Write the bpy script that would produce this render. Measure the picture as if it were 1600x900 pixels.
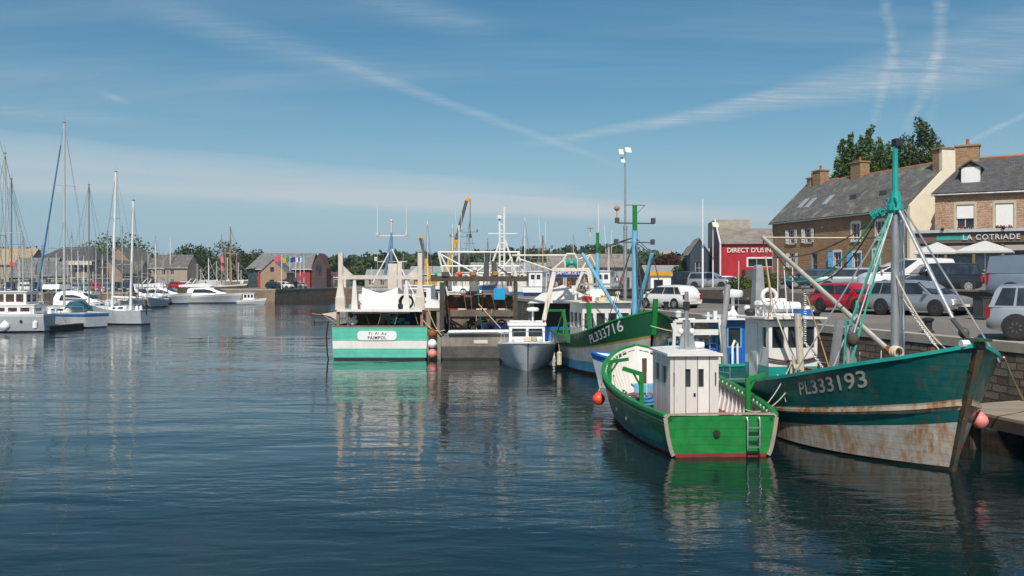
import bpy, math, random
import numpy as np
from mathutils import Vector, Matrix
random.seed(7); rng = np.random.default_rng(11)
for o in list(bpy.data.objects): bpy.data.objects.remove(o)
scn = bpy.context.scene; C = scn.collection
R = math.radians
# ------------------------------------------------------------------ camera
EYE = 4.6; FPX = 1400.0; HOR = 437.0
cd = bpy.data.cameras.new('camera'); cam = bpy.data.objects.new('camera', cd); C.objects.link(cam)
cam.location = (0, 0, EYE); cam.rotation_euler = (R(90), 0, 0)
cd.lens = FPX/1600*36; cd.sensor_width = 36; cd.shift_y = -13/1600; cd.clip_end = 9000; cd.clip_start = .1
scn.camera = cam
# ------------------------------------------------------------------ sun, sky
SUN_EL, SUN_AZ = R(50), (-0.08, -1.0)                 # direction towards the sun: over the right shoulder
sl = bpy.data.lights.new('sun', 'SUN'); sl.energy = 4.8; sl.angle = R(.5); sl.color = (1, .94, .85)
so = bpy.data.objects.new('sun', sl); C.objects.link(so)
sv = Vector((SUN_AZ[0]*math.cos(SUN_EL), SUN_AZ[1]*math.cos(SUN_EL), math.sin(SUN_EL)))
so.rotation_euler = sv.to_track_quat('Z', 'Y').to_euler(); so.location = sv*200
W = bpy.data.worlds.new('World'); scn.world = W; W.use_nodes = True
nt = W.node_tree; N = nt.nodes; LK = nt.links
bg = N['Background']; bg.inputs[1].default_value = .092
sky = N.new('ShaderNodeTexSky'); sky.sky_type = 'NISHITA'; sky.sun_disc = False
sky.sun_elevation = SUN_EL; sky.sun_rotation = math.atan2(SUN_AZ[0], SUN_AZ[1]); sky.altitude = 0
sky.air_density = 1.0; sky.dust_density = 1.2; sky.ozone_density = 1.3
def wn(t, **k):
    n = N.new(t)
    for a, b in k.items(): setattr(n, a, b)
    return n
def wmath(op, a, b=None, c=None, clamp=False):
    n = wn('ShaderNodeMath', operation=op, use_clamp=clamp)
    for i, q in enumerate((a, b, c)):
        if q is None: continue
        if isinstance(q, (int, float)): n.inputs[i].default_value = q
        else: LK.new(q, n.inputs[i])
    return n.outputs[0]
tc = wn('ShaderNodeTexCoord'); sep = wn('ShaderNodeSeparateXYZ'); LK.new(tc.outputs['Generated'], sep.inputs[0])
def wdot(v):
    n = wn('ShaderNodeVectorMath', operation='DOT_PRODUCT'); LK.new(tc.outputs['Generated'], n.inputs[0]); n.inputs[1].default_value = v
    return n.outputs['Value']
zc = wmath('MAXIMUM', sep.outputs[2], .02)
# a flat cirrus layer: direction divided by its height
zc2 = wmath('ADD', zc, .06)
cx = wmath('DIVIDE', sep.outputs[0], zc2); cy = wmath('DIVIDE', sep.outputs[1], zc2)
cmb = wn('ShaderNodeCombineXYZ'); LK.new(cx, cmb.inputs[0]); LK.new(cy, cmb.inputs[1])
def wnoise(sc, scale, detail, rough, dist=0, rot=0, loc=(0, 0, 0)):
    m = wn('ShaderNodeMapping'); m.inputs['Scale'].default_value = sc; m.inputs['Rotation'].default_value = (0, 0, rot); m.inputs['Location'].default_value = loc
    LK.new(cmb.outputs[0], m.inputs[0])
    n = wn('ShaderNodeTexNoise'); n.inputs['Scale'].default_value = scale; n.inputs['Detail'].default_value = detail
    n.inputs['Roughness'].default_value = rough; n.inputs['Distortion'].default_value = dist
    LK.new(m.outputs[0], n.inputs['Vector']); return n.outputs[0]
def wstep(v, a, b, lo=0., hi=1.):
    n = wn('ShaderNodeMapRange'); n.interpolation_type = 'SMOOTHSTEP'
    n.inputs[1].default_value = a; n.inputs[2].default_value = b; n.inputs[3].default_value = lo; n.inputs[4].default_value = hi
    LK.new(v, n.inputs[0]); return n.outputs[0]
wis = wstep(wnoise((.22, 1, 1), 1.1, 8, .62, .5, R(20)), .45, .82, 0, .34)          # thin streaks everywhere
fine = wnoise((.6, 3.2, 1), 5.5, 9, .7, .8, R(14))                        # fibres
clouds = wmath('MULTIPLY', wis, wstep(sep.outputs[2], .05, .22))
def pdir(px, py): return Vector(((px-800)/FPX, 1, (HOR-py)/FPX)).normalized()
def trail(a, b, width, amt, soft=.5, ext=(.06, .06), taper=None, wob=.9, fl=.25):
    """a great-circle streak of cirrus / old contrail between two sky directions"""
    global clouds
    A, B = pdir(*a), pdir(*b); n = A.cross(B).normalized(); m = (A+B).normalized(); t = n.cross(m).normalized()
    half = math.sin(A.angle(B)/2)
    d = wmath('ABSOLUTE', wmath('ADD', wdot(n), wmath('MULTIPLY', wmath('SUBTRACT', wnoise((1, 1, 1), 2.3, 5, .6), .5), width*wob)))
    if taper:
        wid = wstep(wdot(t), -half, half, width*taper[0], width*taper[1])
        core = wmath('SUBTRACT', 1, wmath('DIVIDE', d, wid), clamp=True)
    else: core = wmath('SUBTRACT', 1, wmath('DIVIDE', d, width), clamp=True)
    core = wmath('POWER', core, soft)
    along = wmath('ABSOLUTE', wdot(t))
    fade = wstep(along, half-ext[0], half+ext[1], 1, 0)
    front = wstep(wdot(m), .2, .4)
    v = wmath('MULTIPLY', wmath('MULTIPLY', core, fade), wmath('MULTIPLY', wstep(fine, .3, .75, fl, 1), front))
    clouds = wmath('ADD', clouds, wmath('MULTIPLY', v, amt), clamp=True)
trail((-200, 236), (780, 306), .026, .80, .55, (.05, .2), (1.15, .75), .5, .8)       # broad pale bank low on the left
trail((-150, 285), (1000, 330), .013, .60, .7, (.1, .25), None, .5, .75)
trail((450, 305), (1260, 345), .013, .62, .7, (.12, .1), None, .6, .75)
trail((250, 20), (580, 112), .020, .36, .9, (.05, .06))
trail((545, 105), (930, 245), .0055, .5, .8, (.04, .06), (1.4, .9))
trail((905, 212), (1620, 88), .015, .78, .9, (.03, .1), (.45, 1.5))
trail((1080, 180), (1640, 28), .014, .45, .9, (.06, .1), (.5, 1.5))
trail((1362, 200), (1398, 70), .0065, .55, .8, (.03, .03), (.9, 1.2), 2.6, .1)
trail((1398, 90), (1378, -60), .0065, .5, .8, (.03, .08), (.9, 1.2), 2.6, .1)
trail((1420, 195), (1466, 90), .007, .65, .8, (.03, .03), (.9, 1.2), 2.6, .1)
trail((1462, 110), (1478, -60), .008, .65, .8, (.03, .08), (.9, 1.2), 2.4, .1)
trail((1505, 226), (1640, 160), .0032, .75, .7, (.02, .08))
trail((600, 10), (740, 40), .020, .40, .9, (.05, .06))
trail((-50, 172), (190, 186), .010, .35, .9, (.05, .06))
trail((160, 146), (196, 158), .004, .5, .8, (.01, .01))
hzn = wstep(sep.outputs[2], -.02, .20, .92, 0)
hs = wn('ShaderNodeHueSaturation'); hs.inputs['Hue'].default_value = .485; hs.inputs['Saturation'].default_value = 1.36; hs.inputs['Value'].default_value = 1.0
LK.new(sky.outputs[0], hs.inputs['Color'])
mh_ = wn('ShaderNodeMix', data_type='RGBA'); LK.new(hzn, mh_.inputs[0]); LK.new(hs.outputs[0], mh_.inputs[6]); mh_.inputs[7].default_value = (3.5, 5.5, 7.2, 1)
mx = wn('ShaderNodeMix', data_type='RGBA'); LK.new(wmath('MULTIPLY', clouds, .8), mx.inputs[0])
LK.new(mh_.outputs[2], mx.inputs[6]); mx.inputs[7].default_value = (5.9, 6.6, 7.1, 1)
LK.new(mx.outputs[2], bg.inputs[0])
scn.view_settings.view_transform = 'Standard'; scn.view_settings.look = 'None'; scn.view_settings.exposure = .0; scn.view_settings.gamma = 1
scn.render.engine = 'CYCLES'; scn.render.resolution_x = 1024; scn.render.resolution_y = 576
# ------------------------------------------------------------------ materials
class Mt:
    def __init__(s, name):
        s.m = bpy.data.materials.new(name); s.m.use_nodes = True; s.t = s.m.node_tree; s.n = s.t.nodes; s.l = s.t.links
        s.b = s.n['Principled BSDF']; s.c = s.n.new('ShaderNodeTexCoord')
    def node(s, t, **k):
        n = s.n.new(t)
        for a, b in k.items(): setattr(n, a, b)
        return n
    def math(s, op, a, b=None, clamp=False):
        n = s.node('ShaderNodeMath', operation=op, use_clamp=clamp)
        for i, q in enumerate((a, b)):
            if q is None: continue
            if isinstance(q, (int, float)): n.inputs[i].default_value = q
            else: s.l.new(q, n.inputs[i])
        return n.outputs[0]
    def mapv(s, src='Object', scale=(1, 1, 1), rot=(0, 0, 0)):
        m = s.node('ShaderNodeMapping'); m.inputs['Scale'].default_value = scale; m.inputs['Rotation'].default_value = rot
        s.l.new(s.c.outputs[src], m.inputs[0]); return m.outputs[0]
    def noise(s, vec, scale, detail=4, rough=.55, dist=0):
        n = s.node('ShaderNodeTexNoise'); n.inputs['Scale'].default_value = scale; n.inputs['Detail'].default_value = detail
        n.inputs['Roughness'].default_value = rough; n.inputs['Distortion'].default_value = dist
        s.l.new(vec, n.inputs['Vector']); return n.outputs[0]
    def ramp(s, v, a, b, lo=0., hi=1.):
        n = s.node('ShaderNodeMapRange'); n.interpolation_type = 'SMOOTHSTEP'
        for i, q in enumerate((a, b, lo, hi)): n.inputs[i+1].default_value = q
        s.l.new(v, n.inputs[0]); return n.outputs[0]
    def mix(s, f, a, b):
        n = s.node('ShaderNodeMix', data_type='RGBA')
        for sock, q in ((0, f), (6, a), (7, b)):
            if isinstance(q, (int, float)): n.inputs[sock].default_value = q
            elif isinstance(q, tuple): n.inputs[sock].default_value = (*q, 1) if len(q) == 3 else q
            else: s.l.new(q, n.inputs[sock])
        return n.outputs[2]
    def col(s, q):
        if isinstance(q, tuple): s.b.inputs['Base Color'].default_value = (*q, 1)
        else: s.l.new(q, s.b.inputs['Base Color'])
    def rough(s, q):
        if isinstance(q, (int, float)): s.b.inputs['Roughness'].default_value = q
        else: s.l.new(q, s.b.inputs['Roughness'])
    def bump(s, h, strength=.3, dist=.02):
        n = s.node('ShaderNodeBump'); n.inputs['Strength'].default_value = strength; n.inputs['Distance'].default_value = dist
        s.l.new(h, n.inputs['Height']); s.l.new(n.outputs[0], s.b.inputs['Normal'])
def dk(c, k): return tuple(max(0, min(1, x*k)) for x in c)
def paint(name, c, rough=.45, metal=0, var=.18, vs=1.5, streak=None, sa=.5, bump=.12, chips=None, seam=0, sth=(.5, .78), s2=(.42, .66)):
    """painted or weathered surface: blotchy tone, vertical run-off streaks, chipped patches"""
    t = Mt(name); v = t.mapv()
    k = t.mix(t.ramp(t.noise(v, vs, 6, .65), .3, .72), dk(c, 1-var), dk(c, 1+var*.6))
    k = t.mix(t.ramp(t.noise(v, vs*9, 5, .7), .55, .8, 0, .35), k, dk(c, 1-var*1.8))
    if streak:
        sv_ = t.mapv('Object', (3.2, 3.2, .35)); s1 = t.noise(sv_, 2.2, 6, .7); sz = t.noise(v, .9, 3, .5)
        k = t.mix(t.math('MULTIPLY', t.ramp(s1, *sth), t.ramp(sz, *s2, 0, sa)), k, streak)
    if chips:
        k = t.mix(t.ramp(t.noise(v, 5.5, 9, .75), .6, .64, 0, .85), k, chips)
    if seam:
        sp = t.node('ShaderNodeSeparateXYZ'); t.l.new(v, sp.inputs[0]); wob = t.math('MULTIPLY', t.noise(t.mapv('Object', (.3, .3, .3)), 1, 2), .25)
        fr = t.math('FRACT', t.math('DIVIDE', t.math('ADD', sp.outputs[2], wob), seam)); k = t.mix(t.math('MULTIPLY', t.math('LESS_THAN', fr, .09), .38), k, dk(c, .25))
        k = t.mix(t.ramp(t.noise(t.mapv('Object', (1, 1, 7)), 3.5, 7, .75), .58, .72, 0, .35), k, dk(c, 1.9))
    t.col(k); t.rough(t.ramp(t.noise(v, 4, 4), .3, .7, max(.03, rough-.1), min(1, rough+.12)))
    t.b.inputs['Metallic'].default_value = metal
    if bump: t.bump(t.noise(v, 14, 5, .6), bump, .01)
    return t.m
def planks(name, c, w=.14, rough=.7, axis='U'):
    t = Mt(name); v = t.mapv('UV', (1, 1, 1))
    sp = t.node('ShaderNodeSeparateXYZ'); t.l.new(v, sp.inputs[0]); u = sp.outputs[0 if axis == 'U' else 1]
    uu = t.math('DIVIDE', u, w); fr = t.math('FRACT', uu); fl = t.math('FLOOR', uu)
    wnz = t.node('ShaderNodeTexWhiteNoise', noise_dimensions='1D'); t.l.new(fl, wnz.inputs['W'])
    k = t.mix(wnz.outputs[0], dk(c, .8), dk(c, 1.15))
    k = t.mix(t.ramp(t.noise(t.mapv('UV', (6, 1, 1) if axis == 'U' else (1, 6, 1)), 3, 6, .7), .4, .75, 0, .4), k, dk(c, .6))
    gap = t.math('LESS_THAN', fr, .07)
    k = t.mix(gap, k, dk(c, .22)); t.col(k); t.rough(rough); t.bump(t.math('SUBTRACT', 1, gap), .5, .01); return t.m
def stone(name, cols, mortar, bw=.42, bh=.2, distort=.09, rough=.9, bump=.7, msz=.018, moss=None):
    """rubble or coursed masonry in metres, from the UVs"""
    t = Mt(name); v = t.mapv('UV')
    nz = t.node('ShaderNodeTexNoise'); nz.inputs['Scale'].default_value = 2.6; nz.inputs['Detail'].default_value = 3; t.l.new(v, nz.inputs['Vector'])
    sb = t.node('ShaderNodeVectorMath', operation='SUBTRACT'); t.l.new(nz.outputs[1], sb.inputs[0]); sb.inputs[1].default_value = (.5, .5, .5)
    ml = t.node('ShaderNodeVectorMath', operation='SCALE'); t.l.new(sb.outputs[0], ml.inputs[0]); ml.inputs['Scale'].default_value = distort*2.4
    ad = t.node('ShaderNodeVectorMath', operation='ADD'); t.l.new(v, ad.inputs[0]); t.l.new(ml.outputs[0], ad.inputs[1])
    br = t.node('ShaderNodeTexBrick'); t.l.new(ad.outputs[0], br.inputs['Vector']); br.inputs['Scale'].default_value = 1
    br.inputs['Brick Width'].default_value = bw; br.inputs['Row Height'].default_value = bh; br.inputs['Mortar Size'].default_value = msz; br.inputs['Mortar Smooth'].default_value = .3
    br.inputs['Color1'].default_value = (0, 0, 0, 1); br.inputs['Color2'].default_value = (1, 1, 1, 1); br.inputs['Mortar'].default_value = (.5, .5, .5, 1); br.inputs['Bias'].default_value = 0
    br.squash = .7; br.squash_frequency = 3
    rp = t.node('ShaderNodeValToRGB'); e = rp.color_ramp.elements
    for i, c in enumerate(cols):
        p = i/(len(cols)-1)
        el = e[0] if i == 0 else (e[1] if i == len(cols)-1 else e.new(p)); el.position = p; el.color = (*c, 1)
    t.l.new(br.outputs[0], rp.inputs[0])
    k = t.mix(t.ramp(t.noise(v, 7, 6, .7), .35, .75, 0, .45), rp.outputs[0], dk(cols[0], .6))
    k = t.mix(t.ramp(t.noise(v, .35, 5, .65), .45, .7, 0, .5), k, dk(cols[0], .5))
    k = t.mix(br.outputs[1], k, mortar)
    if moss: k = t.mix(t.ramp(t.noise(v, 1.3, 5, .7), .5, .68, 0, .65), k, moss)
    t.col(k); t.rough(rough)
    hh = t.math('SUBTRACT', t.math('MULTIPLY', t.noise(v, 9, 5, .6), .6), t.math('MULTIPLY', br.outputs[1], .8)); t.bump(hh, bump, .04)
    return t.m
def slate(name, c, rows=.22, w=.3, lichen=(.3, .29, .2)):
    t = Mt(name); v = t.mapv('UV'); br = t.node('ShaderNodeTexBrick'); t.l.new(v, br.inputs['Vector'])
    br.inputs['Scale'].default_value = 1; br.inputs['Brick Width'].default_value = w; br.inputs['Row Height'].default_value = rows; br.inputs['Mortar Size'].default_value = .012
    br.inputs['Color1'].default_value = (*dk(c, .75), 1); br.inputs['Color2'].default_value = (*dk(c, 1.25), 1); br.inputs['Mortar'].default_value = (*dk(c, .35), 1)
    k = t.mix(t.ramp(t.noise(v, .8, 7, .72), .48, .72, 0, .75), br.outputs[0], lichen)
    k = t.mix(t.ramp(t.noise(t.mapv('UV', (2.5, .4, 1)), .9, 6, .7), .45, .75, 0, .45), k, dk(c, .5))
    t.col(k); t.rough(.75); t.bump(br.outputs[0], .4, .02); return t.m
def glass(name, c=(.018, .024, .03), rough=.06):
    t = Mt(name); t.col(t.mix(t.ramp(t.noise(t.mapv(), 1.7, 3), .4, .7), c, dk(c, 2.2))); t.rough(rough); t.b.inputs['IOR'].default_value = 1.5; return t.m
def foliage(name, c1, c2, tr=.25):
    t = Mt(name); g = t.node('ShaderNodeNewGeometry')
    k = t.mix(g.outputs['Random Per Island'], c1, c2)
    k = t.mix(t.ramp(t.noise(t.mapv(), .35, 3), .4, .65, 0, .5), k, dk(c2, 1.25)); t.col(k); t.rough(.6)
    t.b.inputs['Specular IOR Level'].default_value = .25
    tl = t.node('ShaderNodeBsdfTranslucent'); t.l.new(k, tl.inputs[0]); ms = t.node('ShaderNodeMixShader'); ms.inputs[0].default_value = tr
    t.l.new(t.b.outputs[0], ms.inputs[1]); t.l.new(tl.outputs[0], ms.inputs[2]); t.l.new(ms.outputs[0], t.n['Material Output'].inputs[0]); return t.m
def carpaint(name, c, metal=.25):
    t = Mt(name); t.col(t.mix(t.ramp(t.noise(t.mapv(), 2.5, 5, .6), .35, .75, 0, .25), c, dk(c, .7))); t.rough(.28); t.b.inputs['Metallic'].default_value = metal
    t.b.inputs['Coat Weight'].default_value = .6; t.b.inputs['Coat Roughness'].default_value = .05; return t.m
# ------------------------------------------------------------------ mesh helpers
def tag(o, label=None, cat=None, group=None, kind=None):
    if label: o['label'] = label
    if cat: o['category'] = cat
    if group: o['group'] = group
    if kind: o['kind'] = kind
    return o
def empty(name, loc, rz=0, label=None, cat=None, group=None):
    o = bpy.data.objects.new(name, None); C.objects.link(o); o.location = loc; o.rotation_euler = (0, 0, rz); o.empty_display_size = .3
    return tag(o, label, cat, group)
def kids(o): return [c for c in bpy.data.objects if c.parent == o]
def copy_tree(o, parent=None, swap=None):
    c = o.copy(); C.objects.link(c); c.parent = parent
    if swap and o.type == 'MESH' and any(s in swap for s in o.data.materials):
        c.data = o.data.copy()
        for i, s in enumerate(c.data.materials):
            if s in swap: c.data.materials[i] = swap[s]
    for ch in kids(o): copy_tree(ch, c, swap)
    return c
class MB:
    def __init__(s): s.v = []; s.f = []; s.mi = []; s.cur = 0; s.mats = []
    def use(s, m):
        if m not in s.mats: s.mats.append(m)
        s.cur = s.mats.index(m); return s
    def add(s, vs, fs):
        b = len(s.v); s.v += [tuple(p) for p in vs]; s.f += [tuple(b+i for i in f) for f in fs]; s.mi += [s.cur]*len(fs); return s
    def bx(s, x0, x1, y0, y1, z0, z1):
        return s.add([(x0, y0, z0), (x1, y0, z0), (x1, y1, z0), (x0, y1, z0), (x0, y0, z1), (x1, y0, z1), (x1, y1, z1), (x0, y1, z1)],
                     [(0, 3, 2, 1), (4, 5, 6, 7), (0, 1, 5, 4), (1, 2, 6, 5), (2, 3, 7, 6), (3, 0, 4, 7)])
    def bar(s, a, b, w, h=None, up=(0, 0, 1)):
        a, b = Vector(a), Vector(b); h = h or w; d = (b-a).normalized(); u = Vector(up)
        if abs(d.dot(u)) > .98: u = Vector((0, 1, 0))
        sd = d.cross(u).normalized(); u = sd.cross(d).normalized(); vs = []
        for p in (a, b):
            for i, j in ((-1, -1), (1, -1), (1, 1), (-1, 1)): vs.append(p+sd*i*w/2+u*j*h/2)
        return s.add(vs, [(3, 2, 1, 0), (4, 5, 6, 7), (0, 1, 5, 4), (1, 2, 6, 5), (2, 3, 7, 6), (3, 0, 4, 7)])
    def tube(s, pts, r, n=6, r2=None):
        pts = [Vector(p) for p in pts]; m = len(pts); vs = []; fs = []; prev = None
        for i, p in enumerate(pts):
            d = (pts[min(i+1, m-1)]-pts[max(i-1, 0)]).normalized()
            u = Vector((0, 0, 1)) if abs(d.z) < .95 else Vector((0, 1, 0))
            if prev is not None: u = prev
            a = d.cross(u).normalized(); u = a.cross(d).normalized(); prev = u
            rr = r if r2 is None else r+(r2-r)*i/(m-1)
            for k in range(n):
                t = 2*math.pi*k/n; vs.append(p+a*math.cos(t)*rr+u*math.sin(t)*rr)
        for i in range(m-1):
            for k in range(n): fs.append((i*n+k, i*n+(k+1) % n, (i+1)*n+(k+1) % n, (i+1)*n+k))
        fs.append(tuple(reversed(range(n)))); fs.append(tuple((m-1)*n+k for k in range(n))); return s.add(vs, fs)
    def lathe(s, prof, c=(0, 0, 0), n=16, axis='z'):
        vs = []; fs = []
        for r, z in prof:
            for k in range(n):
                t = 2*math.pi*k/n; q = (r*math.cos(t), r*math.sin(t), z)
                if axis == 'x': q = (q[2], q[0], q[1])
                if axis == 'y': q = (q[1], q[2], q[0])
                vs.append((c[0]+q[0], c[1]+q[1], c[2]+q[2]))
        for i in range(len(prof)-1):
            for k in range(n): fs.append((i*n+k, i*n+(k+1) % n, (i+1)*n+(k+1) % n, (i+1)*n+k))
        fs.append(tuple(reversed(range(n)))); fs.append(tuple((len(prof)-1)*n+k for k in range(n))); return s.add(vs, fs)
    def ball(s, c, r, n=10, sq=1.):
        return s.lathe([(r*math.sin(math.pi*i/n)+1e-4, -r*sq*math.cos(math.pi*i/n)) for i in range(n+1)], c, n+4)
    def prism(s, poly, z0, z1):
        n = len(poly); return s.add([(x, y, z0) for x, y in poly]+[(x, y, z1) for x, y in poly],
            [tuple(reversed(range(n))), tuple(range(n, 2*n))]+[(i, (i+1) % n, n+(i+1) % n, n+i) for i in range(n)])
    def extr(s, pts, vec):
        n = len(pts); vec = Vector(vec); p = [Vector(q) for q in pts]
        return s.add(p+[q+vec for q in p], [tuple(reversed(range(n))), tuple(range(n, 2*n))]+[(i, (i+1) % n, n+(i+1) % n, n+i) for i in range(n)])
    def loft(s, rows, closed=False, cap=False):
        n = len(rows[0]); vs = [p for r in rows for p in r]; fs = []
        for i in range(len(rows)-1):
            for k in range(n if closed else n-1): fs.append((i*n+k, i*n+(k+1) % n, (i+1)*n+(k+1) % n, (i+1)*n+k))
        if cap: fs.append(tuple(reversed(range(n)))); fs.append(tuple((len(rows)-1)*n+k for k in range(n)))
        return s.add(vs, fs)
    def build(s, name, m=None, parent=None, smooth=35, label=None):
        me = bpy.data.meshes.new(name); me.from_pydata(s.v, [], s.f)
        for q in (s.mats or [m]): me.materials.append(q)
        if s.mats: me.polygons.foreach_set('material_index', s.mi)
        nv = len(me.loops); co = np.zeros(len(me.vertices)*3); me.vertices.foreach_get('co', co); co = co.reshape(-1, 3)
        li = np.zeros(nv, dtype=np.int32); me.loops.foreach_get('vertex_index', li)
        nf = len(me.polygons); no = np.zeros(nf*3); me.polygons.foreach_get('normal', no); no = no.reshape(-1, 3)
        lt = np.zeros(nf, dtype=np.int32); me.polygons.foreach_get('loop_total', lt); ln = np.repeat(no, lt, axis=0)
        P = co[li]; hz = np.hypot(ln[:, 0], ln[:, 1])+1e-6; tx, ty = -ln[:, 1]/hz, ln[:, 0]/hz
        flat = hz < .25
        u = np.where(flat, P[:, 0], P[:, 0]*tx+P[:, 1]*ty); v = np.where(flat, P[:, 1], P[:, 2]/np.maximum(hz, .3))
        uv = me.uv_layers.new(name='UVMap'); uv.data.foreach_set('uv', np.stack([u, v], 1).ravel())
        if smooth:
            me.polygons.foreach_set('use_smooth', [True]*nf); me.set_sharp_from_angle(angle=R(smooth))
        me.update()
        o = bpy.data.objects.new(name, me); C.objects.link(o)
        if parent: o.parent = parent
        if label: o['label'] = label
        return o
def text_mesh(body, size, depth=.01, shear=0, spacing=1):
    c = bpy.data.curves.new('t', 'FONT'); c.body = body; c.size = size; c.extrude = depth/2; c.shear = shear; c.space_character = spacing; c.align_x = 'CENTER'; c.offset = size*.012
    o = bpy.data.objects.new('t', c); C.objects.link(o); bpy.context.view_layer.update()
    me = o.evaluated_get(bpy.context.evaluated_depsgraph_get()).to_mesh()
    v = [tuple(p.co) for p in me.vertices]; f = [tuple(p.vertices) for p in me.polygons]
    C.objects.unlink(o); bpy.data.objects.remove(o); return v, f
def text_part(name, body, size, m, parent, loc, xdir, updir, depth=.02, shear=0, spacing=1):
    v, f = text_mesh(body, size, depth, shear, spacing); X = Vector(xdir).normalized(); U = Vector(updir).normalized(); Nn = X.cross(U)
    b = MB(); b.add([Vector(loc)+X*p[0]+U*p[1]+Nn*p[2] for p in v], f); return b.build(name, m, parent, smooth=0)
def rope_pts(a, b, sag=0, n=10):
    a, b = Vector(a), Vector(b); return [a.lerp(b, i/n)-Vector((0, 0, sag*4*(i/n)*(1-i/n))) for i in range(n+1)]
def at(px, py, Y): return Vector(((px-800)/FPX*Y, Y, EYE+(HOR-py)/FPX*Y))
# walls round a polygon with real openings; every opening gets a window part of its own
def wall_side(b, A, B, z0, z1, holes, th):
    A, B = Vector((*A, 0)), Vector((*B, 0)); L = (B-A).length; d = (B-A)/L; n = Vector((d.y, -d.x, 0)); H = z1-z0
    us = sorted({0, L, *[h[0] for h in holes], *[h[1] for h in holes]}); vs = sorted({0, H, *[h[2] for h in holes], *[h[3] for h in holes]})
    q = lambda u, v, dp=0: A+d*u-n*dp+Vector((0, 0, z0+v))
    for i in range(len(us)-1):
        for j in range(len(vs)-1):
            cu, cv = (us[i]+us[i+1])/2, (vs[j]+vs[j+1])/2
            if any(h[0] < cu < h[1] and h[2] < cv < h[3] for h in holes): continue
            b.add([q(us[i], vs[j]), q(us[i+1], vs[j]), q(us[i+1], vs[j+1]), q(us[i], vs[j+1])], [(0, 1, 2, 3)])
    for h in holes:
        u0, u1, v0, v1 = h[:4]
        for (a, c) in (((u0, v0), (u1, v0)), ((u1, v0), (u1, v1)), ((u1, v1), (u0, v1)), ((u0, v1), (u0, v0))):
            b.add([q(*a), q(*a, th), q(*c, th), q(*c)], [(0, 1, 2, 3)])
    return A, d, n, q
def window(parent, A, d, n, z0, h, th, fm, pm, mull=(1, 0), fw=.06, name='window', sill=None, shutters=None, surround=None):
    u0, u1, v0, v1 = h[:4]; Z = Vector((0, 0, 1))
    q = lambda u, v, dp=0: A+d*u-n*dp+Z*(z0+v)
    def slab(b, ua, ub, va, vb, da, db): b.extr([q(ua, va, db), q(ub, va, db), q(ub, vb, db), q(ua, vb, db)], n*(db-da))
    b = MB(); fd = th*.75
    for a in ((u0, u0+fw, v0, v1), (u1-fw, u1, v0, v1), (u0+fw, u1-fw, v0, v0+fw), (u0+fw, u1-fw, v1-fw, v1)): slab(b, *a, fd-.04, fd+.02)
    for i in range(mull[0]):
        c = u0+(u1-u0)*(i+1)/(mull[0]+1); slab(b, c-fw*.4, c+fw*.4, v0+fw, v1-fw, fd-.03, fd+.01)
    for i in range(mull[1]):
        c = v0+(v1-v0)*(i+1)/(mull[1]+1); slab(b, u0+fw, u1-fw, c-fw*.3, c+fw*.3, fd-.025, fd+.005)
    w = b.build(name, fm, parent, 0)
    b = MB(); slab(b, u0+.005, u1-.005, v0+.005, v1-.005, fd+.022, fd+.035); b.build('pane', pm, w, 0)
    if sill: b = MB(); slab(b, u0-.12, u1+.12, v0-.13, v0-.003, -.1, th*.5); b.build('sill', sill, w, 0)
    if surround:
        b = MB(); k = .17
        for a in ((u0-k, u0-.003, v0, v1+k), (u1+.003, u1+k, v0, v1+k), (u0-.003, u1+.003, v1+.003, v1+k*1.3)): slab(b, *a, -.025, .02)
        b.build('surround', surround, w, 0)
    if shutters:
        sm, ang = shutters; sw = (u1-u0)/2*.95
        for sd in (0, 1):
            b = MB(); base = q(u0-.02 if sd == 0 else u1+.02, v0, -.05); dirv = (-d if sd == 0 else d)*math.cos(ang)+n*math.sin(ang)
            p0 = base; p1 = base+dirv*sw; b.extr([p0, p1, p1+Z*(v1-v0), p0+Z*(v1-v0)], n*.04)
            for k in range(2):
                zz = Z*(v1-v0)*(.18+.55*k); b.extr([p0+zz+n*.043, p1+zz+n*.043, p1+zz+Z*.09+n*.043, p0+zz+Z*.09+n*.043], n*.02)
            b.build('shutter', sm, w, 0)
    return w
def walls(parent, poly, z0, z1, holes, m, th=.12, fm=None, pm=None, name='wall', **kw):
    """holes: {side: [(u0,u1,v0,v1,{opts})...]}; the polygon runs anticlockwise seen from above"""
    b = MB(); info = []
    for i in range(len(poly)):
        hs = holes.get(i, []); A, d, n, q = wall_side(b, poly[i], poly[(i+1) % len(poly)], z0, z1, hs, th); info.append((A, d, n, hs))
    o = b.build(name, m, parent, 0)
    for A, d, n, hs in info:
        for h in hs:
            k = dict(kw)
            if len(h) > 4: k.update(h[4])
            window(parent, A, d, n, z0, h, th, k.pop('fm', fm), k.pop('pm', pm), **k)
    return o
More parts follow.
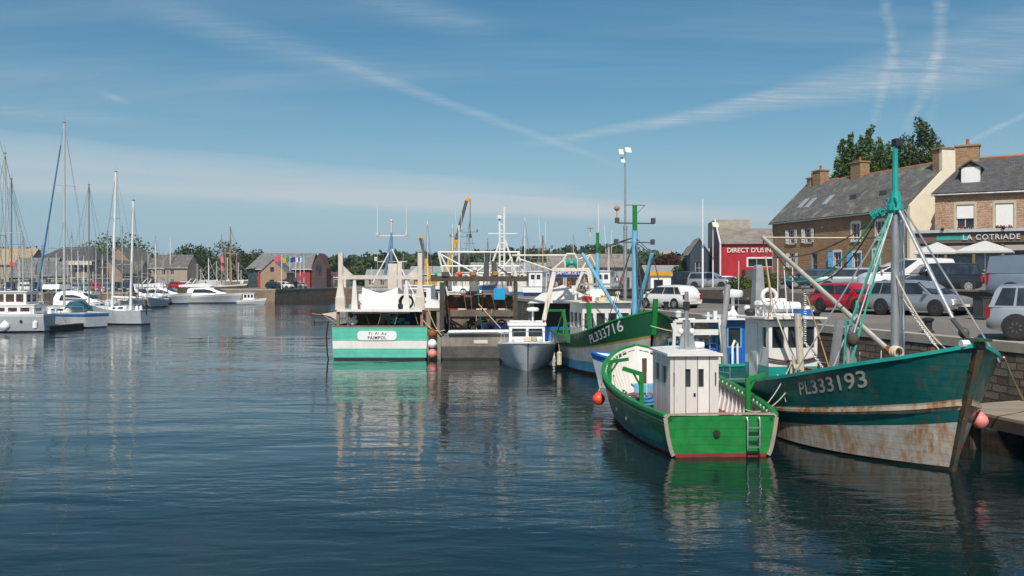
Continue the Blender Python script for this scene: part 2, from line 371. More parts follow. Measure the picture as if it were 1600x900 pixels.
# ------------------------------------------------------------------ hulls
def herm(ctrl):
    T = [c[0] for c in ctrl]; V = [np.array(c[1:], float) for c in ctrl]; n = len(T); S = []
    for i in range(n):
        if i == 0: s = (V[1]-V[0])/(T[1]-T[0])
        elif i == n-1: s = (V[-1]-V[-2])/(T[-1]-T[-2])
        else: s = ((V[i+1]-V[i])/(T[i+1]-T[i])+(V[i]-V[i-1])/(T[i]-T[i-1]))/2
        S.append(s)
    def f(t):
        t = min(max(t, T[0]), T[-1]); i = 0
        while i < n-2 and t > T[i+1]: i += 1
        h = T[i+1]-T[i]; x = (t-T[i])/h
        return ((1+2*x)*(1-x)**2)*V[i]+x*(1-x)**2*h*S[i]+x*x*(3-2*x)*V[i+1]+x*x*(x-1)*h*S[i+1]
    return f
def make_hull(root, L, ctrl, bands, rake=.6, srake=0, deck=None, dm=None, inm=None, railm=None, n=26, th=.08, rw=.07, rh=.05, tbands=None, pw=1.2, ribs=0, sub=2, rp=5):
    """local x towards the bow, z=0 the waterline; ctrl rows (t, half beam at rail, half beam at water, rail height)"""
    F = herm(ctrl)
    def Pt(t, u, sd=1, off=0):
        hb, wl, zs = F(t); hb = max(hb, .012); wl = max(wl, .01)
        if u >= 0: y = wl+(hb-wl)*u**pw; z = zs*u
        else: y = wl*(1+u*.9); z = u*1.2
        x = L*t+rake*max(u, 0)*t**rp*1.0-srake*max(u, 0)*(1-t)**6+(-.5*rake*t**8*(-u) if u < 0 else 0)
        return Vector((x, sd*max(y+off, .004), z))
    ts = [1-(1-i/n)**1.35 for i in range(n+1)]
    us = [(-.35, -.35, bands[0][2])]; prev = (-.35, -.35)
    rows = [(-.35, -.35)]; rm = []
    for a, b_, m in bands:
        k = max(1, sub if a-prev[0] > .12 else 1)
        for j in range(1, k+1):
            rows.append((prev[0]+(a-prev[0])*j/k, prev[1]+(b_-prev[1])*j/k)); rm.append(m)
        prev = (a, b_)
    hb_ = MB()
    for sd in (1, -1):
        for j in range(len(rows)-1):
            hb_.use(rm[j]); A = []; B = []
            for t in ts:
                ua = rows[j][0]+(rows[j][1]-rows[j][0])*t; ub = rows[j+1][0]+(rows[j+1][1]-rows[j+1][0])*t
                A.append(Pt(t, ua, sd)); B.append(Pt(t, ub, sd))
            hb_.loft([A, B] if sd == 1 else [B, A])
    h = hb_.build('hull', None, root, 50)
    tb = MB(); prev = -.35
    for a, m in (tbands or [(b_[0], b_[2]) for b_ in bands]):
        tb.use(m); k = 4
        for j in range(k):
            u0 = prev+(a-prev)*j/k; u1 = prev+(a-prev)*(j+1)/k
            tb.add([Pt(0, u0, -1), Pt(0, u0, 1), Pt(0, u1, 1), Pt(0, u1, -1)], [(3, 2, 1, 0)])
        prev = a
    if F(0)[0] > .1: tb.build('transom', None, root, 50)
    dz = deck if callable(deck) else ((lambda t: F(t)[2]-.03) if deck is None else (lambda t: min(deck, F(t)[2]-.03)))
    db = MB().use(dm); Ls = []; Rs = []; Cs = []
    for t in ts:
        ud = max(dz(t), .02)/F(t)[2] if dz(t) < F(t)[2]-.2 else 1
        p = Pt(t, ud); y = max(p.y-th, .003); x = p.x-(th*3*(t-.8)*5 if t > .8 else 0)
        Ls.append(Vector((x, y, dz(t)))); Rs.append(Vector((x, -y, dz(t)))); Cs.append(Vector((x, 0, dz(t)+.03)))
    db.loft([Ls, Cs, Rs]); db.build('deck', dm, root, 50)
    if inm:
        ib = MB().use(inm)
        for sd in (1, -1):
            RR = [[] for _ in range(5)]
            for i, t in enumerate(ts):
                ud = max(dz(t), .02)/F(t)[2]
                for k in range(5):
                    u = 1+(ud-1)*k/4; p = Pt(t, u, sd); y = max(abs(p.y)-th, .003); RR[k].append(Vector((p.x-(th*1.5*(t-.8)*5 if t > .8 else 0), sd*y, p.z-(.01 if k == 0 else 0))))
                if ribs and i % ribs == 0 and 0 < i < n-1:
                    s_ = Vector((0, -sd*.03, 0)); ib.bar(RR[0][-1]+s_, RR[2][-1]+s_, .05, .06); ib.bar(RR[2][-1]+s_, RR[4][-1]+s_, .05, .06)
            ib.loft(RR if sd == -1 else RR[::-1])
        p = Pt(0, 1); ib.add([(th, -Ls[0].y, dz(0)), (th, Ls[0].y, dz(0)), (th-srake*.8, abs(p.y)-th, p.z-.01), (th-srake*.8, -(abs(p.y)-th), p.z-.01)], [(0, 1, 2, 3)])
        ib.build('bulwark', inm, root, 50)
    if railm:
        rb = MB().use(railm)
        for sd in (1, -1):
            rr = [[], [], [], []]
            for t in ts:
                p = Pt(t, 1, sd); yo = abs(p.y)+rw*.4; yi = max(abs(p.y)-rw-th*.5, .004)
                for k, (yy, zz) in enumerate(((yo, -rh*.5), (yo, rh*.5), (yi, rh*.5), (yi, -rh*.5))): rr[k].append(Vector((p.x+(.04 if t == 1 else 0), sd*yy, p.z+zz)))
            cols = [[rr[k][i] for k in range(4)] for i in range(len(ts))]
            if sd == -1: cols = [list(reversed(c)) for c in cols]
            rb.loft(cols, closed=True, cap=True)
        if F(0)[0] > .1:
            p = Pt(0, 1); rb.bx(p.x-.03, p.x+th+.04, -abs(p.y), abs(p.y), p.z-rh*.5+.002, p.z+rh*.5+.002)
        rb.build('rail', railm, root, 50)
    return Pt, F, Ls
def hull_text(root, Pt, body, size, t0, u0, L, zs, m, sd=1, slope=0., name='registration_number'):
    v, f = text_mesh(body, size, .0); b = MB(); out = []
    for x, y, z in v:
        xx = x if sd == -1 else -x
        t = t0+xx/L; u = u0+(y+slope*xx)/zs
        p = Pt(t, u, sd, .012); out.append(p)
    b.add(out, f); return b.build(name, m, root, 0)
def boat_root(name, stem, head, L, label, cat='boat', group=None):
    """stem = where the bow meets the water, head = direction the bow points (world dx,dy)"""
    a = math.atan2(head[1], head[0]); return empty(name, (stem[0]-math.cos(a)*L, stem[1]-math.sin(a)*L, 0), a, label, cat, group)
# ------------------------------------------------------------------ shared materials
white = paint('white_paint', (.72, .70, .66), .4, var=.08, streak=(.42, .34, .24), sa=.35)
cleanw = paint('gelcoat', (.80, .80, .78), .25, var=.05)
offw = paint('cream_paint', (.68, .62, .50), .5, var=.12, streak=(.32, .2, .1), sa=.5)
greyp = paint('grey_paint', (.30, .31, .31), .5, var=.2, streak=(.12, .1, .08))
dkgrey = paint('dark_grey', (.07, .07, .07), .6)
black = paint('black_rubber', (.02, .02, .022), .6)
steel = paint('galvanised', (.42, .43, .43), .38, metal=.6, var=.15)
alu = paint('aluminium', (.60, .61, .62), .35, metal=.55, var=.06)
chrome = paint('stainless', (.7, .7, .7), .2, metal=.9, var=.05, bump=0)
rust = paint('rust', (.20, .075, .028), .85, var=.4, bump=.5)
rustyw = paint('rusty_white', (.55, .50, .40), .6, var=.25, streak=(.25, .1, .03), sa=.9, chips=(.22, .09, .04))
wood = paint('weathered_wood', (.25, .18, .12), .75, var=.3)
dkwood = paint('dark_wood', (.075, .055, .04), .8, var=.3)
palewood = planks('pale_planks', (.34, .30, .24), .14)
deckm = planks('deck_planks', (.22, .18, .13), .12)
gls = glass('window_glass'); gls2 = glass('warm_glass', (.06, .035, .025), .08)
green = paint('bright_green', (.008, .20, .035), .4, var=.12, bump=.15)
dgreen = paint('dark_green', (.008, .085, .035), .4, var=.2, streak=(.12, .12, .07), sa=.4)
teal = paint('teal_paint', (.003, .135, .125), .4, var=.25, streak=(.10, .075, .03), sa=.35)
teal2 = paint('bright_teal', (.01, .32, .27), .45, var=.15)
aqua = paint('aqua_paint', (.10, .49, .36), .45, var=.12, seam=.24, streak=(.2, .35, .25), sa=.3)
blue = paint('blue_paint', (.015, .12, .36), .4, var=.2)
sky_b = paint('light_blue', (.16, .42, .60), .5, var=.15, streak=(.2, .15, .1))
navy = paint('navy', (.012, .03, .10), .35)
red_af = paint('antifouling', (.20, .028, .02), .7, var=.3)
redp = paint('red_paint', (.42, .018, .02), .4)
orange = paint('buoy_orange', (.75, .07, .03), .4, var=.08)
pinkb = paint('faded_buoy', (.72, .22, .20), .5, var=.1)
yellow = paint('yellow_paint', (.62, .34, .02), .4)
tarp = paint('white_canvas', (.78, .77, .74), .8, var=.07)
sailc = paint('sail_cover_blue', (.01, .09, .13), .8)
ropeg = paint('green_rope', (.03, .35, .24), .8); ropew = paint('pale_rope', (.55, .47, .33), .85); ropeo = paint('orange_rope', (.45, .22, .07), .85)
concrete = paint('concrete', (.36, .32, .26), .85, var=.2, streak=(.15, .13, .1), bump=.4)
asph = Mt('asphalt'); v_ = asph.mapv()
k_ = asph.mix(asph.ramp(asph.noise(v_, .25, 6, .65), .35, .7), (.145, .13, .115), (.20, .185, .16)); k_ = asph.mix(asph.ramp(asph.noise(v_, 40, 4), .4, .7, 0, .3), k_, (.09, .085, .08))
asph.col(k_); asph.rough(.9); asph.bump(asph.noise(v_, 60, 3), .3, .01); asph = asph.m
quaystone = stone('quay_masonry', [(.085, .06, .042), (.15, .11, .075), (.21, .16, .11)], (.05, .042, .035), .62, .24, .05, msz=.03, moss=(.05, .045, .025))
farstone = stone('far_quay_masonry', [(.21, .13, .08), (.28, .19, .12), (.32, .24, .16)], (.16, .12, .08), .9, .4, .05)
rubble = stone('rubble_wall', [(.30, .16, .07), (.62, .42, .22), (.38, .27, .17), (.68, .56, .38), (.42, .24, .12)], (.40, .32, .22), .42, .19, .13, bump=1.1)
pinkst = stone('pink_granite', [(.34, .18, .10), (.56, .38, .25), (.42, .26, .16), (.62, .48, .33), (.48, .30, .19)], (.52, .44, .33), .40, .16, .12, bump=.9)
lowst = stone('garden_stone', [(.16, .13, .1), (.28, .23, .17), (.2, .15, .1)], (.1, .085, .065), .4, .17, .08)
dress = paint('dressed_granite', (.50, .42, .30), .85, var=.15, bump=.3)
render_ = paint('cream_render', (.76, .68, .52), .9, var=.06, streak=(.5, .42, .3), sa=.25)
slate1 = slate('old_slate', (.115, .11, .105)); slate2 = slate('dark_slate', (.075, .073, .075), lichen=(.12, .115, .1)); slate3 = slate('far_slate', (.16, .165, .16), .35, .5, (.2, .2, .19))
ridge = paint('orange_ridge_tile', (.42, .13, .05), .8, var=.25)
leafA = foliage('poplar_leaves', (.045, .088, .026), (.095, .155, .042)); leafB = foliage('broad_leaves', (.030, .055, .022), (.065, .095, .035), .2)
leafC = foliage('shrub_leaves', (.04, .07, .015), (.10, .13, .03)); leafD = foliage('plum_leaves', (.035, .012, .015), (.07, .025, .025))
bark = paint('bark', (.12, .09, .065), .9, var=.3, bump=.6)
# water
t = Mt('harbour_water'); v = t.mapv('Object', (1, 1, 1)); va = t.mapv('Object', (.55, 1.5, 1), (0, 0, R(6)))
n1 = t.noise(t.mapv('Object', (.5, 1.15, 1), (0, 0, R(-8))), .30, 3, .5, .3); n2 = t.noise(va, 1.25, 3, .55, .4); n3 = t.noise(t.mapv('Object', (.7, 1.3, 1), (0, 0, R(12))), 4.2, 3, .55)
far_ = t.math('ADD', t.ramp(t.node('ShaderNodeSeparateXYZ').outputs[1], 45, 100, 0, 1.3), 1)
patch = t.ramp(t.noise(t.mapv('Object', (.25, 1, 1)), .045, 4, .62), .40, .60, .12, 1.25)
h = t.math('ADD', t.math('ADD', t.math('MULTIPLY', n1, .085), t.math('MULTIPLY', t.math('MULTIPLY', n2, .028), t.math('MULTIPLY', patch, far_))), t.math('MULTIPLY', t.math('MULTIPLY', n3, .006), patch))
bp = t.node('ShaderNodeBump'); bp.inputs['Strength'].default_value = 1; bp.inputs['Distance'].default_value = 1.0; t.l.new(h, bp.inputs['Height'])
t.l.new(t.c.outputs['Object'], [n for n in t.n if n.type == 'SEPXYZ'][0].inputs[0]); t.l.new(bp.outputs[0], t.b.inputs['Normal']); t.col((.003, .012, .013)); t.rough(.03); t.b.inputs['IOR'].default_value = 1.333
water_m = t.m
# ------------------------------------------------------------------ water, ground
b = MB(); b.add([(-900, -60, 0), (900, -60, 0), (900, 1500, 0), (-900, 1500, 0)], [(0, 1, 2, 3)])
tag(b.build('water', water_m, None, 0), kind='structure')
QZ = 2.7
def edgeX(Y): return 15-.22*(Y-26.4)
def ss(a, b_, x): x = min(1, max(0, (x-a)/(b_-a))); return x*x*(3-2*x)
WP = 9.3                                              # distance of the low garden wall from the quay edge
def gz(x, y):
    """height of the right bank"""
    p = (x-edgeX(y))*.9766
    if p < WP: z = QZ+.045*max(p, 0)*(1-.8*ss(45, 72, y))
    else:
        up = 3.75+max(0, min(p-WP, 12))*.035+1.0*ss(19.5, 26, p)
        z = up+(3.3+.006*(p-WP)-up)*ss(78, 105, y)
    return z-(z-QZ)*ss(115, 150, y)
b = MB(); rows = []; ys = [2+148*(i/70)**1.15 for i in range(71)]; ps = [0, 1, 2, 4, 6, 8, WP-.02, WP+.02, 11, 13, 15, 17, 19.5, 20.5, 21.5, 23, 24.5, 26, 30, 40, 60, 100, 200, 400]
for y in ys: rows.append([Vector((edgeX(y)+p*1.024, y, gz(edgeX(y)+p*1.024, y))) for p in ps])
b.loft(rows); tag(b.build('ground', asph, None, 40), kind='structure')
SH = [(edgeX(2), 2), (edgeX(150), 150), (-30, 205), (-43, 221), (-47.3, 179), (-58, 181.5), (-78, 187), (-57.3, 134), (-75, 127), (-400, 118)]
b = MB(); poly = [(x, y, QZ-.012) for x, y in SH[1:]]+[(-900, 118, QZ-.012), (-900, 1500, QZ-.012), (900, 1500, QZ-.012), (900, 150, QZ-.012)]
import mathutils.geometry as mg
tri = mg.tessellate_polygon([[Vector(p) for p in poly]])
fs = [t_ if (Vector(poly[t_[1]])-Vector(poly[t_[0]])).cross(Vector(poly[t_[2]])-Vector(poly[t_[0]])).z > 0 else t_[::-1] for t_ in tri]
b.add(poly, fs); tag(b.build('far_ground', asph, None, 0), kind='structure')
def quay(pts, m, label, cope=True, top=QZ):
    r = empty('quay_wall', (*pts[0], 0), 0, label, 'quay wall'); o = Vector((*pts[0], 0)); b = MB(); cb = MB()
    for a, c in zip(pts[:-1], pts[1:]):
        A = Vector((*a, 0))-o; B = Vector((*c, 0))-o; d = (B-A).normalized(); n = Vector((-d.y, d.x, 0)); n_ = int((B-A).length/6)+1   # water to the left of travel
        rows = [[A.lerp(B, i/n_)+Vector((0, 0, z))+n*(.06*(QZ-z)-.0) for i in range(n_+1)] for z in (-.8, .6, 1.7, top-.26)]
        b.loft([x for x in rows])
        A2 = A-d*.0; B2 = B+d*.0
        if cope: cb.extr([A2+n*.06+Vector((0, 0, top-.26)), B2+n*.06+Vector((0, 0, top-.26)), B2+n*.06+Vector((0, 0, top+.03)), A2+n*.06+Vector((0, 0, top+.03))], -n*.62)
    b.build('masonry', m, r, 0)
    if cope: cb.build('coping', concrete, r, 0)
    return r
quay(SH[0:3][::1], quaystone, 'long stone quay wall with pale coping behind the moored fishing boats')
quay(SH[2:6], farstone, 'tan stone quay wall at the back below the red building')
quay(SH[5:8], farstone, 'stone quay wall behind the white motor yachts')
quay(SH[7:10], farstone, 'low tan quay wall below the row of parked cars, far left')
# low retaining wall with coping between the car park and the upper road
def strip_wall(pts, zt, th, m, cm, label, name='stone_wall', below=.6, cat='stone wall'):
    """pts (x,y), zt top heights"""
    r = empty(name, (*pts[0], 0), 0, label, cat); o = Vector((*pts[0], 0)); b = MB(); cb = MB()
    for i in range(len(pts)-1):
        A = Vector((*pts[i], 0))-o; B = Vector((*pts[i+1], 0))-o; d = (B-A).normalized(); n = Vector((d.y, -d.x, 0))*th/2
        za, zb = zt[i], zt[i+1]; ga = gz(*pts[i])-below; gb = gz(*pts[i+1])-below; Z = lambda z: Vector((0, 0, z))
        b.add([A+n+Z(ga), B+n+Z(gb), B+n+Z(zb), A+n+Z(za), A-n+Z(ga), B-n+Z(gb), B-n+Z(zb), A-n+Z(za)], [(0, 1, 2, 3), (5, 4, 7, 6), (4, 0, 3, 7), (1, 5, 6, 2), (3, 2, 6, 7)])
        if cm:
            n2 = n*1.3; cb.add([A+n2+Z(za), B+n2+Z(zb), B+n2+Z(zb+.09), A+n2+Z(za+.09), A-n2+Z(za), B-n2+Z(zb), B-n2+Z(zb+.09), A-n2+Z(za+.09)], [(0, 1, 2, 3), (5, 4, 7, 6), (4, 0, 3, 7), (1, 5, 6, 2), (3, 2, 6, 7), (0, 4, 5, 1)])
    b.build('masonry', m, r, 0)
    if cm: cb.build('coping', cm, r, 0)
    return r
def wl(y, p=WP): return (edgeX(y)+p*1.024, y)
ysA = [34, 38, 42, 46, 50, 54]; strip_wall([wl(y) for y in ysA], [4.05]*6, .4, lowst, concrete, 'low rubble wall behind the silver car, right of the road')
ysB = [57.5, 62, 67, 72]; strip_wall([wl(y) for y in ysB], [4.0, 3.95, 3.85, 3.8], .4, lowst, None, 'dark low stone wall behind the red car')
ysC = [73.5, 80, 87, 94, 100]; strip_wall([wl(y) for y in ysC], [3.8, 3.75, 3.7, 3.6, 3.5], .4, lowst, concrete, 'long low stone wall below the planting and the pickup')
# ------------------------------------------------------------------ buildings
def V3(x, y, z=0): return Vector((x, y, z))
def gable_house(name, label, loc, ang, L, D, hw, hr, wm, rm, holes, cat='house', fm=white, pm=gls, gm=None, over=.25, ridge_m=None, chims=(), base=-1.5, th=.18, grp=None, hip=0, **kw):
    """local x along the front (front at y=0 facing -y), ridge along x"""
    r = empty(name, loc, ang, label, cat, grp)
    walls(r, [(0, 0), (L, 0), (L, D), (0, D)], 0, hw, holes, wm, th, fm, pm, **kw)
    b = MB(); b.bx(.01, L-.01, .01, D-.01, base, 0)
    b.build('plinth', wm, r, 0)
    if not hip:
        for x, s_ in ((0, 1), (L, -1)):
            b = MB(); b.extr([(x, 0, hw), (x, D, hw), (x, D/2, hr-.08)], (s_*.25, 0, 0)); b.build('gable', gm or wm, r, 0)
    b = MB(); sl = (hr-hw)/(D/2); e0 = -over; zz = hw-over*sl; hx = hip
    for sd in (0, 1):
        y0 = e0 if sd == 0 else D-e0
        p = [V3(-over*.6, y0, zz), V3(L+over*.6, y0, zz), V3(L+over*.6-hx, D/2, hr), V3(-over*.6+hx, D/2, hr)]
        if sd: p = [p[1], p[0], p[3], p[2]]
        n = (p[1]-p[0]).cross(p[3]-p[0]).normalized(); b.extr([q+n*.02 for q in p], n*.13)
    if hip:
        for x, s_ in ((-over*.6, 1), (L+over*.6, -1)):
            p = [V3(x, D-e0, zz), V3(x, e0, zz), V3(x+s_*hx, D/2, hr)]
            if s_ < 0: p = [p[1], p[0], p[2]]
            n = (p[1]-p[0]).cross(p[2]-p[0]).normalized(); b.extr([q+n*.02 for q in p], n*.13)
    ro = b.build('roof', rm, r, 0)
    b = MB(); b.tube([(-over*.6+hx, D/2, hr+.1), (L+over*.6-hx, D/2, hr+.1)], .13, 6); b.build('ridge_tiles', ridge_m or rm, ro)
    b = MB(); b.tube([(-over, e0-.06, zz-.02), (L+over, e0-.06, zz-.02)], .07, 6); b.build('gutter', steel, ro)
    for (x, w, d, top, pots, m) in chims:
        b = MB(); b.bx(x-w/2, x+w/2, D/2-d/2, D/2+d/2, hr-2.2, top); b.bx(x-w/2-.08, x+w/2+.08, D/2-d/2-.08, D/2+d/2+.08, top+.003, top+.14); c = b.build('chimney', m, ro, 0)
        for k in range(pots):
            b = MB(); b.lathe([(.13, top+.15), (.11, top+.55), (.14, top+.6)], (x+(k-(pots-1)/2)*.4, D/2, 0), 8); b.build('chimney_pot', ridge_m or rust, c)
    return r, ro, sl
# --- stone terraced house, facade along the quay direction
A = V3(26.6, 91.4); B = V3(32.05, 72.6); L1 = (B-A).length; ang1 = math.atan2(B.y-A.y, B.x-A.x); GZ1 = 5.0
E1 = 5.5; sh = (sky_b, R(8)); shw = (white, R(6))
wins = []
def hw_(x, z, w=.95, h=1.35, **k): return (x-w/2, x+w/2, z, z+h, k)
bshut = paint('blue_shutter', (.10, .34, .62), .5, var=.1)
H1 = {0: [hw_(3.4, 3.15, shutters=shw, mull=(1, 2), sill=dress), hw_(6.1, 3.15, shutters=shw, mull=(1, 2), sill=dress), hw_(13.1, 3.05, 1.05, 1.5, surround=white, mull=(1, 1), sill=white), hw_(16.3, 3.05, 1.05, 1.5, surround=white, mull=(1, 1), sill=white),
          hw_(3.5, .85, shutters=shw, mull=(1, 2), sill=dress), hw_(10.5, .75, 1.0, 1.35, surround=white, shutters=(bshut, R(25)), mull=(1, 1), sill=white), hw_(13.2, .55, 1.0, 1.4, surround=white, shutters=(bshut, R(25)), mull=(1, 1), sill=white), (6.6, 7.5, 0, 2.1, dict(fm=bshut, mull=(0, 1))), (15.4, 16.2, 0, 2.1, dict(surround=white, mull=(0, 1), fm=white))]}
hs1, ro1, sl1 = gable_house('stone_house', 'old rubble stone terraced house with blue shutters and a lichened slate roof', (A.x, A.y, GZ1), ang1, L1, 8.2, E1, 9.3, rubble, slate1, H1, fm=white, pm=gls2, ridge_m=ridge,
    chims=((.8, .6, .9, 9.9, 1, rubble), (2.2, 1.3, 1.0, 10.5, 1, rubble), (8.3, 1.4, 1.0, 10.6, 1, rubble)))
# cream rendered gable with its stack at the near end
b = MB(); x0 = L1+.003; b.extr([(x0, -.05, -1.5), (x0, 8.3, -1.5), (x0, 8.3, E1+.1), (x0, 4.5, 9.6), (x0, 4.3, 10.3), (x0, 3.1, 10.3), (x0, 3.1, 8.5), (x0, -.05, E1+.1)], (.32, 0, 0)); b.build('gable_wall', render_, hs1, 0)
b = MB(); b.bx(L1-.75, L1-.003, 3.1, 4.3, 7.6, 10.2); b.bx(L1-.85, L1+.4, 3.0, 4.4, 10.31, 10.45); b.build('chimney', rubble, ro1, 0)
for x, u in ((2.6, -.5), (3.9, -.55), (6.6, -.5)):
    b = MB(); y0, y1 = 1.6+u, 2.6+u
    p = [V3(x, y0, E1+y0*sl1+.19), V3(x+.62, y0, E1+y0*sl1+.19), V3(x+.62, y1, E1+y1*sl1+.19), V3(x, y1, E1+y1*sl1+.19)]; b.extr(p, (0, -.03, .05)); b.build('skylight', alu, ro1, 0)
for x in (10.6, 14.6):
    b = MB(); y0, y1 = 1.25, 1.9; z = lambda y: E1+y*sl1+.18
    b.add([(x, y0, z(y0)), (x+.9, y0, z(y0)), (x+.9, y0, z(y0)+.45), (x, y0, z(y0)+.45), (x-.1, y1+.1, z(y1)+.1), (x+1, y1+.1, z(y1)+.1)], [(0, 1, 2, 3), (3, 2, 5, 4), (0, 3, 4), (1, 5, 2)]); b.build('skylight', dkgrey, ro1, 0)
# street lantern bracket & downpipe
b = MB(); b.tube([(.15, -.1, 0), (.15, -.1, E1-.2)], .05); b.build('downpipe', steel, hs1)
# --- restaurant
GZ2 = 4.95; A2 = V3(31.2, 66.1); dR = V3(1.0, -.60).normalized(); ang2 = math.atan2(dR.y, dR.x); L2 = 17
rol = paint('roller_shutter', (.72, .72, .70), .6, var=.04)
Hr = {0: [hw_(x, 3.35, 1.15, 1.75, surround=dress, sill=dress, mull=(1, 0)) for x in (2.0, 4.5, 7.6, 11.5, 14.5)] + []}
rs, ro2, sl2 = gable_house('restaurant', 'pink granite restaurant with slate roof, dormers and a brown shopfront', (A2.x, A2.y, GZ2), ang2, L2, 7.4, 6.05, 8.75, pinkst, slate2, Hr, cat='restaurant', fm=white, pm=gls, ridge_m=ridge, chims=((1.9, 1.6, 1.0, 9.75, 1, rubble),), th=.22, hip=2.2)
for x, v0 in ((2.0, .75), (4.5, .05), (7.6, .6)):
    b = MB(); b.bx(x-.55, x+.55, .055, .075, 3.35+v0, 5.08); b.build('roller_shutter', rol, rs, 0)
for x in (2.0, 4.5, 7.6):
    b = MB()
    for k in range(90):
        q = V3(x+random.uniform(-.5, .5), random.uniform(-.35, -.12), 3.3+random.uniform(-.1, .22)); s = .06
        b.use(redp if random.random() < .6 else leafC); n = Vector((random.gauss(0, 1), random.gauss(0, 1), random.gauss(0, 1))).normalized(); a = n.orthogonal().normalized(); c = n.cross(a)
        b.add([q+a*s, q+c*s, q-a*s, q-c*s], [(0, 1, 2, 3)])
    b.build('window_flowers', None, rs, 0)
for x in (2.3, 8.6):
    b = MB(); yf = .75; zf = 6.05+yf*sl2+.05; w = .62; hz_ = zf+1.25
    b.bx(x-w, x+w, yf, yf+1.6, zf-.1, hz_); d_ = b.build('dormer', white, ro2, 0)
    b = MB(); b.bx(x-.42, x+.42, yf-.02, yf-.004, zf+.12, zf+1.1); b.build('pane', rol, d_, 0)
    b = MB()
    for s_ in (1, -1):
        p = [V3(x+s_*(w+.18), yf-.18, hz_-.12), V3(x+s_*(w+.18), yf+2.2, hz_-.12), V3(x, yf+2.6, hz_+.42), V3(x, yf-.18, hz_+.42)]
        if s_ < 0: p = p[::-1]
        b.extr(p, (0, 0, .09))
    b.extr([(x-w-.02, yf-.003, hz_), (x+w+.02, yf-.003, hz_), (x, yf-.003, hz_+.4)], (0, .1, 0)); b.build('dormer_roof', slate2, d_, 0)
    b = MB(); b.tube([(x, yf-.2, hz_+.53), (x, yf+2.3, hz_+.53)], .09, 6); b.build('ridge_tiles', ridge, d_)
brown = paint('shopfront_brown', (.13, .085, .06), .6, var=.1); woodp = paint('terrace_post', (.20, .13, .06), .6)
fy = -4.0
b = MB(); b.bx(-.95, L2, fy, -.003, 2.18, 2.98); b.bx(-1.05, L2, fy-.15, .4-.4, 2.985, 3.06); cp_ = b.build('fascia', brown, rs, 0)
b = MB(); b.bx(-1.08, L2, fy-.22, fy-.16, 2.9, 3.1); b.build('gutter', alu, cp_, 0)
b = MB(); b.bx(.5, 2.6, fy-.03, fy-.004, 2.38, 2.72); b.build('teal_band', paint('teal_sign', (.02, .30, .24), .6), cp_, 0)
silver = paint('sign_letters', (.55, .54, .52), .4, var=.05)
text_part('sign_text', 'LA COTRIADE', .50, silver, cp_, (3.85, fy-.06, 2.38), (1, 0, 0), (0, 0, 1), .06, spacing=1.12)
for x in (1.2, 4.9):
    b = MB(); b.ball((x-.3, fy-.3, 3.15), .12, 6); b.tube([(x, fy-.3, 3.05), (x, fy, 3.0)], .02, 4); b.build('sign_lamp', black, cp_)
for i in range(9):
    x = -.7+i*1.75
    b = MB(); b.bx(x-.09, x+.09, fy+.1, fy+.28, -.2, 2.17); b.build('post', woodp, rs, 0)
    b = MB(); b.bx(x+.1, x+1.64, fy+.2, fy+.23, .0, 2.17); b.build('terrace_glass', gls, rs, 0)
    b = MB(); b.bx(x+.12, x+1.62, fy-.02, fy+.06, 1.62, 1.98); b.build('roller_blind', paint('blind_%d' % i, (.36, .32, .27), .8, var=.05) if i == 0 else bpy.data.materials['blind_0'], rs, 0)
b = MB(); b.bx(-.6, L2, fy+.9, fy+1.0, -.3, 2.1); b.build('back_wall', brown, rs, 0)
b = MB()
b.use(lowst).bx(-.9, L2, fy-.4, fy-.05, -1.6, .02); b.use(concrete).bx(-.95, L2, fy-.45, fy, .024, .1); b.build('terrace_wall', None, rs, 0)
# flowers along the terrace
b = MB()
for k in range(700):
    q = V3(random.uniform(-.8, 8), fy-.2+random.uniform(-.15, .15), .1+random.uniform(0, .28)); s = random.uniform(.035, .07)
    b.use(random.choice([leafC, leafC, cleanw, redp])); n = Vector((random.gauss(0, 1), random.gauss(0, 1), random.gauss(0, 1))).normalized(); a = n.orthogonal().normalized(); c = n.cross(a); b.add([q+a*s, q+c*s, q-a*s, q-c*s], [(0, 1, 2, 3)])
tag(b.build('flower_bed', None, None, 0), 'white and red flowers along the top of the restaurant terrace wall', 'flowers', None, 'stuff'); bpy.data.objects['flower_bed'].location = (A2.x, A2.y, GZ2); bpy.data.objects['flower_bed'].rotation_euler.z = ang2
def parasol(x, y, lab, w=3.4):
    r = empty('parasol', (x, y, 4.2), ang2, lab, 'parasol', 'parasols on the restaurant terrace')
    b = MB(); b.tube([(0, 0, 0), (0, 0, 2.85)], .035, 8); b.build('pole', alu, r)
    b = MB(); b.bx(-.35, .35, -.35, .35, 0, .12); b.build('base', concrete, r, 0)
    b = MB(); h = w/2; n = 4; top = []; 
    cs = [(-h, -h), (0, -h*1.0), (h, -h), (h, 0), (h, h), (0, h), (-h, h), (-h, 0)]
    rows = [[V3(0, 0, 2.9)]*8, [V3(p[0]*.5, p[1]*.5, 2.58) for p in cs], [V3(p[0], p[1], 2.2) for p in cs], [V3(p[0], p[1], 2.08) for p in cs]]
    b.loft(rows, closed=True); rows2 = [[q-V3(0, 0, .02) for q in rr] for rr in rows[:3]]; b.loft(rows2[::-1], closed=True); b.build('canopy', paint('parasol_cloth', (.50, .50, .48), .85, var=.05) if 'parasol_cloth' not in bpy.data.materials else bpy.data.materials['parasol_cloth'], r, 20)
    b = MB()
    for p in cs: b.tube([(0, 0, 2.3), (p[0]*.5, p[1]*.5, 2.5)], .012, 4)
    b.build('ribs', woodp, r)
parasol(28.3, 59.6, 'white square parasol at the left of the restaurant terrace, nearer the cream gable', 2.7)
parasol(30.2, 57.2, 'white square parasol under the restaurant name sign', 3.2)
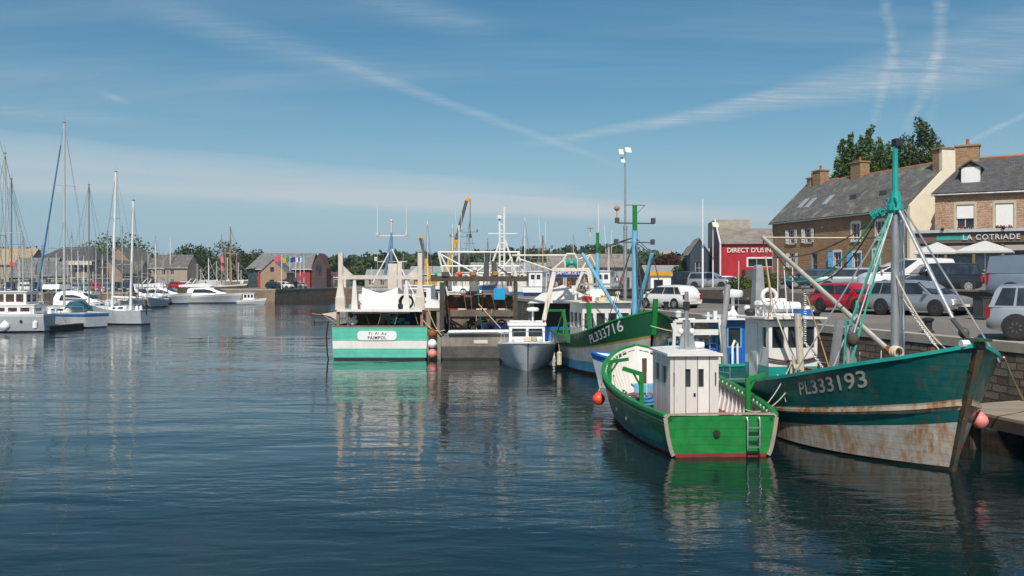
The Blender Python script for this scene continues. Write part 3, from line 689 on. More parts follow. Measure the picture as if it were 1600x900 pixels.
# --- red factory shop and its neighbours
redw = Mt('red_cladding'); k_ = redw.mix(redw.ramp(redw.noise(redw.mapv('Object', (1, 1, .2)), 1.5, 5), .35, .7), (.33, .012, .02), (.44, .02, .03)); redw.col(k_); redw.rough(.5)
wv = redw.node('ShaderNodeTexWave'); wv.inputs['Scale'].default_value = 2.2; redw.l.new(redw.mapv('UV'), wv.inputs[0]); redw.bump(wv.outputs[1], .4, .03); redw = redw.m
fib = Mt('corrugated_roof'); wv = fib.node('ShaderNodeTexWave'); wv.inputs['Scale'].default_value = 1.6; fib.l.new(fib.mapv('UV'), wv.inputs[0])
k_ = fib.mix(fib.ramp(fib.noise(fib.mapv(), .7, 6, .7), .35, .7), (.30, .26, .22), (.17, .15, .13)); k_ = fib.mix(fib.math('MULTIPLY', wv.outputs[1], .35), k_, (.1, .09, .08)); fib.col(k_); fib.rough(.9); fib.bump(wv.outputs[1], .6, .05); fib = fib.m
purp = paint('plum_cladding', (.10, .035, .06), .6); teald = paint('dark_blue_cladding', (.025, .045, .07), .6)
p0 = at(1128, 430, 120); p0.z = 4.4
fr = empty('factory_shop', p0, R(-6), 'red clad factory shop with corrugated roof and white lettering', 'shop')
walls(fr, [(0, 0), (13, 0), (13, 14), (0, 14)], 0, 5.0, {0: [(3.4, 6.9, 1.9, 3.0, dict(mull=(2, 0), surround=white)), (9.7, 12.6, 1.9, 2.9, dict(mull=(2, 0), surround=white))]}, redw, .12, white, gls)
b = MB(); p = [V3(-.2, -.3, 4.95), V3(13.3, -.3, 4.95), V3(13.3, 5.5, 7.2), V3(-.2, 5.5, 7.2)]; b.extr(p, (0, 0, .15)); b.build('roof', fib, fr, 0)
b = MB(); b.bx(-.3, 4.6, 5.6, 13.9, 4.9, 8.6); b.build('upper_block', concrete, fr, 0)
b = MB(); b.bx(-.25, -.02, .0, 5.6, 0, 5.2); b.extr([(-.25, 0, 5.2), (-.25, 5.7, 5.2), (-.25, 5.7, 8.65)], (.2, 0, 0)); b.build('side_wall', purp, fr, 0)
b = MB(); b.tube([(-.25, -.35, 0), (-.25, -.35, 5.1), (-.25, 5.6, 8.6)], .12, 5); b.build('trim', white, fr)
text_part('sign_text', "DIRECT D'USINE", .85, white, fr, (3.75, -.08, 3.85), (1, 0, 0), (0, 0, 1), .05)
b = MB(); b.bx(2.6, 13, -3, -.2, -1, 1.5); b.build('dark_hoarding', dkgrey, fr, 0)
b = MB(); b.bx(1.2, 2.58, -3, -.2, -1, .6); b.build('grey_ramp_wall', concrete, fr, 0)
for i, (px, Y, w, m, lab) in enumerate(((1107, 132, 2.4, teald, 'narrow dark blue gabled shed next to the red shop'), (1094, 145, 2.2, purp, 'narrow plum coloured gabled shed, furthest of the row by the red shop'))):
    q = at(px, 430, Y); q.z = 3.6
    s_, ro_, sl_ = gable_house('gabled_shed', lab, (q.x, q.y, q.z), R(84), 8, 2.7, 5.0 if i == 0 else 4.5, 7.0 if i == 0 else 6.4, m, fib, {3: [(.8, 1.9, 1, 3.6, dict(mull=(1, 2)))]}, cat='shed', fm=white, over=.3)
# small dark-roofed kiosk sign by the house, left of the stone house
q = at(1226, 425, 95); q.z = gz(q.x, q.y)
# --- chandlery with the blue sign
q = at(858, 440, 118); cz = empty('chandlery', (q.x, q.y, QZ), R(-2), 'low grey dockside shop with a long blue sign and a glazed front', 'shop')
walls(cz, [(0, 0), (11, 0), (11, 9), (0, 9)], 0, 3.5, {0: [(.5+i*1.75, 1.9+i*1.75, .2, 2.2, dict(mull=(0, 0))) for i in range(6)]}, greyp, .12, white, gls2)
b = MB(); b.bx(.15, 5.6, -.12, -.004, 2.35, 3.25); sg = b.build('sign_board', paint('sign_blue', (.01, .04, .33), .4, var=.05), cz, 0)
text_part('sign_text', 'COMPTOIR DE LA MER', .56, white, sg, (2.9, -.16, 2.6), (1, 0, 0), (0, 0, 1), .04, spacing=.86)
b = MB(); b.extr([(-.3, -.4, 3.5), (11.3, -.4, 3.5), (11.3, 4.5, 5.3), (-.3, 4.5, 5.3)], (0, 0, .12)); b.extr([(-.3, 9.4, 3.5), (-.3, 4.5, 5.3), (11.3, 4.5, 5.3), (11.3, 9.4, 3.5)], (0, 0, .12)); b.build('roof', fib, cz, 0)
greyroof = paint('grey_sheet_roof', (.26, .27, .27), .6, var=.15)
for px, Y, L_, h_, hr_, lab, wm_ in ((735, 175, 15, 3.4, 5.1, 'long grey roofed dock shed behind the grey trawler', greyp), (835, 170, 13, 3.2, 4.8, 'grey roofed dock shed left of the blue signed shop', greyp),
                          (1010, 140, 6, 2.6, 4.0, 'small dark hut on the quay behind the light blue mast', dkwood), (570, 235, 13, 2.4, 4.4, 'pale harbour shed behind the aqua trawler', concrete), (640, 230, 10, 3.4, 5.2, 'low grey shed to the right of the pale harbour shed', concrete)):
    q = at(px, 440, Y); gable_house('dock_shed', lab, (q.x, q.y, QZ), 0, L_, 8, h_, hr_, wm_, greyroof, {0: [(1+i*3, 2.2+i*3, .5, 1.9, {}) for i in range(int(L_/3))]}, cat='shed', pm=gls2)
# --- museum with the grey roof
rd = paint('crimson_panel', (.34, .03, .03), .6); brk = stone('plum_brick', [(.13, .05, .045), (.17, .07, .06)], (.12, .08, .07), .5, .2, .01); pst = stone('peach_stone', [(.34, .21, .14), (.42, .29, .19)], (.33, .25, .18), .5, .25, .05)
q = at(403, 450, 214); glz = glass('dark_glazing', (.03, .045, .05))
ms_, ro_, s_ = gable_house('harbour_hall', 'crimson and brick harbour hall with a wide grey roof and glazed end', (q.x, q.y, QZ), R(0), 13, 11, 4.7, 8.2, rd, slate3, {0: [(8.7, 9.7, 0, 4.4, dict(fm=dkgrey, mull=(0, 2)))], 1: []}, cat='hall', pm=glz, over=.5)
b = MB(); b.bx(-2.6, -.02, .6, 10, 0, 4.4); b.build('glazed_end', glz, ms_, 0)
b = MB(); b.extr([(-3.1, -.3, 4.35), (-.3, -.3, 4.75), (-.3, 5.5, 8.2), (-1.2, 5.5, 7.6)], (0, 0, .12)); b.build('end_roof', slate3, ms_, 0)
q2 = at(478, 450, 195); gb = empty('x', q2, 0); bpy.data.objects.remove(gb)
b = MB(); b.add([(13.3, -.05, 0), (16.6, 2.3, 0), (16.6, 2.3, 4.6), (15.0, 1.1, 8.3), (13.3, -.05, 4.8), (13.3, 8, 0), (16.6, 8, 0), (16.6, 8, 4.6), (15, 8, 8.3), (13.3, 8, 4.8)], [(0, 1, 2, 3, 4), (1, 6, 7, 2), (9, 8, 7, 6, 5), (0, 4, 9, 5), (3, 2, 7, 8), (4, 3, 8, 9)]); b.build('brick_gable', brk, ms_, 0)
b = MB(); nrm = V3(2.35, -3.3).normalized(); cc = V3(14.95, 1.12, 3.0)-V3(0, 0, 0); dd = V3(3.3, 2.35).normalized(); ms_.scale = (.96, .96, 1); pts = [cc+nrm*.02+dd*a_+V3(0, 0, z_) for a_, z_ in ((-.8, 0), (.8, 0), (.8, 2.2), (.5, 3.0), (0, 3.4), (-.5, 3.0), (-.8, 2.2))]; b.extr(pts, nrm*.03); b.build('arched_window', glz, ms_, 0)
b = MB(); pts = [cc+nrm*.02+dd*a_+V3(0, 0, z_-3) for a_, z_ in ((-1.5, 0.1), (1.5, .1), (1.5, 2.2), (-1.5, 2.2))]; b.extr(pts, nrm*.03); b.build('doorway', dkgrey, ms_, 0)
q = at(407, 450, 192); gh, ro_, s_ = gable_house('stone_cottage', 'small peach stone gabled house in front of the crimson hall', (q.x, q.y+6, QZ), R(-90), 6, 5.6, 3.6, 6.2, pst, slate3, {}, cat='house', over=.35)
# its gable faces the water (local +x end)
b = MB(); b.bx(6.01, 6.05, 1.9, 2.9, .2, 1.9); b.bx(6.01, 6.05, 2.1, 2.9, 3.6, 4.6); b.build('window', gls, gh, 0)
q = at(503, 450, 224); gable_house('pale_kiosk', 'small cream kiosk with a dark red roof right of the crimson hall', (q.x, q.y, QZ), 0, 6, 5, 2.6, 3.6, offw, purp, {0: [(.8, 1.6, .5, 1.6, {}), (3, 4, 0, 1.9, {})]}, cat='kiosk')
# --- left bank
dkb = paint('dark_timber_front', (.075, .05, .045), .8, var=.2); bge = paint('beige_render', (.33, .28, .21), .85, var=.1)
q = at(58, 450, 190)
mb, ro_, s_ = gable_house('apartment_block', 'long beige and glass block with a hipped dark slate roof behind the parked cars', (q.x, q.y, QZ), R(0), 12, 11, 6.2, 8.8, bge, slate2, {0: [(.8+i*1.8, 2.2+i*1.8, v, v+1.5, dict(mull=(1, 0), fm=greyp)) for i in range(6) for v in (.9, 3.4)]}, cat='building', pm=glz, hip=3.0, over=.7)
b = MB(); b.bx(-.1, 12.1, -1.2, -.02, 5.0, 5.2); b.bx(-.1, 12.1, -1.2, -1.1, 5.2, 5.8); b.build('balcony', offw, mb, 0)
for i in range(4):
    b = MB(); b.bx(.4+i*3.6, .8+i*3.6, -1.25, -.9, 0, 4.99); b.build('column', bge, mb, 0)
b = MB(); b.bx(-7, -.1, 2, 9, 4.9, 5.6); b.use(orange); b.build('orange_wing', paint('terracotta', (.42, .15, .06), .8), mb, 0)
q = at(14, 450, 172); gable_house('gabled_cafe', 'slate roofed waterside building with plum gable end, left of the block', (q.x, q.y, QZ), R(0), 8, 7, 2.6, 6.0, dkb, slate3, {0: [(1+i*2, 2.2+i*2, .4, 2.0, {}) for i in range(3)]}, cat='building')
q = at(62, 450, 168); gable_house('white_gable_house', 'small pale gabled house half hidden behind the masts at the left', (q.x, q.y, QZ), R(35), 5, 5, 2.8, 5.2, bge, slate3, {0: [(1, 2, .6, 2, {})]}, cat='house')
q = at(-20, 450, 200); gable_house('end_block', 'tan roofed block at the far left edge', (q.x, q.y, QZ), R(0), 9, 9, 5.4, 8.8, bge, paint('tan_roof', (.34, .26, .17), .9), {0: [(1+i*2, 2+i*2, .8, 2, {}) for i in range(3)]}, cat='building')
for px, Y, L_, D_, h_, hr_, an, lab in ((192, 195, 7, 7, 3.4, 6.0, 80, 'weathered stone gabled house left of its bigger twin'), (212, 205, 9, 9, 5.0, 9.2, 78, 'tallest stone gabled house between the marina masts'), (232, 208, 9, 8, 4.8, 7.6, 0, 'stone house with a long eaves line and rows of windows'), (160, 200, 8, 7, 3.4, 5.8, 0, 'low slate roofed house right of the long block')):
    q = at(px, 450, Y); gable_house('stone_house', lab, (q.x, q.y, QZ), R(an), L_, D_, h_, hr_, pst if an else bge, slate1, {0: [(1+i*2, 1.9+i*2, v, v+1.2, {}) for i in range(int(L_/2)-1) for v in ((.8,) if h_ < 4 else (.8, 3.0))], 3: [(2.5, 3.6, .8, 2.2, {}), (2.5, 3.6, 3.6 if h_ > 4 else 2.25, 4.6 if h_ > 4 else 3.2, {})]}, cat='house', pm=gls2)
for px, py, Y, w, lab in ((276, 404, 420, 16, 'tan roofed farmhouse on the wooded ridge left of centre'), (600, 402, 470, 9, 'pale house among the trees above the aqua trawler'), (1038, 400, 400, 5, 'tiny white house among trees right of the light blue mast')):
    q = at(px, py, Y); gable_house('hill_house', lab, (q.x-w/2, q.y-14, q.z-5.5), 0, w, 8, 4, 7, offw, paint('hill_roof_%d' % px, (.34, .26, .2), .9), {0: [(1, 2, 1, 2.4, {}), (3, 4, 1, 2.4, {})]}, cat='house')
# ------------------------------------------------------------------ trees and hills
def leaf_cloud(centres, n, spread, size, m, name, parent, seed=1, squash=1.0):
    """n small leaf sprays scattered in clumps round the given centres [(x,y,z,r)]"""
    g = np.random.default_rng(seed); c = np.array(centres, float); w = c[:, 3]**2; k = g.choice(len(c), n, p=w/w.sum())
    d = g.normal(size=(n, 3)); d /= np.linalg.norm(d, axis=1)[:, None]; rr = c[k, 3]*(g.random(n)**.35)*spread
    P = c[k, :3]+d*rr[:, None]*np.array([1, 1, squash]); a = g.normal(size=(n, 3))+d*.4; a /= np.linalg.norm(a, axis=1)[:, None]
    h = g.normal(size=(n, 3)); u = np.cross(a, h); u /= np.linalg.norm(u, axis=1)[:, None]; v = np.cross(a, u); s = (size*(.6+.8*g.random(n)))[:, None]
    V = np.stack([P+u*s, P+v*s*.6, P-u*s, P-v*s*.6], 1).reshape(-1, 3)
    me = bpy.data.meshes.new(name); me.vertices.add(4*n); me.vertices.foreach_set('co', V.ravel()); me.loops.add(4*n); me.loops.foreach_set('vertex_index', np.arange(4*n, dtype=np.int32))
    me.polygons.add(n); me.polygons.foreach_set('loop_start', np.arange(0, 4*n, 4, dtype=np.int32)); me.polygons.foreach_set('loop_total', np.full(n, 4, dtype=np.int32))
    me.materials.append(m); me.update(calc_edges=True); me.validate()
    o = bpy.data.objects.new(name, me); C.objects.link(o)
    if parent: o.parent = parent
    return o
def tree(loc, H, Rw, m, label, kind='round', n=5000, leaf=.16, seed=1, group=None, name='tree', base=.2):
    g = random.Random(seed); r = empty(name, loc, g.uniform(0, 6), label, 'tree', group); b = MB(); cs = []
    b.tube([(0, 0, -.6), (g.uniform(-.1, .1), 0, H*.35), (g.uniform(-.2, .2), g.uniform(-.2, .2), H*.9)], H*.022+.05, 8, .03)
    if kind == 'poplar':
        for i in range(34):
            z = H*(base+(1-base)*i/34); t = (z/H-base)/(1-base); rad = Rw*(math.sin(min(1, t*1.25+.18)*math.pi/2)*(1-t**2.2)+.08); a = g.uniform(0, 6.28)
            q = Vector((math.cos(a)*rad*.65, math.sin(a)*rad*.65, z)); cs.append((*q, rad*.40+.16)); b.tube([(0, 0, z-rad*1.2), tuple(q)], .05, 4, .015)
        sq = 1.7
    else:
        for i in range(26):
            t = g.random(); a = g.uniform(0, 6.28); z = H*(base+(1-base)*(.12+.85*t)); rad = Rw*math.sqrt(max(.05, 1-((t-.42)/.62)**2))
            q = Vector((math.cos(a)*rad*.72, math.sin(a)*rad*.72, z)); cs.append((*q, Rw*g.uniform(.24, .42)))
            b.tube([(0, 0, H*base*.9+z*.2), tuple(q*.6+Vector((0, 0, z*.35))), tuple(q)], .09, 4, .02)
        sq = .85
    b.build('trunk', bark, r); leaf_cloud(cs, n, 1.15, leaf, m, 'crown', r, seed, sq); return r
PG = 'tall poplars behind the stone house'
for i, (px, top, Y, w, lab) in enumerate(((1316, 216, 100, 1.5, 'leftmost slim poplar, standing apart behind the house roof'), (1331, 206, 102, 1.6, 'second poplar from the left behind the roof'), (1345, 212, 100, 1.4, 'third poplar from the left behind the roof'), (1361, 195, 100, 1.9, 'tallest poplar of the left clump with a pointed tip'), (1376, 214, 101, 1.6, 'poplar just right of the tallest one in the left clump'), (1391, 222, 103, 1.5, 'shortest poplar, just left of the green topped boat mast'))):
    q = at(px, top, Y); tree((q.x, Y, 4.5), q.z-4.5, w*1.05, leafA, lab, 'poplar', 5500, .17, 20+i, PG, 'poplar_tree')
q = at(1434, 186, 95); tree((q.x, 95, 4.5), q.z-4.5, 3.9, leafB, 'dark conical tree right of the green topped boat mast', 'poplar', 11000, .18, 31, None, 'conifer_tree')
for i, (px, top, Y, w, lab) in enumerate(((1400, 245, 98, 2.6, 'low bushy green crown between the poplars and the dark conical tree'), (1458, 240, 92, 1.8, 'small bushy crown at the right foot of the dark conical tree'), (1345, 240, 99, 2.4, 'bushy crown filling in below the tall poplars'))):
    q = at(px, top, Y); tree((q.x, Y, 4.5), q.z-4.5, w, leafA, lab, 'round', 8000, .19, 40+i, None, 'broadleaf_tree', .35)
# far wooded ridge: terrain and wood
prof = [(-1200, 410), (0, 398), (200, 402), (260, 404), (330, 408), (420, 406), (480, 402), (560, 406), (600, 401), (640, 393), (690, 398), (760, 393), (800, 388), (850, 390), (880, 382), (925, 381), (965, 387), (1000, 396), (1050, 403), (1100, 403), (1200, 402), (3000, 400)]
def ridgeZ(x):
    px = 800+x/480*FPX; i = 0
    while i < len(prof)-2 and px > prof[i+1][0]: i += 1
    a, c = prof[i], prof[i+1]; t = min(1, max(0, (px-a[0])/(c[0]-a[0]))); return EYE+(HOR-(a[1]+(c[1]-a[1])*t))/FPX*480
def hillz(x, y): return 2.5+(ridgeZ(x)-9-2.5)*ss(275, 480, y)
hm = paint('hill_ground', (.05, .065, .025), .9, var=.3); b = MB(); rows = []
for y in [262, 280, 300, 330, 360, 400, 440, 480, 560, 900]: rows.append([Vector((x, y, hillz(x, y))) for x in range(-640, 641, 16)])
b.loft(rows); tag(b.build('hill', hm, None, 60), kind='structure')
g = np.random.default_rng(5); cs = []
for _ in range(2300):
    y = 268+225*g.random()**1.1; x = (g.random()*2-1)*y*.72
    h = g.uniform(5, 10); z = hillz(x, y); cs += [(x, y, z+h*.45, h*.42), (x+g.uniform(-2, 2), y, z+h*.75, h*.3)]
tag(leaf_cloud(cs, 150000, 1.0, 1.05, leafB, 'far_wood', None, 3, .9), 'dark green wooded hillside behind the harbour, far away', 'wood', None, 'stuff')
for i, (px, top, Y, w, m, lab) in enumerate(((304, 391, 235, 6, leafB, 'left half of the big dark round tree behind the marina masts'), (338, 386, 240, 9, leafB, 'largest dark round tree behind the marina masts'), (282, 402, 250, 6, leafA, 'smaller tree at the left of the big round trees'), (376, 398, 245, 5, leafB, 'round tree behind the tall brown mast'), (392, 396, 250, 5, leafB, 'round tree just left of the crimson hall'),
        (168, 384, 225, 9, leafA, 'tree behind the long beige block'), (190, 380, 228, 9, leafA, 'broad tree above the stone houses left of centre'), (150, 398, 230, 5, leafB, 'low tree right of the long beige block roof'), (30, 396, 230, 8, leafB, 'dark tree at the far left behind the slate roofs'),
        (1062, 402, 150, 4.5, leafD, 'plum leaved tree right of the light blue mast'), (1040, 408, 155, 3.5, leafD, 'second smaller plum leaved tree nearer the mast'), (1080, 405, 140, 3, leafB, 'dark green tree beside the plum sheds'), (1094, 404, 165, 4, leafD, 'plum leaved tree hidden behind the white flagpole'), (965, 400, 200, 6, leafB, 'tree behind the tall floodlight pole'))):
    q = at(px, top, Y); tree((q.x, Y, QZ), q.z-QZ, w, m, lab, 'round', 2600, .34 if Y > 180 else .26, 60+i, None, 'broadleaf_tree', .12)
for i, (px, py, Y, s, lab) in enumerate(((1150, 446, 72, 1.0, 'green shrub on the low wall, leftmost of the planting'), (1160, 445, 71, 1.1, 'yellow green shrub beside the leftmost one on the low wall'), (1196, 438, 70, 1.3, 'taller dark shrub behind the grey mast on the low wall'), (1205, 444, 69, .9, 'small shrub at the right end of the planting'), (1298, 432, 66, 1.1, 'shrub below the blue shutters of the stone house'), (1312, 434, 65, .9, 'second shrub below the blue shutters, right one'))):
    q = at(px, py, Y); r = empty('shrub', q, i, lab, 'shrub', 'shrubs along the low wall'); b = MB(); b.tube([(0, 0, -1.0), (0, 0, .3)], .05, 5, .02); b.build('stem', bark, r)
    leaf_cloud([(random.uniform(-.5, .5)*s, random.uniform(-.3, .3)*s, random.uniform(-.5, .25)*s, .42*s) for _ in range(8)], 1300, 1.1, .09, leafC, 'foliage', r, 80+i)
for px, py, Y, w in ((1150, 455, 70.5, 2.6), (1203, 455, 69, 1.4)):
    q = at(px, py, Y); b = MB(); b.bx(-w/2, w/2, -.35, .35, -.7, 0); b.bx(-w/2-.05, w/2+.05, -.4, .4, .003, .06); o = b.build('planter', concrete, None, 0); o.location = q
    tag(o, 'long stone planter under the shrubs, %s' % ('left one' if px < 1200 else 'right one'), 'planter')
# ------------------------------------------------------------------ cars
tyre_m = paint('tyre', (.02, .02, .02), .85); rim_m = paint('wheel_rim', (.45, .45, .46), .35, metal=.5); lamp_r = paint('tail_lens', (.30, .01, .015), .2); lamp_w = paint('head_lens', (.75, .76, .78), .12); plate_m = paint('number_plate', (.75, .75, .70), .5, bump=0)
def car(label, loc, head, col, L=4.2, Wd=1.76, H=1.5, belt=.95, hood=.9, prof=(-.47, -.40, .12, .30), wr=.31, group=None, name='parked_car', cat='car', rear_glass=True, side_glass=(0, 1), spare=False, plain_van=False, lod=1):
    """prof: cabin profile as fractions of L: rear foot, rear roof, front roof, windscreen foot; x=+L/2 is the nose"""
    r = empty(name, loc, math.atan2(head[1], head[0]), label, cat, group); h2 = Wd/2; xr0, xr1, xf1, xf0 = [p*L for p in prof]; nose, tail = L/2, -L/2
    def zt(x):
        if x > xf0: t = (x-xf0)/(nose-xf0); return belt+(hood-belt)*t-.10*max(0, t-.5)**2*4-.05*t
        if x < xr0: t = (xr0-x)/max(.05, xr0-tail); return belt-.06*t
        return belt
    xs = [tail, tail+.05, tail+.18, tail+.5, -L*.25, -L*.1, .0, L*.12, L*.22, L*.32, nose-.45, nose-.2, nose-.06, nose]
    def sec(x):
        e = min(1, (x-tail+.04)/.35, (nose-x+.04)/.5); wv_ = h2*(.86+.14*math.sqrt(max(0, e))); zb = .2+(.14*(1-e)); z1 = zt(x)-(.10 if x in (tail, nose) else 0)
        pts = [(0, zb), (wv_*.88, zb), (wv_*.97, zb+.12), (wv_, .52), (wv_*.985, z1-.14), (wv_*.93, z1-.02), (wv_*.6, z1+.025), (0, z1+.04)]
        return [Vector((x, y, z)) for y, z in pts]+[Vector((x, -y, z)) for y, z in reversed(pts[1:-1])]
    b = MB(); b.use(col); b.loft([sec(x) for x in xs], closed=True, cap=True)
    def cw(z): t = max(0, (z-belt)/(H-belt)); return h2*(.95-.17*t**1.2) if not plain_van else h2*(.97-.06*t)
    cp = [(xr0, belt-.04), (xr0+(xr1-xr0)*.55, belt+(H-belt)*.62), (xr1, H-.05), (xr1+.25*(xf1-xr1), H-.01), ((xr1+xf1)/2, H), (xf1-.2*(xf1-xr1), H-.015), (xf1, H-.06), (xf1+(xf0-xf1)*.5, belt+(H-belt)*.5), (xf0, belt-.04)]
    rows = []
    for x, z in cp:
        w = cw(z); cr = .035 if z > belt+.3 else .02; rows.append([Vector((x, -w, z-.03)), Vector((x, -w*.82, z+cr*.4)), Vector((x, 0, z+cr)), Vector((x, w*.82, z+cr*.4)), Vector((x, w, z-.03))])
    b.loft(rows); zb = belt-.05
    for sd in (0, 4):
        top = [rr[sd] for rr in rows]; low = [Vector((p.x, (1 if sd else -1)*cw(belt), zb)) for p in top]; b.loft([low, top] if sd == 0 else [top, low])
    b.build('body', None, r, 40)
    # side glass
    def xedge(z, f): # rear/front outline at height z
        t = (z-belt)/(H-belt); return xr0+(xr1-xr0)*t if f == 0 else xf0+(xf1-xf0)*t
    z0, z1 = belt+.02, H-.11
    for sd in (1, -1):
        xa0, xa1, xb0, xb1 = xedge(z0, 0)+.12, xedge(z1, 0)+.12, xedge(z0, 1)-.16, xedge(z1, 1)-.05
        cuts = [.0, .18, .55, 1.] if L > 4.1 and lod else [0, .5, 1.]
        if plain_van: cuts = [.72, 1.]
        for i in range(len(cuts)-1):
            a, c = cuts[i]+.012, cuts[i+1]-.012; lo = lambda f: Vector((xa0+(xb0-xa0)*f, sd*(cw(z0)+.008), z0)); hi = lambda f: Vector((xa1+(xb1-xa1)*f, sd*(cw(z1)+.012), z1))
            p = [lo(a), lo(c), hi(c), hi(a)]; 
            if sd == 1: p = p[::-1]
            q = MB(); q.extr(p, (0, -sd*.02, 0)); q.build('side_window', gls, r, 0)
    def screen(xa, za, xb, zb_, nm):
        wa, wb = cw(za)*.93, cw(zb_)*.93; d = Vector((xb-xa, 0, zb_-za)).normalized(); n = Vector((d.z, 0, -d.x)) if xa > xb else Vector((-d.z, 0, d.x)); o_ = n*.03
        p = [Vector((xa, -wa, za))+o_, Vector((xa, wa, za))+o_, Vector((xb, wb, zb_))+o_, Vector((xb, -wb, zb_))+o_]
        if (p[1]-p[0]).cross(p[2]-p[0]).dot(n) < 0: p = p[::-1]
        q = MB(); q.extr(p, -n*.02); q.build(nm, gls, r, 0)
    screen(xf0-.04, belt+.04, xf1+.02, H-.09, 'windscreen')
    if rear_glass: screen(xr0+(xr1-xr0)*.2, belt+.06+(H-belt)*.0, xr1-.0, H-.12, 'rear_window')
    wx = (tail+L*.19, nose-L*.19)
    for x in wx:
        for sd in (1, -1):
            b = MB(); b.use(black); b.lathe([(wr+.065, -.01), (wr+.065, .012)], (x, sd*(h2-.005), wr+.02), 20, 'y'); b.build('wheel_arch', None, r)
            b = MB(); b.lathe([(wr*.6, -.1), (wr*.97, -.1), (wr, -.06), (wr, .06), (wr*.97, .1), (wr*.6, .09)], (x, sd*(h2-.065), wr), 20, 'y'); w = b.build('wheel', tyre_m, r)
            b = MB(); b.lathe([(wr*.62, .0), (wr*.60, .012)], (x, sd*(h2+.02), wr), 18, 'y')
            b.build('rim', rim_m, w)
            if lod:
                b = MB()
                for k in range(7):
                    a = k*2*math.pi/7; b.bar((x+math.cos(a+.45)*wr*.26, sd*(h2+.037), wr+math.sin(a+.45)*wr*.26), (x+math.cos(a+.45)*wr*.52, sd*(h2+.037), wr+math.sin(a+.45)*wr*.52), .05, .008, up=(0, 1, 0))
                b.build('rim_slots', dkgrey, w)
    for sd in (1, -1):
        b = MB(); b.extr([(nose-.42, sd*(h2*.98), .66), (nose-.05, sd*(h2*.80), .62), (nose-.07, sd*(h2*.72), .76), (nose-.5, sd*(h2*.93), hood-.06)], (0, -sd*.12, 0)); b.build('headlight', lamp_w, r, 0)
        b = MB(); b.bx(tail-.015, tail+.12, *sorted((sd*h2*.66, sd*h2*.94)), .62, belt-.02 if not plain_van else 1.2); b.build('tail_light', lamp_r, r, 0)
        if lod: b = MB(); b.bx(xf0-.32, xf0-.2, *sorted((sd*(h2+.0), sd*(h2+.17))), belt+.02, belt+.15); b.build('mirror', col, r, 0)
    b = MB(); b.bx(nose-.04, nose+.02, -h2*.6, h2*.6, .25, .42); b.build('grille', black, r, 0)
    b = MB(); b.bx(tail-.025, tail, -.26, .26, .46, .57); b.build('number_plate', plate_m, r, 0)
    b = MB(); b.bx(nose+.022, nose+.035, -.26, .26, .42, .53); b.build('number_plate', plate_m, r, 0)
    if spare: b = MB(); b.lathe([(.1, -.24), (.33, -.24), (.35, -.1), (.33, 0), (.1, 0)], (tail, 0, .85), 18, 'x'); b.build('spare_wheel', tyre_m, r)
    return r
silver_p = carpaint('silver_car', (.40, .42, .44), .5); red_p = carpaint('red_car', (.50, .008, .02), .1); white_p = carpaint('white_car', (.74, .74, .72), 0); black_p = carpaint('dark_car', (.015, .022, .03), .3); blueg_p = carpaint('blue_grey_car', (.16, .20, .25), .3); mint_p = carpaint('pale_green_car', (.30, .36, .34), .4); navy_p = carpaint('navy_car', (.02, .05, .09), .3); teal_p = carpaint('teal_car', (.03, .16, .20), .3)
def cz_(px, Y, dz=0): x = (px-800)/FPX*Y; return (x, Y, gz(x, Y)+dz)
HB = (-.47, -.36, .10, .31); MPV = (-.485, -.42, .12, .36); WG = (-.48, -.42, .08, .27)
car('silver grey people carrier at the right edge, nearest parked car', cz_(1667, 27.4), (.85, -.53), silver_p, 4.26, 1.8, 1.66, 1.0, .98, MPV, .34)
car('blue grey panel van behind the people carrier at the right edge', cz_(1645, 37.5), (.86, -.5), blueg_p, 4.9, 1.9, 1.86, 1.15, 1.0, (-.495, -.47, .2, .38), .33, plain_van=True, rear_glass=False, name='parked_van', cat='van')
car('silver estate car parked behind the big grey mast, nose towards the right', cz_(1437, 41.0), (.5, -.87), silver_p, 4.5, 1.8, 1.56, .94, .86, WG, .33)
car('bright red hatchback parked left of the silver estate car', cz_(1331, 45.0), (.34, -.94), red_p, 4.3, 1.77, 1.46, .93, .84, HB, .32)
car('white panel van with long sloping windscreen behind the red and silver cars', cz_(1416, 51.0), (-1, .03), white_p, 5.0, 1.9, 1.95, 1.15, 1.05, (-.495, -.45, .05, .40), .33, plain_van=True, rear_glass=False, name='parked_van', cat='van')
car('black four wheel drive with a spare wheel on its tail', cz_(1462, 49.3), (-1, .02), black_p, 4.3, 1.8, 1.62, 1.0, .95, (-.49, -.46, .12, .26), .36, spare=True)
car('pale green grey saloon between the red car and the white van', cz_(1326, 55.5), (-.98, .2), mint_p, 4.4, 1.76, 1.5, .95, .88, HB, .31)
car('dark saloon parked in front of the stone house door', cz_(1270, 66), (-.98, .15), navy_p, 4.4, 1.76, 1.42, .92, .86, HB, .31)
car('white hatchback seen from behind on the quay above the dark green bow', cz_(1046, 58), (-.55, .84), white_p, 4.3, 1.72, 1.48, .93, .86, HB, .30)
car('silver pickup like estate under the white flagpole, left of the planting', cz_(1110, 93), (.85, -.5), silver_p, 4.6, 1.8, 1.7, 1.02, .95, WG, .33, lod=0)
car('black off roader left of the silver estate by the plum sheds', cz_(1080, 96), (.5, -.86), black_p, 4.4, 1.85, 1.9, 1.1, 1.05, (-.49, -.46, .12, .26), .36, lod=0)
car('small dark blue hatchback furthest left of the row by the plum sheds', cz_(1057, 100), (.4, -.9), navy_p, 4.0, 1.7, 1.5, .95, .88, HB, .31, lod=0)
car('white small car parked against the red shop hoarding', cz_(1140, 99), (.9, -.3), white_p, 3.9, 1.7, 1.4, .95, .88, HB, .31, lod=0)
LG = 'cars parked on the far left quay'
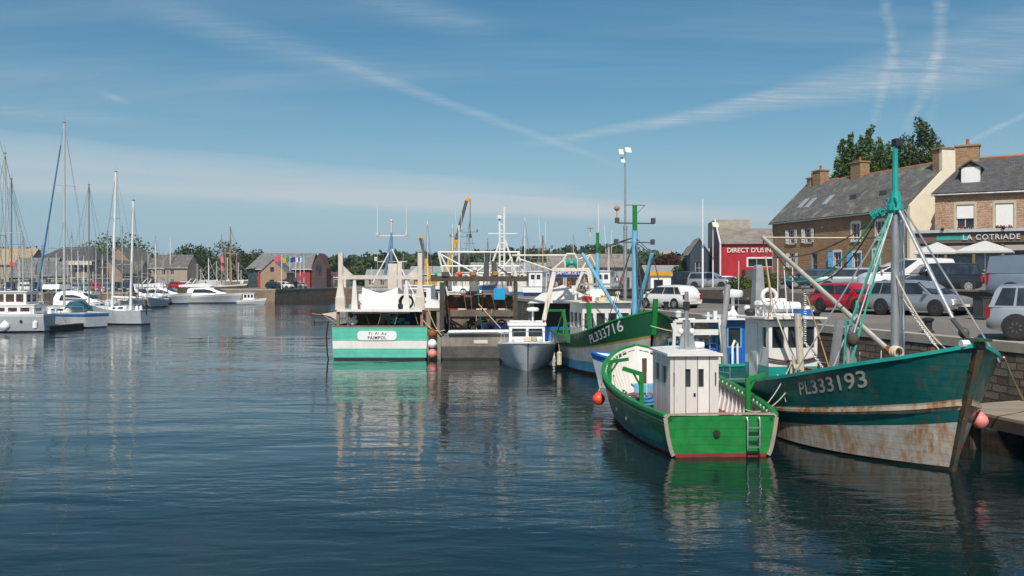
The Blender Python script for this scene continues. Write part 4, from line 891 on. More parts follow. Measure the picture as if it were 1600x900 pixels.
lc = [(15, 133, navy_p, 'first'), (38, 134, white_p, 'second'), (58, 133, black_p, 'third'), (80, 134, teal_p, 'fourth'), (100, 133, black_p, 'fifth'), (118, 134, silver_p, 'sixth'), (133, 136, mint_p, 'seventh'), (150, 138, red_p, 'eighth'), (168, 139, blueg_p, 'ninth'), (186, 140, black_p, 'tenth'), (199, 140, navy_p, 'last')]
cols = ['navy', 'white', 'black', 'teal', 'black', 'silver', 'pale green', 'bright red', 'blue grey', 'black', 'navy']
for (px, Y, m, k), cn in zip(lc, cols):
    car('%s hatchback, %s from the left in the row on the far left quay' % (cn, k), ((px-800)/FPX*Y, Y, QZ), (.45, -.9), m, 4.2, 1.76, 1.55, .95, .88, HB, .31, LG, lod=0)
for px, Y, m, lab in ((292, 191, white_p, 'white hatchback on the back quay above the motor yachts'), (278, 191, red_p, 'red hatchback on the back quay next to the white one'), (444, 190, white_p, 'white car in front of the peach stone house'), (430, 190, black_p, 'dark car in front of the peach stone house'), (466, 200, silver_p, 'silver car below the flag poles')):
    car(lab, ((px-800)/FPX*Y, Y, QZ), (.9, -.4), m, 4.1, 1.75, 1.5, .95, .88, HB, .31, None, lod=0)
# ------------------------------------------------------------------ street furniture
q = cz_(1537, 36.5); b = MB(); b.bx(-.28, .28, -.28, .28, .08, .85); r = empty('litter_bin', q, .2, 'dark slatted litter bin beside the low rubble wall, right of the silver estate', 'bin'); b.build('body', dkgrey, r, 0)
b = MB(); [b.bx(-.28+k*.095, -.21+k*.095, -.31, -.283, .1, .8) for k in range(6)]; b.build('slats', dkwood, r, 0); b = MB(); b.bx(-.3, .3, -.3, .3, .853, .92); b.build('lid', black, r, 0)
def pole(px, top, Y, z0, label, heads=(), r0=.14, m=None, name='lamp_post', cat='lamp post'):
    q = at(px, top, Y); h = q.z-z0; r = empty(name, (q.x, Y, z0), 0, label, cat); b = MB(); b.tube([(0, 0, 0), (0, 0, h*.5)], r0, 10); b.tube([(0, 0, h*.5), (0, 0, h)], r0*.62, 10, r0*.4); b.build('pole', m or steel, r)
    b = MB(); b.tube([(0, 0, h*.5-.2), (0, 0, h*.5+.1)], r0*1.15, 10); b.build('collar', steel, r)
    for dx, dz, w in heads:
        b = MB(); b.tube([(0, 0, h+dz-.1), (dx, 0, h+dz)], .03, 5); a = b.build('bracket', steel, r); b = MB(); b.extr([(dx-w/2, -.25, dz+h-.1), (dx+w/2, -.25, dz+h-.16), (dx+w/2, .2, dz+h+.22), (dx-w/2, .2, dz+h+.26)], (0, .08, .12)); l = b.build('floodlight', offw, r, 0)
    return r
pole(977, 238, 76, QZ, 'tall grey floodlight pole on the quay behind the light blue mast', ((-.35, -.05, .4), (.25, .1, .5), (-.2, -.75, .35)), .16)
pole(1098, 311, 82, 3.4, 'white flagpole on the quay left of the red shop', (), .09, cleanw, 'flagpole', 'flagpole')
pole(1114, 348, 88, 3.3, 'thin white lamp pole just in front of the plum sheds', ((.25, -.3, .6),), .06, cleanw)
pole(1356, 305, 88, 5.0, 'thin steel aerial mast behind the stone house ridge', (), .05, steel, 'aerial_mast', 'aerial')
def flag(px, Y, top, m, lab, w=1.5, flagm=None, dirx=-1):
    Y = 188+(px-440)*.52; q = at(px, top, Y); r = empty('flagpole', (q.x, Y, QZ), 0, lab, 'flagpole', 'flag poles by the crimson hall'); h = q.z-QZ; b = MB(); b.tube([(0, 0, 0), (0, 0, h)], .085, 6, .05); b.build('pole', cleanw, r)
    b = MB(); n = 8; A_ = [Vector((dirx*(.06+w*i/n), .12*math.sin(i*1.1), h-.2-.25*i/n*1.2)) for i in range(n+1)]; B_ = [p-Vector((0, 0, 1.05)) for p in A_]
    k = 3 if len(m) > 1 else 1
    for i in range(n):
        b.use(m[min(len(m)-1, i*len(m)//n)]); b.add([A_[i], A_[i+1], B_[i+1], B_[i]], [(0, 1, 2, 3)]); b.add([p+Vector((0, .02, 0)) for p in (A_[i], A_[i+1], B_[i+1], B_[i])], [(3, 2, 1, 0)])
    b.build('flag', None, r)
flagg = paint('flag_green', (.02, .25, .06), .8); flagb = paint('flag_blue', (.02, .05, .30), .8); flagp = paint('flag_pink', (.55, .10, .14), .8); flagl = paint('flag_sky', (.12, .35, .62), .8)
flag(440, 181, 398, [flagp], 'flagpole with a pink flag, leftmost of five by the crimson hall'); flag(453, 181.5, 400, [flagg, yellow], 'flagpole with a green and yellow flag, second of five'); flag(462, 182, 400, [flagb], 'flagpole with a dark blue flag, third of five', 1.2)
flag(469, 182.5, 400, [flagb, cleanw, redp], 'flagpole with a blue white and red flag, fourth of five', 1.1); flag(475, 183, 400, [flagl, cleanw], 'flagpole with a pale blue flag, rightmost of five', 1.0)
# cranes
def crane(px0, px1, top, Y, label, s=1.):
    x = (px0-800)/FPX*Y; r = empty('mobile_crane', (x, Y, QZ), 0, label, 'crane'); T = at(px1, top, Y)-Vector((x, Y, QZ)); base = Vector((0, 0, 2.2*s))
    b = MB(); b.bx(-3*s, 3.6*s, -1.2, 1.2, .9*s, 1.7*s); b.build('chassis', yellow, r, 0)
    b = MB(); b.bx(1.6*s, 3.4*s, -1.1, 1.1, 1.72*s, 2.9*s); c_ = b.build('cab', yellow, r, 0); b = MB(); b.bx(2*s, 3.42*s, -1.12, 1.12, 2.2*s, 2.7*s); b.build('pane', gls, c_, 0)
    for xx in (-2.2, -.8, 1.2, 2.6):
        for sd in (1, -1): b = MB(); b.lathe([(.2, -.15), (.5*s, -.15), (.5*s, .15), (.2, .15)], (xx*s, sd*1.15, .5*s), 12, 'y'); b.build('wheel', tyre_m, r)
    d = T-base; b = MB(); b.bar(base, base+d*.48, .75*s, .8*s, (0, 1, 0)); b.build('boom', yellow, r, 0)
    b = MB(); b.bar(base+d*.479, base+d*.97, .5*s, .55*s, (0, 1, 0)); b.build('boom_extension', dkgrey, r, 0)
    b = MB(); b.bar(base+d*.96, T+Vector((.4*s, 0, .1)), .62*s, .5*s, (0, 1, 0)); b.build('boom_head', yellow, r, 0)
    b = MB(); b.tube([T+Vector((.5*s, 0, 0)), T+Vector((.5*s, 0, -6*s))], .05, 4); b.bx(T.x+.3*s, T.x+.7*s, -.15, .15, T.z-6.6*s, T.z-6*s); b.build('hook', black, r, 0)
crane(696, 730, 310, 150, 'large yellow and black mobile crane with its boom raised high'); crane(672, 656, 370, 165, 'smaller orange yellow crane left of the large one', .9)
q = at(1030, 432, 90); b = MB(); b.bx(-1.1, 1.1, -1.2, 1.2, 2.3, 2.7); r = empty('kiosk', (q.x, q.y, QZ), 0, 'white quayside kiosk with a yellow flat roof edge', 'kiosk'); b.build('roof', yellow, r, 0); b = MB(); b.bx(-1, 1, -1, 1, 0, 2.29); b.build('wall', cleanw, r, 0); b = MB(); b.bx(-.7, .2, -1.03, -1.004, .9, 1.9); b.build('window', gls, r, 0)
# bollards
for i, y in enumerate((24.6, 31.5, 38.5, 46, 55)):
    x = edgeX(y)+.75; b = MB(); b.lathe([(.22, 0), (.2, .05), (.13, .12), (.13, .38), (.2, .44), (.2, .5), (.1, .54)], (0, 0, 0), 12); o = b.build('bollard', black, None); o.location = (x, y, gz(x, y)); tag(o, 'iron mooring bollard on the right quay, %s from the right' % ['first', 'second', 'third', 'fourth', 'fifth'][i], 'bollard', 'mooring bollards along the right quay')
# ------------------------------------------------------------------ boats near the right quay
def V(x, y, z): return Vector((x, y, z))
def part(root, name, m, fn, smooth=35, label=None):
    b = MB(); fn(b); return b.build(name, m, root, smooth, label)
def tubes(root, name, m, lst, r=.02, n=6, r2=None):
    b = MB()
    for p in lst: b.tube(p, r, n, r2)
    return b.build(name, m, root)
def cabin(root, x0, x1, w0, w1, z0, z1, wins, m, roofm=None, name='wheelhouse', pm=gls, fm=None, over=.12, rth=.06, yc=0, slope=0):
    """box cabin; w0 half width aft, w1 half width forward; wins: side -> holes (0 aft, 1 starboard... anticlockwise)"""
    poly = [(x0, yc-w0), (x1, yc-w1), (x1, yc+w1), (x0, yc+w0)]
    o = walls(root, poly, z0, z1, wins, m, .05, fm or m, pm, name=name, **{'fw': .03, 'mull': (0, 0)})
    b = MB(); p = [V(x0-over, yc-w0-over, z1+.002), V(x1+over, yc-w1-over, z1+.002+slope), V(x1+over, yc+w1+over, z1+.002+slope), V(x0-over, yc+w0+over, z1+.002)]
    c = [(p[0]+p[3])/2+V(0, 0, .05), (p[1]+p[2])/2+V(0, 0, .05)]
    b.loft([[p[0], p[1]], [p[0]+V(0, 0, rth), p[1]+V(0, 0, rth)], [c[0]+V(0, 0, rth), c[1]+V(0, 0, rth)], [p[3]+V(0, 0, rth), p[2]+V(0, 0, rth)], [p[3], p[2]], [p[0], p[1]]], cap=False)
    b.add([p[0], p[0]+V(0, 0, rth), c[0]+V(0, 0, rth), p[3]+V(0, 0, rth), p[3]], [(0, 1, 2, 3, 4)]); b.add([p[1], p[1]+V(0, 0, rth), c[1]+V(0, 0, rth), p[2]+V(0, 0, rth), p[2]], [(4, 3, 2, 1, 0)])
    b.build('roof', roofm or m, root, 0); return o
def fender(loc, r, m, label, cat='fender', name='fender', long=0, group=None, rope=None):
    b = MB()
    if long: b.lathe([(.01, -long/2-r*.6), (r*.6, -long/2-r*.3), (r, -long/2), (r, long/2), (r*.6, long/2+r*.4), (r*.15, long/2+r*.7), (.02, long/2+r*1.1)], (0, 0, 0), 12)
    else: b.lathe([(.01, -r), (r*.6, -r*.82), (r*.95, -r*.35), (r, .05*r), (r*.85, r*.5), (r*.5, r*.85), (r*.16, r*1.1), (r*.14, r*1.3)], (0, 0, 0), 14)
    root = empty(name, loc, 0, label, cat, group); b.build('body', m, root)
    if rope is not None: tubes(root, 'rope', ropew, [[(0, 0, long/2+r*1.1), tuple(Vector(rope)-Vector(loc))]], .013, 5)
    return root
def gear_pile(root, name, m, x0, x1, y0, y1, z, n=14, s=.2, seed=0):
    g = random.Random(seed); b = MB()
    for _ in range(n):
        c = V(g.uniform(x0, x1), g.uniform(y0, y1), z+g.uniform(0, s)); r = s*g.uniform(.5, 1.1)
        b.lathe([(r*.15, -r*.5), (r*.8, -r*.4), (r, 0), (r*.75, r*.35), (r*.1, r*.5)], c, 8)
    return b.build(name, m, root)
def coil(b, c, R_, r, turns=4, axis='z'):
    pts = []
    for i in range(turns*14):
        a = i*2*math.pi/14; k = R_*(1-.05*(i//14)); p = (math.cos(a)*k, math.sin(a)*k, i*r*.14)
        if axis == 'y': p = (p[0], p[2], p[1])
        if axis == 'x': p = (p[2], p[0], p[1])
        pts.append((c[0]+p[0], c[1]+p[1], c[2]+p[2]))
    b.tube(pts, r, 5)
def person_free(*a): pass
# ======== 1. open green boat with the white wheelhouse, stern towards us
Lg = 10.9; hd = V(-.055, 1, 0).normalized(); gr = empty('fishing_boat', (5.42, 23.25, 0), math.atan2(hd.y, hd.x), 'open bright green fishing boat with a white wheelhouse, stern towards us', 'boat')
yst = paint('yellow_line', (.30, .24, .05), .5); hullg = paint('hull_green', (.012, .14, .06), .35, var=.15, seam=.16, streak=(.09, .10, .05), sa=.35); hullt = paint('hull_teal', (.01, .12, .13), .4, var=.2, seam=.16)
grtr = paint('transom_green', (.010, .20, .038), .42, var=.22, vs=3, seam=.21, streak=(.05, .10, .04), sa=.5, bump=.3)
grn_rail = paint('rail_green', (.012, .13, .06), .35, var=.12); brownr = paint('brown_rubbing_strip', (.10, .045, .03), .6)
ctrl = [(0, 1.47, 1.18, 1.08), (.12, 1.72, 1.5, 1.10), (.35, 1.98, 1.7, 1.16), (.6, 1.98, 1.55, 1.30), (.78, 1.72, 1.05, 1.50), (.9, 1.22, .5, 1.75), (.97, .62, .16, 1.95), (1, .03, .02, 2.06)]
tedge = .10
P1, F1, Ls1 = make_hull(gr, Lg, ctrl, [(.10, .12, red_af), (.42, .38, hullt), (.74, .78, hullg), (.78, .82, yst), (1, 1, grn_rail)], rake=.55, deck=.35, dm=red_af, inm=white, railm=None, ribs=1, th=.07, n=30, tbands=[(.09, red_af), (1, grtr)], rp=6, pw=.45)
def gun(b):
    for sd in (1, -1):
        for off, z0, z1, w, m in ((.05, -.03, .05, .11, green), (-.10, -.16, -.06, .05, green)):
            b.use(m); rows = []
            for i in range(31):
                t_ = 1-(1-i/30)**1.35; p = P1(t_, 1, sd); y = abs(p.y)+off; yi = max(y-w-.04, .01); y = max(y, .02); rows.append([V(p.x, sd*y, p.z+z0), V(p.x, sd*y, p.z+z1), V(p.x, sd*yi, p.z+z1), V(p.x, sd*yi, p.z+z0)][::sd])
            b.loft(rows, closed=True, cap=True)
part(gr, 'rail', None, gun, 40)
def strip(b):
    for sd in (1, -1):
        rows = []
        for i in range(31):
            t_ = 1-(1-i/30)**1.35; p = P1(t_, .86, sd); y = abs(p.y); rows.append([V(p.x, sd*(y-.01), p.z-.03), V(p.x, sd*(y+.05), p.z-.02), V(p.x, sd*(y+.05), p.z+.02), V(p.x, sd*(y-.01), p.z+.03)][::sd])
        b.loft(rows, closed=True, cap=True)
part(gr, 'rubbing_strip', hullg, strip)
# inner top plank row visible at the bow
def inner(b):
    for sd in (1, -1):
        rows = []
        for i in range(8, 31):
            t_ = 1-(1-i/30)**1.35; p = P1(t_, 1, sd); y = max(abs(p.y)-.13, .01); rows.append([V(p.x-(.1 if t_ > .9 else 0), sd*y, p.z-.2), V(p.x-(.1 if t_ > .9 else 0), sd*y, p.z-.12)][::sd])
        b.loft(rows); b.loft([r_[::-1] for r_ in rows])
part(gr, 'inner_strake', brownr, inner)
greyedge = paint('bare_transom_edge', (.34, .27, .22), .7, var=.2)
def tr_edge(b):
    pl = [P1(0, u, 1) for u in (0.04, .1, .2, .4, .6, .8, .95)]; top = [V(-.012, y, 1.10-.03*abs(y/1.46)**2+.03) for y in (1.4, .9, .3, -.3, -.9, -1.4)]
    pr = [P1(0, u, -1) for u in (.95, .8, .6, .4, .2, .1, .04)]
    pts = [V(-.012, p.y, p.z) for p in pl]+top+[V(-.012, p.y, p.z) for p in pr]
    for a, c in zip(pts[:-1], pts[1:]):
        b.bar(a, c, .045, tedge if abs(a.y) > 1.2 and a.z < 1.05 else .05, up=(c-a).cross(V(1, 0, 0)))
part(gr, 'transom_edge', greyedge, tr_edge, 0)
part(gr, 'exhaust_outlet', black, lambda b: (b.lathe([(.04, -.06), (.085, -.06), (.085, .02), (.045, .02)], (-.01, .12, .62), 14, 'x')))
def ladder(b):
    y0, y1 = -.98, -.66
    for y in (y0, y1): b.tube([(-.02, y, .98), (-.12, y, 1.03), (-.16, y, .95), (-.16, y, .2)], .022, 8)
    for z in (.78, .55, .28): b.bar((-.16, y0, z), (-.16, y1, z), .07, .03, (0, 0, 1))
    b.bar((-.02, y0+.02, .35), (-.16, y0+.02, .35), .03); b.bar((-.02, y1-.02, .35), (-.16, y1-.02, .35), .03)
part(gr, 'stern_ladder', chrome, ladder)
# wheelhouse
whw = planks('white_boards', (.74, .72, .67), .34, .5)
wx0, wx1 = 2.35, 4.75; yc = .62-.0; hw = .70
cabin(gr, wx0, wx1, hw, hw*.98, .3, 2.42, {3: [(.42, .60, 1.22, 1.76, dict(fw=.012)), (.80, .98, 1.22, 1.76, dict(fw=.012))], 2: [(.35, .95, 1.25, 1.8), (1.25, 1.95, 1.25, 1.8)]}, whw, white, yc=.08, over=.10, rth=.07)
part(gr, 'door_handle', black, lambda b: (b.bx(wx0-.03, wx0-.004, .05, .11, 1.28, 1.36), b.bx(wx0-.06, wx0-.03, .06, .10, 1.31, 1.33)))
tubes(gr, 'grab_rail', black, [[(wx0-.01, .08+s*.6, 1.95), (wx0-.06, .08+s*.6, 1.93), (wx0-.06, .08+s*.6, 1.62), (wx0-.01, .08+s*.6, 1.6)] for s in (1, -1)], .014, 5)
def mast1(b):
    b.use(greyp).bx(3.1, 3.07, .0, .14, 2.5, 2.62); b.use(steel); b.tube([(3.3, .07, 2.07), (3.3, .07, 4.25)], .085, 8, .06)
    b.add([(3.3, .07+.22, 2.5), (3.3, .07-.30, 2.5), (3.3, .07-.10, 3.4), (3.3, .07+.10, 3.4), (3.36, .07+.22, 2.5), (3.36, .07-.30, 2.5), (3.36, -.03, 3.4), (3.36, .17, 3.4)], [(0, 1, 2, 3), (7, 6, 5, 4), (0, 3, 7, 4), (1, 5, 6, 2)])
part(gr, 'mast', None, mast1)
part(gr, 'mast_lamp', cleanw, lambda b: (b.ball((3.3, .07-.17, 3.07), .09, 6), b.ball((3.3, .07+.17, 3.07), .09, 6), b.bx(3.25, 3.35, -.18, .32, 3.42, 3.46)))
part(gr, 'deck_light', black, lambda b: b.bx(3.22, 3.4, -.01, .15, 3.7, 3.95), 0)
part(gr, 'life_raft', cleanw, lambda b: b.lathe([(.02, -.25), (.09, -.23), (.11, 0), (.09, .23), (.02, .25)], (3.9, -.38, 2.62), 12, 'y'))
part(gr, 'roof_hatch', greyp, lambda b: b.bx(3.9, 4.5, .2, .62, 2.51, 2.07), 0)
# benches and boxes forward
part(gr, 'bench', sky_b, lambda b: (b.bx(6.6, 7.2, -.9, 1.0, 1.02, 1.08), b.bx(6.55, 6.6, -.9, 1.0, .85, 1.08)), 0)
part(gr, 'bench', sky_b, lambda b: (b.bx(5.3, 5.75, -1.2, .9, .8, .86), b.bx(5.25, 5.3, -1.2, .9, .55, .86)), 0)
part(gr, 'hatch', red_af, lambda b: b.bx(5.9, 6.5, -.9, .9, .36, .72), 0)
part(gr, 'sternpost', brownr, lambda b: b.bx(9.75, 9.85, -.08, .08, .4, 1.7), 0)
part(gr, 'net', paint('blue_net', (.05, .22, .42), .9, var=.5, bump=1), lambda b: [coil(b, (4.95+random.uniform(-.1, .1), .95+random.uniform(-.2, .2), .5+k*.08), .22, .05, 2) for k in range(4)])
part(gr, 'winch', steel, lambda b: (b.bx(4.7, 5.3, 1.15, 1.55, .36, .75), b.lathe([(.16, -.25), (.16, -.2), (.07, -.18), (.07, .18), (.16, .2), (.16, .25)], (5.0, 1.35, .9), 12, 'y'), b.tube([(4.7, 1.6, .4), (4.7, 1.6, 1.1), (5.3, 1.6, 1.1), (5.3, 1.6, .4)], .025, 6)))
part(gr, 'fish_basket', orange, lambda b: b.lathe([(.14, 0), (.2, .3), (.18, .3), (.13, .03)], (4.3, 1.45, .38), 12))
for (x, y, dx, dy) in ((8.2, 1.55, -.5, -.55), (4.15, 1.25, .35, .5), (2.6, -1.55, .0, -.5)):
    part(gr, 'davit', green, lambda b: (b.bar((x, y, .5), (x, y, 1.75), .12), b.bar((x, y, 1.72), (x+dx, y+dy, 1.86), .10, .12), b.bar((x, y, 1.3), (x+dx*.45, y+dy*.45, 1.76), .05)), 0)
part(gr, 'oar', ropew, lambda b: b.bar((8.6, 1.35, 1.2), (5.4, 1.75, .75), .05))
tubes(gr, 'hull_port', cleanw, [[tuple(P1(.30, .45, 1)), tuple(P1(.30, .45, 1)+V(0, .03, 0))], [tuple(P1(.42, .5, 1)), tuple(P1(.42, .5, 1)+V(0, .03, 0))]], .055, 10)
fender((3.02, 31.2, .45), .22, orange, 'orange red ball fender hanging off the open green boat', rope=(3.25, 31.3, 1.3))
# ======== 2. blue and white dinghy between the green boats
dg = boat_root('dinghy', (3.75, 38.3), (-.88, .48), 3.3, 'white dinghy with a bright blue rim beside the open green boat', 'boat')
bl = paint('dinghy_blue', (.02, .16, .52), .35)
make_hull(dg, 3.3, [(0, .75, .55, 1.25), (.5, .95, .7, 1.28), (.85, .6, .35, 1.4), (1, .05, .02, 1.5)], [(.8, .8, cleanw), (1, 1, bl)], rake=.4, deck=.85, dm=cleanw, inm=cleanw, railm=bl, n=16, rw=.06, rh=.08)
part(dg, 'thwart', cleanw, lambda b: (b.bx(.6, .9, -.75, .75, 1.05, 1.1), b.bx(1.8, 2.1, -.75, .75, 1.05, 1.1)), 0)
# ======== 3. big teal trawler with the rusty bow
Lt = 13.4; tb = boat_root('fishing_trawler', (10.57, 21.6), (.14, -1), Lt, 'large teal and white wooden trawler with a rust streaked high bow', 'boat')
ht = paint('trawler_teal', (.004, .105, .10), .38, var=.25, seam=.17, streak=(.13, .065, .02), sa=.75, sth=(.45, .7)); hw_m = paint('trawler_white', (.52, .49, .44), .5, var=.22, seam=.17, streak=(.36, .17, .05), sa=1.0, sth=(.36, .68), s2=(.34, .56), bump=.3)
hst = paint('trawler_stripe', (.42, .36, .27), .5, var=.3, streak=(.28, .10, .02), sa=1.0, sth=(.40, .62), s2=(.38, .56))
ctrl = [(0, 1.35, .9, 1.28), (.15, 1.85, 1.6, 1.14), (.35, 2.2, 2.0, 1.22), (.55, 2.4, 2.2, 1.55), (.72, 2.42, 2.15, 1.92), (.84, 2.2, 1.6, 2.27), (.92, 1.68, .92, 2.58), (.97, 1.0, .38, 2.83), (1, .14, .05, 3.08)]
def FT_deck(t): return .75+1.1*max(0, t-.6)
PT, FT, LsT = make_hull(tb, Lt, ctrl, [(.04, .03, black), (.10, .40, hw_m), (.36, .50, ht), (.46, .585, hst), (1, 1, ht)], rake=1.0, deck=FT_deck, dm=deckm, inm=ht, railm=teal2, th=.09, rw=.10, rh=.09, n=36, rp=10, pw=1.0)
hull_text(tb, PT, 'PL333193', .52, .835, .745, Lt, 2.2, paint('faded_letters', (.50, .44, .36), .6, var=.3, chips=(.02, .14, .13)), -1, .05)
hull_text(tb, PT, 'PL333193', .50, .87, .745, Lt, 2.3, bpy.data.materials['faded_letters'], 1, .05)
# iron stem bar
rust_s = paint('rusty_stem', (.13, .055, .022), .85, var=.6, streak=(.01, .09, .07), sa=.9, sth=(.4, .6), s2=(.3, .5), chips=(.30, .15, .06), bump=.6)
def stem(b):
    pts = [PT(1, u, 1) for u in (-.2, 0, .2, .4, .6, .8, 1.0)]; pts = [V(p.x+.06, 0, p.z) for p in pts]; pts.append(pts[-1]+V(.03, 0, .10))
    for i in range(len(pts)-1): w = .10+.012*i; b.bar(pts[i], pts[i+1], w, .16, up=(1, 0, 0))
part(tb, 'stem_bar', rust_s, stem, 0)
part(tb, 'stem_cap', dgreen, lambda b: b.bx(14.25, 14.68, -.17, .17, 3.19, 3.25), 0)
tubes(tb, 'anchor_roller', cleanw, [[(14.3, -.35, 3.12), (14.3, .1, 3.12)]], .09, 10)
# rubbing strake with rust
def strake(b):
    for sd in (1, -1):
        rows = []
        for i in range(37):
            t_ = 1-(1-i/36)**1.35; p = PT(t_, .41+.135*t_, sd); y = abs(p.y); rows.append([V(p.x, sd*(y-.02), p.z-.05), V(p.x, sd*(y+.07), p.z-.04), V(p.x, sd*(y+.07), p.z+.04), V(p.x, sd*(y-.02), p.z+.05)][::sd])
        b.loft(rows, closed=True, cap=True)
part(tb, 'rubbing_strake', hst, strake)
# wheelhouse aft of the mast (local x = distance from the stern); faces the bow
whm = paint('wheelhouse_white', (.74, .71, .66), .45, var=.08, streak=(.4, .28, .18), sa=.3); skirt = paint('wheelhouse_teal', (.01, .30, .26), .45)
wxa, wxb = 4.9, 6.75; wy = -.85
walls(tb, [(wxa, wy-.80), (wxb, wy-.80), (wxb, wy+.80), (wxa, wy+.80)], .75, 1.90, {}, skirt, .05, name='wheelhouse_base')
cabin(tb, wxa-.003, wxb+.003, .803, .803, 1.88, 3.32, {1: [(.08, .54, .55, 1.28), (.60, 1.04, .55, 1.28), (1.10, 1.54, .55, 1.28)], 0: [(.50, .9, .5, 1.25), (1.3, 1.7, .55, 1.25)], 2: [(.2, .8, .55, 1.25), (1.0, 1.6, .55, 1.25)]}, whm, whm, yc=wy, over=.22, rth=.06, slope=.05)
part(tb, 'door', whm, lambda b: b.bx(wxa+.38, wxa+1.02, wy-.83, wy-.807, .9, 3.2), 0)
tubes(tb, 'hand_rail', brownr, [rope_pts((wxb+.08, wy-.85, 2.15), (wxb+.08, wy+.85, 2.2), .12, 10)], .035, 6)
part(tb, 'life_ring', cleanw, lambda b: b.tube([(6.0, wy-.45+math.cos(a)*.24, 4.05+math.sin(a)*.24) for a in np.linspace(0, 2*math.pi, 17)], .065, 8))
gear = cleanw
part(tb, 'roof_gear', gear, lambda b: ([b.bar((5.1+i*.2, wy-.55, 3.5), (5.1+i*.2, wy+.75, 3.5), .05) for i in range(8)], [b.tube([(5.0+i*.3, wy-.6+j*1.3, 3.38), (5.0+i*.3, wy-.6+j*1.3, 3.62)], .03, 6) for i in range(6) for j in (0, 1)], b.bar((5.0, wy-.6, 3.62), (6.6, wy-.6, 3.62), .04), b.bar((5.0, wy+.75, 3.62), (6.6, wy+.75, 3.62), .04), b.lathe([(.02, -.5), (.16, -.45), (.18, 0), (.16, .45), (.02, .5)], (5.9, wy+.15, 3.72), 10, 'y'), b.lathe([(.02, -.4), (.13, -.36), (.14, 0), (.13, .36), (.02, .4)], (5.5, wy-.05, 3.86), 10, 'y')))
part(tb, 'exhaust_cover', black, lambda b: (b.ball((5.15, wy-.72, 3.52), .2, 8, .7)))
part(tb, 'searchlight', cleanw, lambda b: (b.tube([(6.5, wy+.6, 3.4), (6.5, wy+.6, 3.6)], .03), b.ball((6.5, wy+.6, 3.68), .1, 8)))
# grey tapering post behind the wheelhouse
part(tb, 'gantry_post', greyp, lambda b: b.loft([[V(4.55-s, wy-.2-s*.9, z), V(4.55+s, wy-.2-s*.9, z), V(4.55+s, wy-.2+s*.9, z), V(4.55-s, wy-.2+s*.9, z)] for s, z in ((.24, 1.0), (.24, 3.2), (.13, 5.0), (.10, 5.1))], True, True), 0)
tubes(tb, 'aerial', cleanw, [[(5.2, wy+.2, 3.4), (5.2, wy+.2, 5.3)], [(6.4, wy+.15, 3.4), (6.4, wy+.15, 5.0)], [(6.35, wy-.0, 3.4), (6.3, wy-.1, 5.1)]], .016, 5)
# main mast
mx_ = 11.03; tubes(tb, 'mast', steel, [[(mx_, 0, .9), (mx_, 0, 6.55)]], .11, 12)
tubes(tb, 'mast_rail', alu, [[(mx_+.12, .17, 1.2), (mx_+.12, .17, 6.3)], [(mx_-.05, .2, 1.2), (mx_-.05, .2, 6.3)]], .028, 6)
mh = part(tb, 'mast_head', teal2, lambda b: (b.tube([(mx_, 0, 6.5), (mx_, 0, 6.95)], .17, 10, .13), b.tube([(mx_, 0, 6.9), (mx_, 0, 8.15)], .085, 10, .07), b.lathe([(.13, 6.35), (.22, 6.45), (.2, 6.6), (.13, 6.65)], (mx_, 0, 0), 10)))
def shk(b):
    g = random.Random(4)
    for k in range(16):
        a = g.uniform(0, 6.28); r_ = g.uniform(.12, .22); c = V(mx_+math.cos(a)*r_, math.sin(a)*r_, g.uniform(6.28, 6.75)); b.tube([c+V(math.cos(q)*.07, 0, math.sin(q)*.09) for q in np.linspace(0, 6.28, 9)], .018, 5)
    for k in range(7):
        c = V(mx_-.2-k*.03, -.25-.03*k, 6.45-.02*k+g.uniform(-.05, .05)); b.tube([c+V(0, math.cos(q)*.07, math.sin(q)*.08) for q in np.linspace(0, 6.28, 9)], .022, 5)
part(mh, 'shackles', teal2, shk)
part(tb, 'mast_light', black, lambda b: (b.bx(mx_-.1, mx_+.12, -.05, .16, 8.16, 8.36), b.bx(mx_-.05, mx_+.05, -.05, .14, 8.1, 8.15)), 0)
top = V(mx_, 0, 6.45)
# boom from the mast foot up to the port/left
bt = at(1192, 371, 26.8); ba = at(1398, 556, 23.9)
inv = tb.matrix_basis.inverted(); bpy.context.view_layer.update(); inv = tb.matrix_world.inverted()
bl_, bf_ = inv @ bt, inv @ ba
tubes(tb, 'boom', paint('boom_metal', (.40, .38, .33), .5, metal=.3, var=.3, streak=(.15, .1, .05)), [[bf_, bl_]], .08, 10, .065)
part(tb, 'boom_end', rust, lambda b: b.tube([bf_, bf_+(bl_-bf_)*.06], .11, 8))
def W2(px, py, Y): return inv @ at(px, py, Y)
wires = []
tubes(tb, 'topping_lift', ropew, [rope_pts(bl_, W2(1395, 371, 24.3), .02, 6)], .028, 5)
tubes(tb, 'shroud', alu, [[top+V(.1, -.1, 0), W2(1238, 590, 25.3)], [top+V(.1, -.1, 0), W2(1312, 588, 23.6)], [top+V(.1, -.12, -.1), W2(1296, 590, 23.8)]], .022, 6)
tubes(tb, 'forestay', steel, [[top+V(.15, .1, 0), W2(1520, 560, 20.9)], [top+V(.15, .18, 0), W2(1562, 566, 21.4)]], .024, 6)
tubes(tb, 'stay_pole', alu, [[top+V(.15, .02, 0), W2(1490, 500, 21.4)]], .038, 8)
part(tb, 'stay_fitting', dkgrey, lambda b: (b.tube([W2(1488, 498, 21.4), W2(1519, 536, 20.9)], .055, 6), b.ball(W2(1506, 520, 21.2), .13, 6)))
tubes(tb, 'green_line', ropeg, [[top+V(0, -.15, -.05), W2(1327, 510, 23.2)], [top+V(0, -.1, -.05), W2(1325, 586, 23.3)], rope_pts(W2(1322, 500, 23.3), W2(1318, 588, 23.3), 0, 5)], .028, 5)
